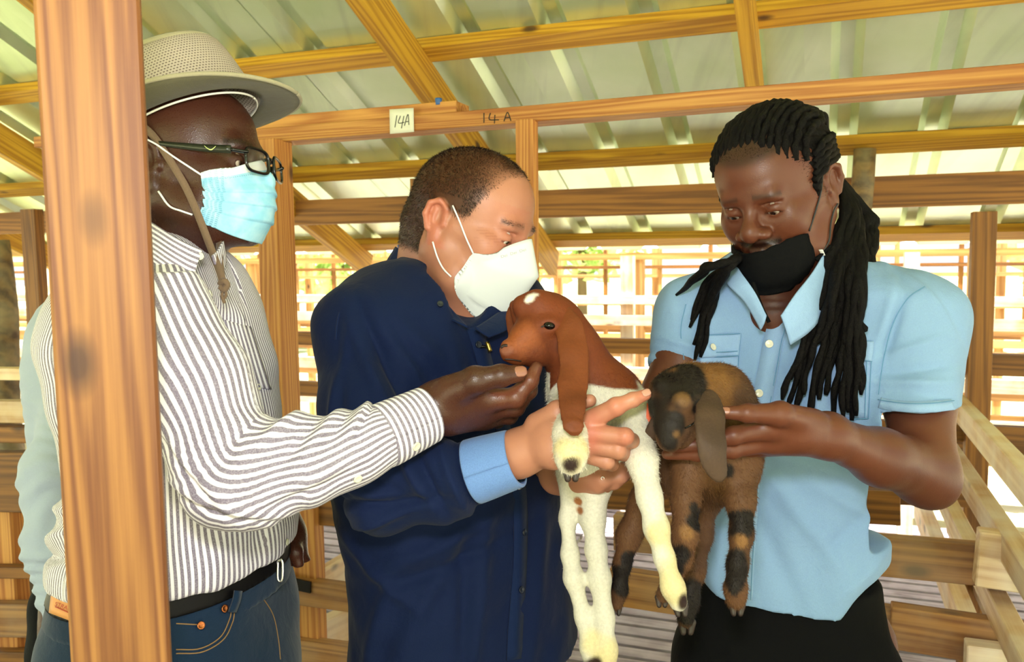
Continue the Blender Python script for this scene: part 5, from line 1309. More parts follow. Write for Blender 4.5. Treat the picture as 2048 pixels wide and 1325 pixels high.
finger(G, [P(962, 820, 1.13), P(1030, 815, 1.125), P(1058, 782, 1.125), P(1068, 752, 1.128)], [.0170, .0120, .0100, .0080])
finger(G, [P(962, 836, 1.145), P(1018, 832, 1.15), P(1044, 802, 1.15), P(1052, 775, 1.15)], [.0150, .0110, .0092, .0075])
finger(G, [P(950, 842, 1.155), P(995, 842, 1.17), P(1016, 820, 1.17), P(1022, 798, 1.17)], [.0130, .0095, .0080, .0065])
Vb, Fb = G.mesh(1)
G = Field(P(540, 1190, 1.15) - 0.02, P(640, 1000, 1.45) + 0.02, 0.0022)
G.add(cone(P(560, 1010, 1.36), P(575, 1070, 1.34), 0.026, 0.025), 0.02); G.add(cone(P(575, 1070, 1.34), P(578, 1105, 1.33), 0.026, 0.028), 0.02)
for i, (x0, x1, dd) in enumerate(((595, 606, 1.335), (585, 592, 1.325), (572, 578, 1.32), (560, 563, 1.325))):
    finger(G, [P(x0 - 6, 1095, dd), P(x1, 1125, dd - .004), P(x1 - 2, 1145, dd - .002), P(x1 - 6, 1160 - 3 * i, dd + .008)], [.0135, .0105, .0092, .0076])
finger(G, [P(580, 1080, 1.32), P(590, 1105, 1.305), P(597, 1128, 1.305)], [.015, .011, .0085])
Vc, Fc = G.mesh(1)
G = core_and_legs(*P(330, 1000, 1.22)[:2], P(330, 640, 1.2)[2], 1.02, fL, 0.10, 0.18); Vd, Fd = G.mesh(1)
V, F = joinVF([(Vh, Fh), (Vb, Fb), (Vc, Fc), (Vd, Fd)])
def tint_L(V):
    C = np.ones((len(V), 3)); L = hL.loc(V); inh = np.abs(L).max(1) < 0.16
    br = np.exp(-((L[:, 2] - 0.0235) / 0.0045) ** 2) * (L[:, 0] > 0.05) * (np.abs(L[:, 1]) > 0.012) * (np.abs(L[:, 1]) < 0.052) * inh; C *= (1 - 0.7 * br)[:, None]
    # paler inner side of the fingers and the fingertips of the feeding hand
    for q, r in ((P(1050, 785, 1.09), .030), (P(1000, 785, 1.10), .02), (P(1070, 740, 1.095), .018)):
        w_ = np.exp(-(np.linalg.norm(V - q, axis=1) / r) ** 2); C *= 1 + w_[:, None] * np.array([.9, .8, .7])
    return C
me = mesh_np('body', V, F); set_col(me, tint_L(V)); put('body', me, SK_L, PL)
for y in (-1, 1): eye_obj(hL, y, PL, look=(0, -0.25), sclera='#a79a8c')
nail(P(1036, 748, 1.076), .0108, P(1036, 748, 1.076) - P(1002, 752, 1.070), U_ * 0.35 - F_, 0.0150, M_NAIL_D, PL, 0.0165, -.001)
# shirt torso
lo = np.minimum.reduce([P(30, 1260, .95), P(30, 1260, 1.5)]); hi = np.maximum.reduce([P(620, 440, .95), P(620, 440, 1.5)])
G = Field(lo, hi, 0.0046)
rows = [prow(462, 309, 393, 1.20, 1., phL), prow(490, 249, 428, 1.205, .9, phL), prow(530, 202, 456, 1.21, .75, phL), prow(590, 162, 483, 1.21, .66, phL), prow(650, 146, 496, 1.21, .64, phL), prow(740, 156, 516, 1.21, .68, phL),
        prow(850, 176, 534, 1.21, .72, phL), prow(930, 186, 546, 1.21, .76, phL), prow(1010, 176, 564, 1.22, .78, phL), prow(1070, 156, 572, 1.22, .78, phL), prow(1120, 156, 566, 1.22, .78, phL), prow(1160, 166, 550, 1.22, .76, phL), prow(1230, 184, 544, 1.22, .76, phL)]
stL = stack(rows, phL, 2.25); G.add(stL, 0.01)
G.add(cone(P(300, 560, 1.12), P(322, 625, 1.06), 0.045, 0.055), 0.05)
G.cut(P(350, 1207, 1.05), [0, 0, -1])
G.sub(cone(P(410, 470, 1.10), P(436, 540, 1.07), 0.03, 0.006), 0.006)
V, F = G.mesh(2); V0 = V.copy()
cyl = P(325, 800, 1.21)
def torso_stripe(V): 
    d = V - cyl; ang = np.arctan2(d[:, 1], d[:, 0]); 
    ca, sa = cos(phL), sin(phL); p = d[:, 0] * ca + d[:, 1] * sa; q = -d[:, 0] * sa + d[:, 1] * ca
    return np.arctan2(q * 1.35, p) * 0.190
st = torso_stripe(V0)
V = apply_folds(V, F, [(150, 1060, 1.15, (1, .5), .05, .008, .010), (150, 1090, 1.15, (1, .3), .05, .007, -.012), (140, 1010, 1.15, (1, .2), .05, .008, .009), (130, 960, 1.15, (1, -.2), .05, .008, -.008),
    (420, 640, 1.08, (.6, -1), .08, .008, .006), (455, 620, 1.1, (.5, -1), .08, .007, -.006), (400, 1050, 1.02, (.1, 1), .12, .010, .005), (470, 1080, 1.05, (.1, 1), .10, .010, -.005), (520, 1060, 1.1, (.1, 1), .10, .010, .005)], .003, .0018, 51)
me = mesh_np('shirt', V, F); set_float(me, 'stripe', st + 0.0009 * snoise(V0, 6, 77)); shirtL = put('shirt', me, C_STR, PL); bvL = bvh_of(V, F)
# sleeve
ch = [(P(318, 620, 1.06), .064), (P(385, 780, 1.02), .062), (P(462, 945, 0.985), .056), (P(600, 930, 1.00), .0475), (P(700, 898, 1.03), .0400), (P(772, 868, 1.055), .0380)]
G = Field(np.minimum.reduce([P(210, 1090, .85), P(210, 1090, 1.2)]), np.maximum.reduce([P(830, 540, .85), P(830, 540, 1.2)]), 0.0040)
G.chain(ch[:3], 0.04); G.chain(ch[2:], 0.03)
G.add(ell(P(478, 1000, .985), (.04, .035, .025)), 0.04)
G.cut(P(768, 870, 1.055), P(850, 835, 1.08) - P(700, 898, 1.03))
V, F = G.mesh(2); V0 = V.copy()
def along(V, pts):
    """nearest position on a polyline: arc length and angle round it"""
    best = np.full(len(V), 9.0); s_ = np.zeros(len(V)); an = np.zeros(len(V)); acc = 0
    for a, b in zip(pts[:-1], pts[1:]):
        ba = b - a; L = np.linalg.norm(ba); t = np.clip((V - a) @ ba / L ** 2, 0, 1); q = V - a - t[:, None] * ba; d = np.linalg.norm(q, axis=1)
        m = d < best; best[m] = d[m]; s_[m] = acc + t[m] * L; ax = ba / L; x = unit(np.cross(ax, F_)); y = np.cross(ax, x)
        an[m] = np.arctan2(q[m] @ y, -(q[m] @ x)) ; acc += L
    return s_, an
dense = crom(np.array([c[0] for c in ch]), 60)
s_, an = along(V, list(dense)); r_at = np.interp(s_, np.linspace(0, s_.max(), len(ch)), [c[1] for c in ch])
st = an * 0.047 + 0.002 * snoise(V0, 5, 5)
h = 0.0028 * np.sin(s_ * 95 + 2.0 * np.sin(an)) * np.exp(-((s_ - .25) / .07) ** 2) + 0.0035 * np.sin(s_ * 130 + 1.5 * np.sin(an + 1)) * np.exp(-((s_ - .52) / .07) ** 2) * np.cos(an * .5 - .8)
N = vnormals(V, F); V = V + N * h[:, None]
V = apply_folds(V, F, [(560, 860, .97, (1, .7), .035, .006, .011), (590, 900, .97, (.7, 1), .05, .006, -.007), (520, 880, .96, (.9, .6), .05, .007, .008), (490, 900, .95, (.8, .5), .05, .006, -.009), (640, 870, .98, (.5, 1), .03, .006, .006), (680, 850, .99, (.4, 1), .03, .005, -.005),
    (715, 845, 1.01, (.5, 1), .03, .006, .008), (735, 830, 1.02, (.3, 1), .03, .004, -.006), (430, 1000, .95, (1, -.35), .07, .006, .006), (440, 1020, .95, (1, -.3), .07, .005, -.006), (400, 940, .95, (.9, -.8), .07, .007, .007), (370, 930, .95, (.8, -.8), .07, .006, -.007),
    (660, 940, 1.0, (1, .5), .05, .006, .006), (620, 980, .99, (1, .4), .05, .006, -.005), (350, 700, 1.0, (.4, -1), .06, .008, .005), (420, 760, .98, (.5, -1), .06, .007, -.006)], .0016, .0010, 61)
me = mesh_np('sleeve', V, F); set_float(me, 'stripe', st); slv = put('sleeve', me, C_STR, shirtL); bvS = bvh_of(V, F)
# cuff with stripes round the wrist
a, b = P(764, 874, 1.05), P(856, 830, 1.088); ax = unit(b - a); x_ = unit(np.cross(ax, U_)); y_ = np.cross(ax, x_); rows = []
tt = [(-.04, .0385), (0, .0400), (.2, .0400), (.5, .0385), (.8, .0372), (.98, .0365), (1.0, .0350), (.9, .0335)]
for (t, r) in tt: rows.append([a + (b - a) * t + r * (cos(q) * x_ * .92 + sin(q) * y_) for q in np.linspace(0, 2 * pi, 25)])
V2, F2, uv = sheet(rows, 60, 24, 0.0016); me = mesh_np('cuff', V2, F2); set_float(me, 'stripe', (V2 - a) @ ax); cfL = put('cuff', me, C_STR, shirtL)
bvC = bvh_of(V2, F2)
button(832, 893, bvC, M_PEARL, cfL, .0058, .0006); button(715, 957, bvS, M_PEARL, slv, .0052, .0008)
# collar, pocket, placket buttons
def striped_sheet(name, rows, nu, nv, thick, parent, along_u=False, k=1.0, lin_=False):
    V2, F2, uv = sheet(rows, nu, nv, thick); L = np.linalg.norm(np.asarray(rows[0][0]) - rows[-1][0]); W_ = sum(np.linalg.norm(np.asarray(p) - q) for p, q in zip(rows[0][:-1], rows[0][1:]))
    me = mesh_np(name, V2, F2); set_float(me, 'stripe', uv[:, 0] * W_ if along_u else uv[:, 1] * L * k); return put(name, me, C_STR, parent)
c1 = [P(270, 425, 1.095), P(310, 450, 1.080), P(350, 475, 1.075), P(384, 492, 1.080), P(404, 500, 1.090)]
c2 = [P(255, 500, 1.065), P(300, 520, 1.055), P(335, 545, 1.055), P(365, 566, 1.065), P(384, 576, 1.070)]
striped_sheet('collar', [c1, [(p + q) / 2 - F_ * .004 for p, q in zip(c1, c2)], c2], 24, 10, .0028, shirtL)
c1 = [P(446, 482, 1.155), P(436, 500, 1.125), P(424, 512, 1.105)]; c2 = [P(452, 520, 1.155), P(446, 545, 1.125), P(440, 560, 1.110)]
striped_sheet('collar', [c1, c2], 12, 8, .0028, shirtL, True)
striped_sheet('collar_back', [[P(272, 426, 1.095), P(238, 436, 1.15), P(234, 440, 1.24), P(262, 436, 1.31), P(310, 436, 1.33)], [P(254, 470, 1.08), P(214, 480, 1.15), P(210, 486, 1.25), P(244, 480, 1.34), P(304, 478, 1.36)]], 26, 8, .0028, shirtL)
for x, y in ((372, 559),): mk('button', disc(P(x, y, 1.055), -F_, .0048, .0018), M_PEARL, shirtL)
mk('button', disc(P(401, 513, 1.085), -F_, .0048, .0018), M_PEARL, shirtL)
for x, y in ((418, 588), (470, 690), (515, 775), (572, 1085)): button(x, y, bvL, M_PEARL, shirtL, .0048, .0012)
cs = ((448, 640), (500, 655), (540, 780), (478, 770)); V2, F2, uv = patch_on(bvL, cs, 14, 12, .0018, .0016)
me = mesh_np('pocket', V2, F2); set_float(me, 'stripe', uv[:, 0] * .05); put('pocket', me, C_STR, shirtL)
# jeans, belt, shoes
rowsJ = [prow(1075, 182, 544, 1.22, .76, phL), prow(1160, 160, 548, 1.22, .76, phL), prow(1210, 150, 556, 1.22, .76, phL), prow(1270, 138, 570, 1.22, .78, phL), prow(1340, 132, 576, 1.22, .80, phL)]
cL = P(335, 1300, 1.22)
jn, Vj, Fj = trousers('jeans', cL[0], cL[1], 1.0, fL, C_JEAN, PL, stack(rowsJ + [(0.84, cL[0], cL[1], 0.17, 0.13)], phL)); shoes(cL[0], cL[1], fL, PL, M_SHOE)
bvJ = bvh_of(Vj, Fj)
ztop = P(350, 1204, 1.05)[2]
def grow(rows, g): return [(z, x, y, a + g, b + g) for (z, x, y, a, b) in rows]
G = Field(np.minimum(P(60, 1330, .9), P(60, 1330, 1.5)), np.maximum(P(640, 1100, .9), P(640, 1100, 1.5)), 0.0042)
G.add(stack(grow(rowsJ, .006), phL, 2.25), .005); G.cut([0, 0, ztop + .004], [0, 0, 1]); G.cut([0, 0, ztop - .028], [0, 0, -1])
BLV, BLF = G.mesh(1); mk('belt', (BLV, BLF), C_BELT, PL)
G = Field(np.minimum(P(60, 1360, .9), P(60, 1360, 1.5)), np.maximum(P(640, 1100, .9), P(640, 1100, 1.5)), 0.0046)
G.add(stack(grow(rowsJ, .003), phL, 2.25), .005); G.cut([0, 0, ztop - .024], [0, 0, 1]); G.cut([0, 0, ztop - .055], [0, 0, -1])
V2, F2 = G.mesh(1); wbv = bvh_of(V2, F2); mk('waistband', (V2, F2), C_JEAN, jn)
zb = ztop - .012
M_COPPER = simple('copper_rivet', '#b0683c', .3, 1.0)
for (x0, y0, x1, y1) in ((462, 1182, 456, 1225),):
    p0, n0 = hit(bvJ, x0, y0, .014); p1, n1 = hit(bvJ, x1, y1, .008)
    if p0 is not None and p1 is not None: mk('belt_loop', ribbon([p0, (p0 + p1) / 2 + n0 * .002, p1], .012, np.array([n0, n0, n1]), .003, 8), C_JEAN, jn)
for x, y in ((399, 1252), (445, 1218)):
    p, n = hit(bvJ, x, y, .004)
    if p is not None: mk('rivet', disc(p, n, .0052, .002, 12), M_COPPER, jn)
C_STITCH = simple('orange_stitching', '#8a6a40', .8)
for pts in ([(352, 1248), (390, 1250), (408, 1250)], [(352, 1300), (400, 1298), (440, 1275), (458, 1240), (462, 1222)], [(352, 1308), (404, 1305), (446, 1280), (464, 1246), (468, 1226)], [(520, 1190), (545, 1230), (556, 1280), (560, 1320)]):
    seam_strip('stitching', pts, .0014, .0008, bvJ, C_STITCH, jn, .0008, 24)
bp, bn = P(556, 1142, 1.17), R_ * .8 - F_ * .6
mk('belt_buckle', tube([bp + U_ * .013, bp + U_ * .013 + R_ * .006, bp - U_ * .012 + R_ * .006, bp - U_ * .012, bp + U_ * .013], .0018, 8, seg=30), M_SILVER, PL)
C_PATCH = NT('tan_leather_patch'); C_PATCH.base(lin('#c98a4e')); C_PATCH.p(Roughness=.6); C_PATCH = C_PATCH.m
bvAll = bvh_of(*joinVF([(Vj, Fj), (V2, F2), (BLV, BLF)]))
V2, F2, _ = patch_on(bvAll, ((112, 1158), (156, 1176), (156, 1246), (104, 1226)), 10, 8, .003, .0022)
bvPt = bvh_of(V2, F2)
pt = mk('leather_patch', (V2, F2), C_PATCH, jn); M_REDINK = simple('red_print', '#a63a22', .7)
for j in (0, 2):
    seam_strip('patch_print', [(112, 1182 + 16 * j), (130, 1190 + 16 * j), (150, 1199 + 16 * j)], .0012, .0012, bvPt, M_REDINK, pt, .0004, 10)
# hat
kk = NT('hat_mesh_fabric'); tc = kk.n('TexCoord'); mp = kk.n('Mapping'); mp.inputs['Scale'].default_value = (1, 1, 1); kk.l(tc.outputs['UV'], mp.inputs[0])
at = kk.n('Attribute', _attribute_name='hu'); at2 = kk.n('Attribute', _attribute_name='hv')
row_ = kk.math('FLOOR', at2.outputs['Fac']); sh_ = kk.math('MULTIPLY', kk.math('MODULO', row_, 2.0), .5)
fx = kk.math('SUBTRACT', kk.math('FRACT', kk.math('ADD', at.outputs['Fac'], sh_)), .5); fy = kk.math('SUBTRACT', kk.math('FRACT', at2.outputs['Fac']), .5)
dd = kk.math('SQRT', kk.math('ADD', kk.math('MULTIPLY', fx, fx), kk.math('MULTIPLY', kk.math('MULTIPLY', fy, fy), 1.6)))
mm = kk.ramp(dd, [(.24, (0, 0, 0)), (.34, (1, 1, 1))]); kk.base(kk.mix(mm, lin('#6d5f58'), lin('#ab9f92'))); kk.p(Roughness=.85); kk.bump(mm, .6, .0012); M_HATM = kk.m
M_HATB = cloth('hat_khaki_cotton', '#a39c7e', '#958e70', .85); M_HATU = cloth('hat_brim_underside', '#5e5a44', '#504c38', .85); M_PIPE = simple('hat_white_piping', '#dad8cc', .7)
bvHL = bvh_of(Vh, Fh)
hH = Head(P(376, 240, 1.20), 86, -21, 0, 1.0)
hatE = empty('hat', hH.c); hatE.parent = PL; hatE.location = Vector(hH.c.tolist()) - Vector(PL.location); hatE['label'] = 'taupe mesh hat with khaki band and brim'
nA = 72
def oval(t, rx, ry, z, xoff=0.0): return hH.p(rx * cos(t) + xoff, ry * sin(t), z(t) if callable(z) else z)
def brim_z(q): return lambda t: -0.012 * q - 0.020 * q * (cos(t) < 0) * cos(t) ** 2 + 0.022 * q * q * abs(sin(t)) ** 2.0 - 0.010 * q * max(cos(t), 0)
T_ = np.linspace(0, 2 * pi, nA + 1)
def ring_rows(spec): return [[oval(t, rx, ry, z, xo) for t in T_] for (rx, ry, z, xo) in spec]
def ring_sheet(name, spec, thick, mat, parent, attrs=False):
    rows = ring_rows(spec); G_ = np.array(rows); nv, nu = G_.shape[:2]
    du = np.gradient(G_, axis=1); dv = np.gradient(G_, axis=0); N_ = np.cross(du, dv); N_ /= np.linalg.norm(N_, axis=2)[..., None] + 1e-12
    A = (G_ + N_ * thick / 2).reshape(-1, 3); B2 = (G_ - N_ * thick / 2).reshape(-1, 3); I = np.arange(nv * nu).reshape(nv, nu)
    q = np.stack([I[:-1, :-1], I[:-1, 1:], I[1:, 1:], I[1:, :-1]], -1).reshape(-1, 4); m = nv * nu
    Fq = [q, q[:, ::-1] + m, np.stack([I[0][:-1], I[0][:-1] + m, I[0][1:] + m, I[0][1:]], 1), np.stack([I[-1][1:], I[-1][1:] + m, I[-1][:-1] + m, I[-1][:-1]], 1)]
    me = mesh_np(name, np.vstack([A, B2]), np.concatenate(Fq))
    if attrs:
        ar = np.cumsum(np.r_[0, np.linalg.norm(np.diff(G_[:, 0], axis=0), axis=1)]) / .0042; uu = np.linspace(0, 135, nu)
        set_float(me, 'hu', np.tile(np.tile(uu, nv), 2)); set_float(me, 'hv', np.tile(np.repeat(ar, nu), 2))
    return put(name, me, mat, parent)
dome = [(.106, .092, .0, 0)]
for z, sx, sy in ((.012, .104, .089), (.03, .100, .084), (.05, .095, .079), (.07, .089, .073), (.085, .083, .066), (.094, .075, .058), (.098, .064, .047), (.095, .045, .030), (.090, .02, .012), (.089, .002, .001)): dome.append((sx, sy, (lambda zz: (lambda t: zz * 1.0 + .005 * cos(t)))(z), -.004))
ring_sheet('crown', dome, .0015, M_HATM, hatE, True)
ring_sheet('top_seam', [(.079, .062, .0925, -.004), (.076, .059, .0975, -.004), (.071, .054, .101, -.004)], .003, M_HATB, hatE)
ring_sheet('hat_band', [(.1085, .0945, -.002, 0), (.1075, .0930, .010, 0), (.1065, .0915, .016, 0)], .002, M_HATB, hatE)
bs = [(.105 + .052 * q, .090 + .050 * q, brim_z(q), 0) for q in np.linspace(0, 1, 7)]
ring_sheet('brim', bs, .003, M_HATB, hatE)
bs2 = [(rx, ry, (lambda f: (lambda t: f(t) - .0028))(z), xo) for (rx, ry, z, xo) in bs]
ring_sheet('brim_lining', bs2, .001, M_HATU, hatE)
rim = [oval(t, .158, .141, lambda t: brim_z(1)(t) - .001) for t in np.linspace(0, 2 * pi, 60)]
mk('brim_binding', tube(rim, .0030, 8, seg=120), M_HATB, hatE)
mk('sweatband', tube([oval(t, .099, .085, -.006) for t in np.linspace(0, 2 * pi, 50)], .0016, 6, seg=90), M_PIPE, hatE)
# chin strap
M_STRAP = cloth('brown_strap_webbing', '#7c6652', '#6a5543', .9, 2.0)
sp_ = [hL.p(-.03, -.088, .055), on_side(hL, bvHL, -.008, .034, -1, .004), on_side(hL, bvHL, .010, .004, -1, .003), on_side(hL, bvHL, .028, -.034, -1, .003), on_side(hL, bvHL, .044, -.070, -1, .005), P(420, 492, 1.12), P(441, 548, 1.10), P(447, 574, 1.095)]
stp = mk('chin_strap', ribbon(sp_, .0095, np.array([-F_] * len(sp_)) + R_ * .15, .0016, 44), M_STRAP, hatE)
mk('chin_strap', ribbon([P(438, 478, 1.16), P(440, 520, 1.13), P(446, 572, 1.10)], .0085, -F_, .0016, 14), M_STRAP, hatE)
mk('strap_knot', tube([P(440, 568, 1.096), P(448, 562, 1.092), P(455, 570, 1.094), P(448, 580, 1.094), P(441, 574, 1.096)], .0040, 8), M_STRAP, hatE)
mk('strap_end', tube([P(447, 578, 1.096), P(444, 592, 1.096), P(449, 607, 1.098)], .0022, 6), M_STRAP, hatE); mk('strap_end', tube([P(449, 578, 1.096), P(452, 590, 1.096), P(446, 600, 1.098)], .0022, 6), M_STRAP, hatE)
# glasses
gl = empty('glasses', hL.p(.1, 0, 0)); gl.parent = PL; gl.location = Vector(hL.p(.1, 0, 0).tolist()) - Vector(PL.location)
M_FRAME = simple('black_glossy_acetate', '#0c0c0a', .18); M_FRAME2 = simple('dark_olive_temple', '#23261a', .3)
M_GLASS = NT('spectacle_lens'); M_GLASS.base((1, 1, 1)); M_GLASS.p(Roughness=.02); M_GLASS.set(M_GLASS.b, 'Transmission Weight', 1.0); M_GLASS.set(M_GLASS.b, 'IOR', 1.12); M_GLASS = M_GLASS.m
for y in (-1, 1):
    pts = []
    for q in np.linspace(0, 2 * pi, 28, endpoint=False):
        cx_ = abs(cos(q)) ** .55 * (1 if cos(q) > 0 else -1); sy_ = abs(sin(q)) ** .55 * (1 if sin(q) > 0 else -1)
        pts.append(hL.p(.121 - .012 * abs(.034 + cx_ * .025) / .06, y * (.0345 + cx_ * .0255), -.004 + sy_ * .0155 + (0.001 if sy_ > 0 else 0)))
    mk('lens_rim', tube(pts + [pts[0], pts[1]], .0022, 7, seg=80), M_FRAME, gl)
    c_ = np.mean(pts, 0); Vl = [c_] + pts; Vl2 = [v - hL.F * .0012 for v in Vl]; n_ = len(pts)
    Fl = []
    for i in range(0, n_, 2): Fl += [(0, 1 + i, 1 + (i + 1) % n_, 1 + (i + 2) % n_), (n_ + 1, n_ + 2 + (i + 2) % n_, n_ + 2 + (i + 1) % n_, n_ + 2 + i)]
    mk('lens', (np.array(Vl + Vl2), np.array(Fl)), M_GLASS, gl)
    t0 = hL.p(.108, y * .0625, .004); t1 = hL.p(.095, y * .073, .006)
    mk('hinge_block', tube([hL.p(.111, y * .058, .005), t0, t1], .0036, 8, flat=.7), M_FRAME, gl)
    mk('temple_arm', ribbon([t1, hL.p(.06, y * .078, .010), hL.p(.02, y * .0815, .017), hL.p(-.010, y * .082, .022), hL.p(-.025, y * .083, .012)], [.0105, .0095, .007, .005, .004], np.array([hL.L * y] * 5), .003, 22), M_FRAME2, gl)
mk('bridge', tube([hL.p(.114, -.011, .002), hL.p(.118, 0, .005), hL.p(.114, .011, .002)], .0024, 8), M_FRAME, gl)
tk = [hL.p(.077, -.0785, .0105), hL.p(.071, -.0790, .0065), hL.p(.066, -.0795, .0085), hL.p(.062, -.080, .0125)]
mk('temple_mark', tube(tk, [.0003, .0009, .0006, .0003], 5), simple('pale_green_mark', '#cfe08a', .5), gl)
# surgical mask
kk = NT('blue_surgical_mask'); tc = kk.n('TexCoord'); at = kk.n('Attribute', _attribute_name='mv'); at2 = kk.n('Attribute', _attribute_name='mu'); n1 = kk.n('TexNoise', Scale=45., Detail=4.); kk.l(tc.outputs['Object'], n1.inputs['Vector'])
c = kk.mix(kk.ramp(n1.outputs['Fac'], [(.4, (0, 0, 0)), (.65, (1, 1, 1))]), lin('#86c2dd'), lin('#a9d5e6')); wh = kk.ramp(at.outputs['Fac'], [(.125, (1, 1, 1)), (.135, (0, 0, 0))]); c = kk.mix(wh, c, lin('#dfe7ee'))
dot = kk.math('MULTIPLY', kk.math('GREATER_THAN', kk.math('FRACT', kk.math('MULTIPLY', at2.outputs['Fac'], 70.)), .5), kk.math('LESS_THAN', kk.math('ABSOLUTE', kk.math('SUBTRACT', at.outputs['Fac'], .165)), .007))
eu = kk.math('MULTIPLY', kk.math('LESS_THAN', at2.outputs['Fac'], .12), kk.math('MULTIPLY', kk.math('GREATER_THAN', kk.math('FRACT', kk.math('MULTIPLY', at.outputs['Fac'], 34.)), .4), kk.math('GREATER_THAN', kk.math('FRACT', kk.math('MULTIPLY', at2.outputs['Fac'], 34.)), .4)))
c = kk.mix(kk.math('MULTIPLY', kk.math('MAXIMUM', dot, eu), .55), c, lin('#3c7da6')); kk.base(c); kk.p(Roughness=.65); kk.bump(n1.outputs['Fac'], .3, .002); M_SURG = kk.m
r0 = [(.050, .064, -.020), (.080, .050, -.014), (.099, .022, -.002), (.108, 0, .004)]
r1 = [(.050, .066, -.040), (.084, .054, -.040), (.108, .026, -.036), (.118, 0, -.034)]
r2 = [(.046, .065, -.060), (.080, .056, -.068), (.104, .030, -.072), (.114, 0, -.072)]
r3 = [(.036, .063, -.078), (.066, .050, -.098), (.086, .026, -.108), (.092, 0, -.110)]
rows = [[hL.p(*q) for q in [(x, -y, z) for x, y, z in r] + [(x, y, z) for x, y, z in r[::-1][1:]]] for r in (r0, r1, r2, r3)]
def pleat(Gd):
    v = np.linspace(0, 1, Gd.shape[0])[:, None, None]; saw = 0
    for c0 in (.40, .58, .76): saw = saw + np.where((v > c0 - .10) & (v <= c0), (v - c0 + .10) / .10, 0)
    return saw * .0035 * hL.F - saw * .001 * hL.U
V2, F2, uv = sheet(rows, 41, 61, .0016, pleat); V2 = push_out(V2, bvHL, .0022); me = mesh_np('face_mask', V2, F2); set_float(me, 'mu', uv[:, 0]); set_float(me, 'mv', uv[:, 1]); mkL = put('face_mask', me, M_SURG, PL); mkL['label'] = 'pale blue pleated surgical mask'
mk('ear_loop', tube([on_side(hL, bvHL, x, z, -1, .0022) for x, z in ((.052, -.024), (.034, -.010), (.016, .004), (-.000, .018), (-.012, .026))], .0014, 6), M_LOOPW, mkL)
mk('ear_loop', tube([on_side(hL, bvHL, x, z, -1, .0022) for x, z in ((.038, -.076), (.024, -.070), (.008, -.062), (-.004, -.042))], .0014, 6), M_LOOPW, mkL)

# ================================================================== fourth person, mostly hidden behind the post
P4 = empty('person', P(205, 1000, 1.85) * [1, 1, 0], 'person in pale blue long sleeves standing hidden behind the post, only an arm showing', 'person')
h4 = Head(P(205, 395, 1.85), 60, 10, 0, 1.0); G = build_head(h4, P(205, 530, 1.88), .06, res=.005); Vh, Fh = G.mesh(1)
G = Field(P(60, 1420, 1.5) - .05, P(190, 1230, 1.72) + .06, .003)
w4 = P(112, 1262, 1.62); G.add(cone(P(108, 1220, 1.63), w4, .028, .026), .02); G.add(fcone(w4, P(110, 1325, 1.61), .030, .034, F_, .6), .02)
for i, x in enumerate((92, 104, 116, 127)): finger(G, [P(x, 1325, 1.61), P(x - 2, 1350, 1.60), P(x, 1372, 1.60), P(x + 3, 1388 - abs(i - 1.4) * 5, 1.61)], [.011, .010, .009, .0075])
finger(G, [P(122, 1280, 1.60), P(136, 1310, 1.59), P(138, 1335, 1.59)], [.014, .011, .009]); Va, Fa = G.mesh(1)
G = core_and_legs(*P(222, 1000, 1.87)[:2], P(210, 680, 1.86)[2], .96, view_dir(60), .09, .12); Vd, Fd = G.mesh(1)
V, F = joinVF([(Vh, Fh), (Va, Fa), (Vd, Fd)]); me = mesh_np('body', V, F); set_col(me, np.ones((len(V), 3))); put('body', me, SK_L, P4)
G = Field(np.minimum(P(-20, 1340, 1.5), P(-20, 1340, 2.1)), np.maximum(P(420, 480, 1.5), P(420, 480, 2.1)), .006); ph4 = radians(60)
G.add(stack([prow(560, 150, 270, 1.87, .8, ph4), prow(620, 110, 320, 1.87, .7, ph4), prow(700, 100, 335, 1.87, .6, ph4), prow(900, 106, 335, 1.87, .65, ph4), prow(1120, 112, 336, 1.87, .7, ph4), prow(1220, 116, 336, 1.87, .7, ph4)], ph4), .01)
G.chain([(P(158, 780, 1.72), .048), (P(106, 950, 1.67), .058), (P(110, 1090, 1.64), .052), (P(128, 1190, 1.63), .041), (P(130, 1262, 1.62), .036)], .03)
G.cut(P(118, 1268, 1.62), [0, 0, -1]); V, F = G.mesh(1)
s4, a4 = along(V, [P(140, 740, 1.72), P(92, 950, 1.67), P(100, 1090, 1.64), P(122, 1262, 1.62)])
V = V + vnormals(V, F) * ((.0022 * np.sin(s4 * 170 + 2.6 * np.sin(a4) + 5 * snoise(V, 5, 91)) * (.4 + sstep(.1, .3, s4))) + .002 * snoise(V, 9, 92))[:, None]
mk('shirt', (V, F), C_PALE, P4)
c4 = P(228, 1200, 1.87); trousers('trousers', c4[0], c4[1], .98, view_dir(60), C_BLACK, P4, stack([prow(1180, 146, 314, 1.87, .7, ph4), (.8, c4[0], c4[1], .13, .10)], ph4)); shoes(c4[0], c4[1], view_dir(60), P4, M_SHOE)
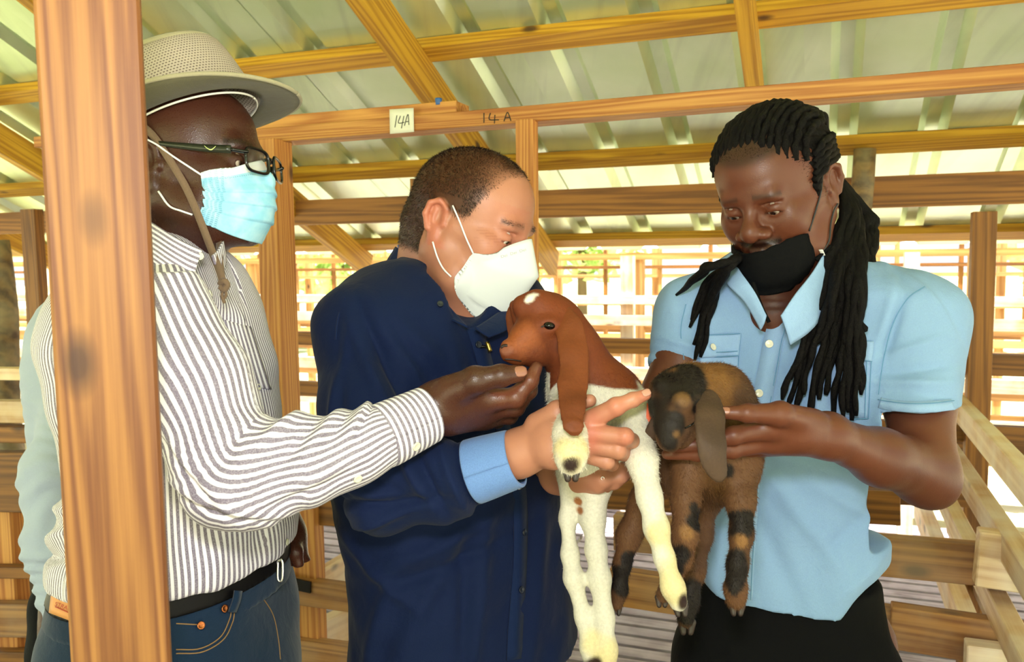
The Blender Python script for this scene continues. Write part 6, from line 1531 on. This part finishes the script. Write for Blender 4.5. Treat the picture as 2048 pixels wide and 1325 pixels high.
# ================================================================== goat kids
kk = NT('goat_coat'); at = kk.n('Attribute', _attribute_name='tint'); tc = kk.n('TexCoord'); n1 = kk.n('TexNoise', Scale=260., Detail=3.); kk.l(tc.outputs['Object'], n1.inputs['Vector'])
kk.base(kk.mix(kk.math('MULTIPLY', n1.outputs['Fac'], .35), at.outputs['Color'], (0.02, 0.012, 0.008))); kk.p(Roughness=.62); kk.set(kk.b, 'Specular IOR Level', .25); kk.bump(n1.outputs['Fac'], .5, .0012); M_COAT = kk.m
kk = NT('goat_fur'); at = kk.n('Attribute', _attribute_name='tint'); kk.base(at.outputs['Color']); kk.p(Roughness=.6); kk.set(kk.b, 'Specular IOR Level', .25); M_FUR = kk.m
M_HOOF = simple('dark_hoof_horn', '#2a1d18', .45); M_GEYE = simple('dark_wet_eye', '#0a0605', .12, spec=.3); M_TAG = simple('orange_ear_tag', '#d4541c', .45)
def pk(lst): return [(P(x, y, d), pxm(r, d)) for (x, y, d, r) in lst]
def hooves(parent, x, y, d, r, dx=0.0, mat=None):
    """cloven hoof: two claws side by side"""
    for s in (-1, 1):
        c = P(x + s * r * .55, y, d); e = P(x + s * r * .45 + dx, y + r * 1.25, d - .004); G = Field(np.minimum(c, e) - .03, np.maximum(c, e) + .03, .0016)
        G.add(cone(c, e, pxm(r * .62, d), pxm(r * .38, d)), .004); mk('hoof', G.mesh(1), mat or M_HOOF, parent)
def blend(C, V, spots, col, soft=.5):
    for (x, y, d, r) in spots:
        q = P(x, y, d); R0 = pxm(r, d); dist = np.linalg.norm((V - q) - np.outer((V - q) @ F_, F_) * .35, axis=1) / R0 + .20 * snoise(V, 30, int(x + y) % 97)
        w_ = sstep(1 + soft / 2, 1 - soft / 2, dist)[:, None]; C = C * (1 - w_) + np.array(col) * w_
    return C
# ---------------------------------------------------------------- white and brown kid
K1 = empty('goat_kid', P(1190, 1330, 1.2), 'white goat kid with chestnut head, neck and long ear, a white star on its forehead', 'goat', 'goat kids held by the men')
G = Field(np.minimum(P(970, 1360, 1.0), P(970, 1360, 1.34)), np.maximum(P(1400, 560, 1.0), P(1400, 560, 1.34)), .0025)
G.chain(pk([(1092, 626, 1.165, 40), (1106, 660, 1.165, 44)]), .02)
G.chain(pk([(1084, 640, 1.155, 40), (1056, 672, 1.135, 29), (1024, 698, 1.12, 17)]), .02)
G.chain(pk([(1112, 690, 1.16, 36), (1070, 706, 1.14, 24), (1030, 713, 1.122, 12)]), .018)
G.chain(pk([(1013, 692, 1.117, 11), (1010, 702, 1.115, 11)]), .008)
G.chain(pk([(1012, 715, 1.117, 8), (1035, 722, 1.125, 9)]), .006)
G.chain(pk([(1046, 612, 1.15, 22), (1070, 606, 1.15, 26)]), .015); G.chain(pk([(1030, 612, 1.19, 12), (1038, 640, 1.19, 14)]), .012)
G.add(ell(P(1099, 651, 1.128), (pxm(22, 1.13), .010, pxm(17, 1.13)), R_, U_), .010)       # brow over the eye
G.sub(ell(P(1099, 652, 1.116), (pxm(13, 1.13), .006, pxm(7, 1.13)), R_ * .96 - U_ * .12, U_), .003)
G.sub(ell(P(1009, 700, 1.104), (pxm(7, 1.1), .006, pxm(3, 1.1)), R_ + U_ * .5, U_), .003); G.sub(cone(P(1000, 712, 1.104), P(1034, 716, 1.108), .0012), .004)
G.chain(pk([(1124, 650, 1.175, 44), (1150, 710, 1.18, 50), (1180, 780, 1.19, 62)]), .03)
G.chain(pk([(1190, 800, 1.20, 82), (1185, 880, 1.205, 78), (1175, 950, 1.215, 56)]), .03)
G.chain(pk([(1140, 790, 1.17, 40), (1130, 830, 1.13, 32)]), .03); G.chain(pk([(1235, 800, 1.17, 52), (1268, 830, 1.14, 34)]), .03)
G.chain(pk([(1132, 826, 1.12, 31), (1140, 870, 1.055, 30), (1142, 905, 1.035, 29), (1142, 925, 1.032, 27)]), .015)
G.chain(pk([(1266, 828, 1.14, 34), (1284, 920, 1.09, 29), (1299, 995, 1.07, 23), (1313, 1057, 1.06, 23), (1329, 1117, 1.055, 18), (1346, 1176, 1.055, 21), (1357, 1206, 1.055, 18)]), .012)
G.chain(pk([(1150, 940, 1.205, 32), (1135, 1038, 1.20, 14), (1140, 1110, 1.19, 15), (1147, 1157, 1.18, 17), (1167, 1236, 1.175, 14), (1178, 1295, 1.17, 15), (1182, 1325, 1.17, 15)]), .014)
G.chain(pk([(1192, 940, 1.195, 38), (1186, 1038, 1.185, 22), (1193, 1100, 1.18, 18), (1200, 1157, 1.175, 19), (1209, 1236, 1.17, 17), (1213, 1300, 1.165, 19), (1214, 1350, 1.165, 18)]), .014)
V, F = G.mesh(1)
WH, CH, CH2 = np.array(lin('#dcd6c8')), np.array(lin('#743617')), np.array(lin('#54230e'))
def col1(V):
    C = np.tile(WH, (len(V), 1)); d = (V - CAM) @ F_; px = CX + FPX * ((V - CAM) @ R_) / d; py = CY - FPX * ((V - CAM) @ U_) / d
    edge = 772 + 10 * snoise(V, 25, 3) - .0 * px; hd = sstep(edge + 4, edge - 4, py)[:, None]; 
    side = (px > 1100) | (py < 745); hd = hd * side[:, None]
    n_ = .5 + .5 * np.clip(snoise(V, 8, 4), -1, 1)[:, None]; ch = CH * (1 - .4 * n_) + CH2 * .4 * n_
    C = C * (1 - hd) + ch * hd
    C = blend(C, V, [(1059, 594, 1.13, 9), (1068, 588, 1.13, 8), (1054, 600, 1.13, 6), (1075, 586, 1.13, 5)], lin('#efe9df'), .9)
    C = blend(C, V, [(1130, 690, 1.15, 26)], CH2 * .8); C = blend(C, V, [(1012, 700, 1.11, 13)], lin('#7c4a38')); C = blend(C, V, [(1040, 680, 1.11, 34)], lin('#8a4822'), .9)
    C = blend(C, V, [(1142, 905, 1.01, 36), (1330, 1070, 1.04, 34), (1355, 1180, 1.04, 40), (1352, 1140, 1.04, 30), (1216, 1320, 1.15, 36), (1180, 1290, 1.15, 26)], lin('#dfcf9f'), .9)
    C = blend(C, V, [(1143, 934, 1.01, 21), (1375, 1208, 1.04, 19), (1184, 1335, 1.16, 24)], lin('#2c1a16')); C = blend(C, V, [(1156, 1005, 1.18, 9), (1156, 1022, 1.18, 9), (1152, 975, 1.18, 11)], lin('#a0643c'))
    return C
me = mesh_np('body', V, F); set_col(me, col1(V)); put('body', me, M_COAT, K1); N = vnormals(V, F)
def pxy(V): d = (V - CAM) @ F_; return CX + FPX * ((V - CAM) @ R_) / d, CY - FPX * ((V - CAM) @ U_) / d
def len1(p): x, y = pxy(p); return np.where(y < 745, .0024, np.where(y > 960, .0028, .0060))
V2, F2, C2 = blades(V, F, N, 110000, len1, .0006, lambda p: -U_ + .0 * p - .2 * F_ + .15 * R_, 21, colf=lambda p: col1(p) * 1.1, lift=.30,
    keep=lambda p, n, R: (lambda x, y: (R.random(len(p)) < np.where(y < 745, .6, 1.0)) & ~((np.abs(x - 1099) < 15) & (np.abs(y - 652) < 9)))(*pxy(p)))
me = mesh_np('fur', V2, F2); set_col(me, C2); o = put('fur', me, M_FUR, K1); o['kind'] = 'stuff'
hooves(K1, 1143, 938, 1.03, 17); hooves(K1, 1360, 1212, 1.055, 15, 3); hooves(K1, 1184, 1335, 1.17, 16); hooves(K1, 1216, 1362, 1.165, 16)
G = Field(P(1099, 652, 1.1235) - .02, P(1099, 652, 1.1235) + .02, .0010); G.add(ell(P(1098, 652, 1.1235), (pxm(13, 1.13), .009, pxm(8.5, 1.13)), R_ * .96 - U_ * .12, U_), .001); mk('eye', G.mesh(1), M_GEYE, K1)
bvK1 = bvh_of(V, F)
M_DK = simple('dark_nostril_skin', '#22100a', .5)
for pts, wd in (([(1003, 696), (1008, 692), (1015, 692)], .0035), ([(998, 714), (1010, 718), (1024, 719), (1042, 722)], .0016), ([(1082, 655), (1088, 652)], .002)): seam_strip('muzzle_crease', pts, wd, .0012, bvK1, M_DK, K1, .001, 12)
def ear(parent, pts, flat, colf, axis=None, name='ear', n=14000, crease=True):
    ax = F_ if axis is None else axis; q_ = crom(np.array(pts, float), 15); P_ = pk([tuple(t) for t in q_]); lo = np.min([p for p, r in P_], 0) - .04; hi = np.max([p for p, r in P_], 0) + .04; G = Field(lo, hi, .0020)
    for (a, ra), (b, rb) in zip(P_[:-1], P_[1:]):
        t_ = unit(b - a); G.add(fcone(a, b, ra, rb, unit(ax - (ax @ t_) * t_), flat), .006)
    if False:
        for (a, ra), (b, rb) in zip(P_[1:-2], P_[2:-1]): G.sub(cone(a - ax * ra * flat * 1.05 + R_ * .004, b - ax * rb * flat * 1.05 + R_ * .004, .0006), .004)
    V, F = G.mesh(1); V = V + vnormals(V, F) * (.0012 * snoise(V, 22, 7))[:, None]; me = mesh_np(name, V, F); set_col(me, colf(V)); o = put(name, me, M_COAT, parent)
    V2, F2, C2 = blades(V, F, vnormals(V, F), n, .0026, .0005, lambda p: -U_ + 0 * p, 5, colf=colf, lift=.22); me = mesh_np('ear_fur', V2, F2); set_col(me, C2); q = put('ear_fur', me, M_FUR, o); q['kind'] = 'stuff'
    return o
def colE1(V): n_ = .5 + .5 * np.clip(snoise(V, 12, 14), -1, 1)[:, None]; return np.array(lin('#743a1a')) * (1 - .4 * n_) + np.array(lin('#582810')) * .4 * n_
ear(K1, [(1124, 632, 1.14, 24), (1142, 668, 1.115, 27), (1148, 715, 1.09, 28), (1146, 770, 1.062, 27), (1144, 815, 1.03, 24), (1147, 850, 1.012, 17), (1150, 862, 1.010, 14)], .22, colE1)
ear(K1, [(1058, 612, 1.20, 14), (1036, 622, 1.215, 17), (1034, 660, 1.225, 16), (1046, 710, 1.23, 13)], .3, colE1, n=3000, crease=False)
# ---------------------------------------------------------------- dark brown kid
K2 = empty('goat_kid', P(1400, 1262, 1.15), 'dark brown and black goat kid with drooping head and an orange ear tag', 'goat', 'goat kids held by the men')
G = Field(np.minimum(P(1200, 1300, .96), P(1200, 1300, 1.32)), np.maximum(P(1570, 700, .96), P(1570, 700, 1.32)), .0026)
G.chain(pk([(1362, 785, 1.085, 50), (1368, 815, 1.07, 46)]), .02); G.chain(pk([(1330, 790, 1.10, 34), (1328, 820, 1.09, 30)]), .02)
G.chain(pk([(1350, 810, 1.06, 42), (1344, 855, 1.045, 30), (1338, 880, 1.040, 21)]), .018); G.chain(pk([(1332, 884, 1.038, 12), (1344, 888, 1.036, 13)]), .008)
G.chain(pk([(1395, 840, 1.085, 30), (1362, 878, 1.065, 20)]), .02)
G.add(ell(P(1364, 806, 1.032), (pxm(20, 1.04), .010, pxm(18, 1.04)), R_, U_), .012); G.add(ell(P(1322, 772, 1.065), (pxm(14, 1.04), .010, pxm(12, 1.04)), R_, U_), .012)   # poll bumps
G.add(ell(P(1378, 842, 1.040), (pxm(22, 1.04), .008, pxm(9, 1.04)), R_ + U_ * .45, U_), .008)
G.sub(cone(P(1368, 856, 1.020), P(1396, 838, 1.030), .0014), .004); G.sub(ell(P(1330, 882, 1.022), (.0030, .004, .0015), R_, U_), .002)
G.chain(pk([(1395, 775, 1.11, 48), (1440, 790, 1.14, 52), (1480, 850, 1.16, 54)]), .03); G.chain(pk([(1395, 850, 1.13, 60), (1430, 900, 1.15, 78), (1450, 940, 1.16, 66)]), .03)
G.chain(pk([(1360, 870, 1.18, 50), (1345, 930, 1.20, 44), (1400, 980, 1.20, 50)]), .03)
G.chain(pk([(1378, 920, 1.125, 38), (1371, 1000, 1.105, 26), (1370, 1070, 1.095, 24), (1364, 1120, 1.095, 16), (1342, 1165, 1.10, 15), (1326, 1192, 1.10, 15)]), .014)
G.chain(pk([(1478, 920, 1.13, 40), (1481, 1000, 1.105, 27), (1483, 1070, 1.095, 20), (1475, 1130, 1.09, 18), (1471, 1180, 1.09, 19), (1472, 1202, 1.09, 18)]), .014)
G.chain(pk([(1405, 980, 1.20, 34), (1398, 1070, 1.20, 24), (1390, 1140, 1.19, 18), (1378, 1200, 1.185, 17), (1371, 1240, 1.18, 17)]), .014)
G.chain(pk([(1330, 930, 1.22, 36), (1290, 1000, 1.22, 28), (1258, 1072, 1.215, 23), (1244, 1130, 1.21, 15), (1238, 1180, 1.21, 14), (1233, 1208, 1.21, 13)]), .014)
V, F = G.mesh(1); N = vnormals(V, F)
BR, BK, BR2 = np.array(lin('#6a472c')), np.array(lin('#17100d')), np.array(lin('#3e2819'))
def col2(V):
    n_ = np.clip(.5 + .5 * snoise(V, 9, 24), 0, 1)[:, None]; C = BR * (1 - .6 * n_) + BR2 * .6 * n_
    C = blend(C, V, [(1410, 750, 1.09, 60), (1425, 790, 1.09, 40)], lin('#7d552b'), .8)
    C = blend(C, V, [(1345, 755, 1.05, 52), (1385, 745, 1.07, 34), (1370, 775, 1.05, 40), (1395, 815, 1.05, 22), (1330, 850, 1.03, 34), (1335, 885, 1.02, 22), (1310, 820, 1.06, 30), (1352, 838, 1.03, 20)], BK, .5)
    C = blend(C, V, [(1440, 735, 1.15, 20), (1475, 762, 1.16, 20), (1505, 795, 1.17, 18)], BK * 1.3, .6)
    C = blend(C, V, [(1364, 800, 1.02, 17), (1318, 778, 1.04, 10), (1354, 870, 1.02, 10)], lin('#6b4c2c'), .8)
    C = blend(C, V, [(1398, 1040, 1.09, 24), (1384, 1012, 1.09, 12), (1362, 1115, 1.07, 30), (1350, 1150, 1.07, 26), (1488, 1045, 1.09, 26), (1478, 1130, 1.07, 30), (1474, 1160, 1.07, 28), (1462, 945, 1.08, 18), (1392, 1190, 1.17, 28), (1378, 1230, 1.17, 24), (1245, 1160, 1.20, 30), (1262, 1120, 1.20, 22)], BK, .35)
    C = blend(C, V, [(1372, 1070, 1.07, 17), (1484, 1085, 1.07, 15)], lin('#8a6238'), .6)
    return C
me = mesh_np('body', V, F); set_col(me, col2(V)); put('body', me, M_COAT, K2)
def len2(p): x, y = pxy(p); return np.where((x < 1400) & (y < 905) & (y > 765), .0035, .0062)
V2, F2, C2 = blades(V, F, N, 120000, len2, .0007, lambda p: -U_ + .0 * p + .35 * R_ - .1 * F_, 22, colf=lambda p: col2(p) * 1.05, lift=.38)
me = mesh_np('fur', V2, F2); set_col(me, C2); o = put('fur', me, M_FUR, K2); o['kind'] = 'stuff'
def colE2(V): n_ = .5 + .5 * np.clip(snoise(V, 16, 34), -1, 1)[:, None]; return np.array(lin('#4e3a2c')) * (1 - .5 * n_) + np.array(lin('#2e211b')) * .5 * n_
ear(K2, [(1412, 790, 1.06, 22), (1420, 825, 1.03, 26), (1422, 870, 1.005, 26), (1426, 915, .998, 22), (1438, 948, .998, 13)], .24, colE2, crease=False)
ear(K2, [(1316, 840, 1.09, 9), (1306, 862, 1.095, 9), (1301, 876, 1.10, 4)], .35, colE2, n=1500, crease=False)
board('ear_tag', P(1304, 808, 1.115), P(1302, 850, 1.112), .0135, .0016, M_TAG, K2, up=-F_)
hooves(K2, 1324, 1196, 1.10, 13); hooves(K2, 1474, 1210, 1.09, 15); hooves(K2, 1374, 1246, 1.18, 16); hooves(K2, 1232, 1216, 1.21, 11)
for x, y, a in ((1383, 850, .6),): mk('eye_slit', tube([P(1370, 857, 1.026), P(1383, 850, 1.023), P(1396, 840, 1.030)], .0012, 6), M_GEYE, K2)
# ================================================================== writing and small fittings
def bv_obj(o):
    M = o.matrix_basis.copy(); q = o.parent
    if q is not None: M = Matrix.Translation(Vector(q.location)) @ M
    V = np.array([tuple(M @ v.co) for v in o.data.vertices]); return BVHTree.FromPolygons([tuple(v) for v in V.tolist()], [tuple(p.vertices) for p in o.data.polygons])
bvHd = bv_obj(HEADER)
M_INK = simple('black_marker_ink', '#16120e', .6)
def strokes(name, bv, lst, wid, mat, parent, off=.0006):
    parts = []
    for pix in lst:
        pts, nn = [], []
        for x, y in pix:
            p, n = hit(bv, x, y, off)
            if p is not None: pts.append(p); nn.append(n)
        if len(pts) > 1: parts.append(ribbon(pts, wid, np.array(nn), .0004, 4 * len(pts)))
    if parts: return mk(name, joinVF(parts), mat, parent)
strokes('lettering', bvHd, [[(968, 226), (968, 246)], [(981, 226), (979, 239), (998, 240)], [(990, 230), (989, 247)], [(1008, 243), (1015, 225), (1022, 242)], [(1011, 236), (1021, 235)]], .0028, M_INK, HEADER)
M_PAPER = simple('taped_paper_label', '#d9d8cb', .35)
tl, br = B(*on_v(779, 228, VH - .001)), B(*on_v(827, 255, VH - .001))
if tl is not None and br is not None:
    a, b = P(779, 219, 0), None
    dA, dB = (tl - CAM) @ F_ - .004, (br - CAM) @ F_ - .004
    V2, F2, _ = sheet([[P(779, 219, dA), P(827, 216, dB)], [P(780, 268, dA), P(828, 264, dB)]], 6, 6, .0008)
    lb = mk('paper_label', (V2, F2), M_PAPER, FR); bvL2 = bvh_of(V2, F2)
    strokes('lettering', bvL2, [[(794, 231), (790, 255)], [(801, 232), (797, 246), (809, 245)], [(808, 232), (803, 257)], [(809, 252), (816, 229), (818, 250)], [(811, 244), (818, 243)]], .0022, M_INK, lb)
M_BLUE = simple('blue_plastic', '#2a5a9c', .4)
q = on_v(877, 203, VH + .03); c_ = B(*q); mk('blue_plug', tube([c_ - U_ * .01, c_ + U_ * .008], [.008, .010], 10), M_BLUE, FR)
def text_on(name, bv, txt, p0, p1, hpx, mat, parent, off=.0006):
    cu = bpy.data.curves.new('lettering', 'FONT'); cu.body = txt; cu.size = 1.0; o = bpy.data.objects.new('tmp', cu); COL.objects.link(o)
    bpy.context.view_layer.update(); me = o.to_mesh(); V = np.array([tuple(v.co) for v in me.vertices]); Fq = [tuple(p.vertices) for p in me.polygons]; o.to_mesh_clear(); bpy.data.objects.remove(o)
    if not len(V): return
    W_ = V[:, 0].max(); p0, p1 = np.array(p0, float), np.array(p1, float); d = p1 - p0; nrm_ = np.array([d[1], -d[0]]) / np.linalg.norm(d); out = []
    for v in V:
        q = p0 + d * v[0] / W_ + nrm_ * v[1] * hpx; h_ = hit(bv, q[0], q[1], off)[0]; out.append(h_)
    ok = [f for f in Fq if all(out[i] is not None for i in f)]; out = [np.zeros(3) if q is None else q for q in out]
    used = sorted({i for f in ok for i in f}); mp_ = {i: k for k, i in enumerate(used)}
    if ok: return put(name, mesh(name, [out[i] for i in used], [[mp_[i] for i in f] for f in ok]), mat, parent, smooth=False)
M_EMB = simple('embossed_grey_print', '#9fa3a6', .8)
text_on('embossed_text', bvh_of(*[push_out(sheet(rowsM, 33, 25, .0018, linear=True)[0], bvHM, .002), sheet(rowsM, 33, 25, .0018, linear=True)[1]]), 'Dei  Dei  Dei', (1002, 517), (1052, 502), 8, M_EMB, mkM)
text_on('patch_text', bvPt, 'LEVI', (112, 1196), (150, 1210), 14, M_REDINK, pt, .0010); text_on('patch_text', bvPt, 'STRAUSS', (110, 1212), (152, 1227), 12, M_REDINK, pt, .0010)
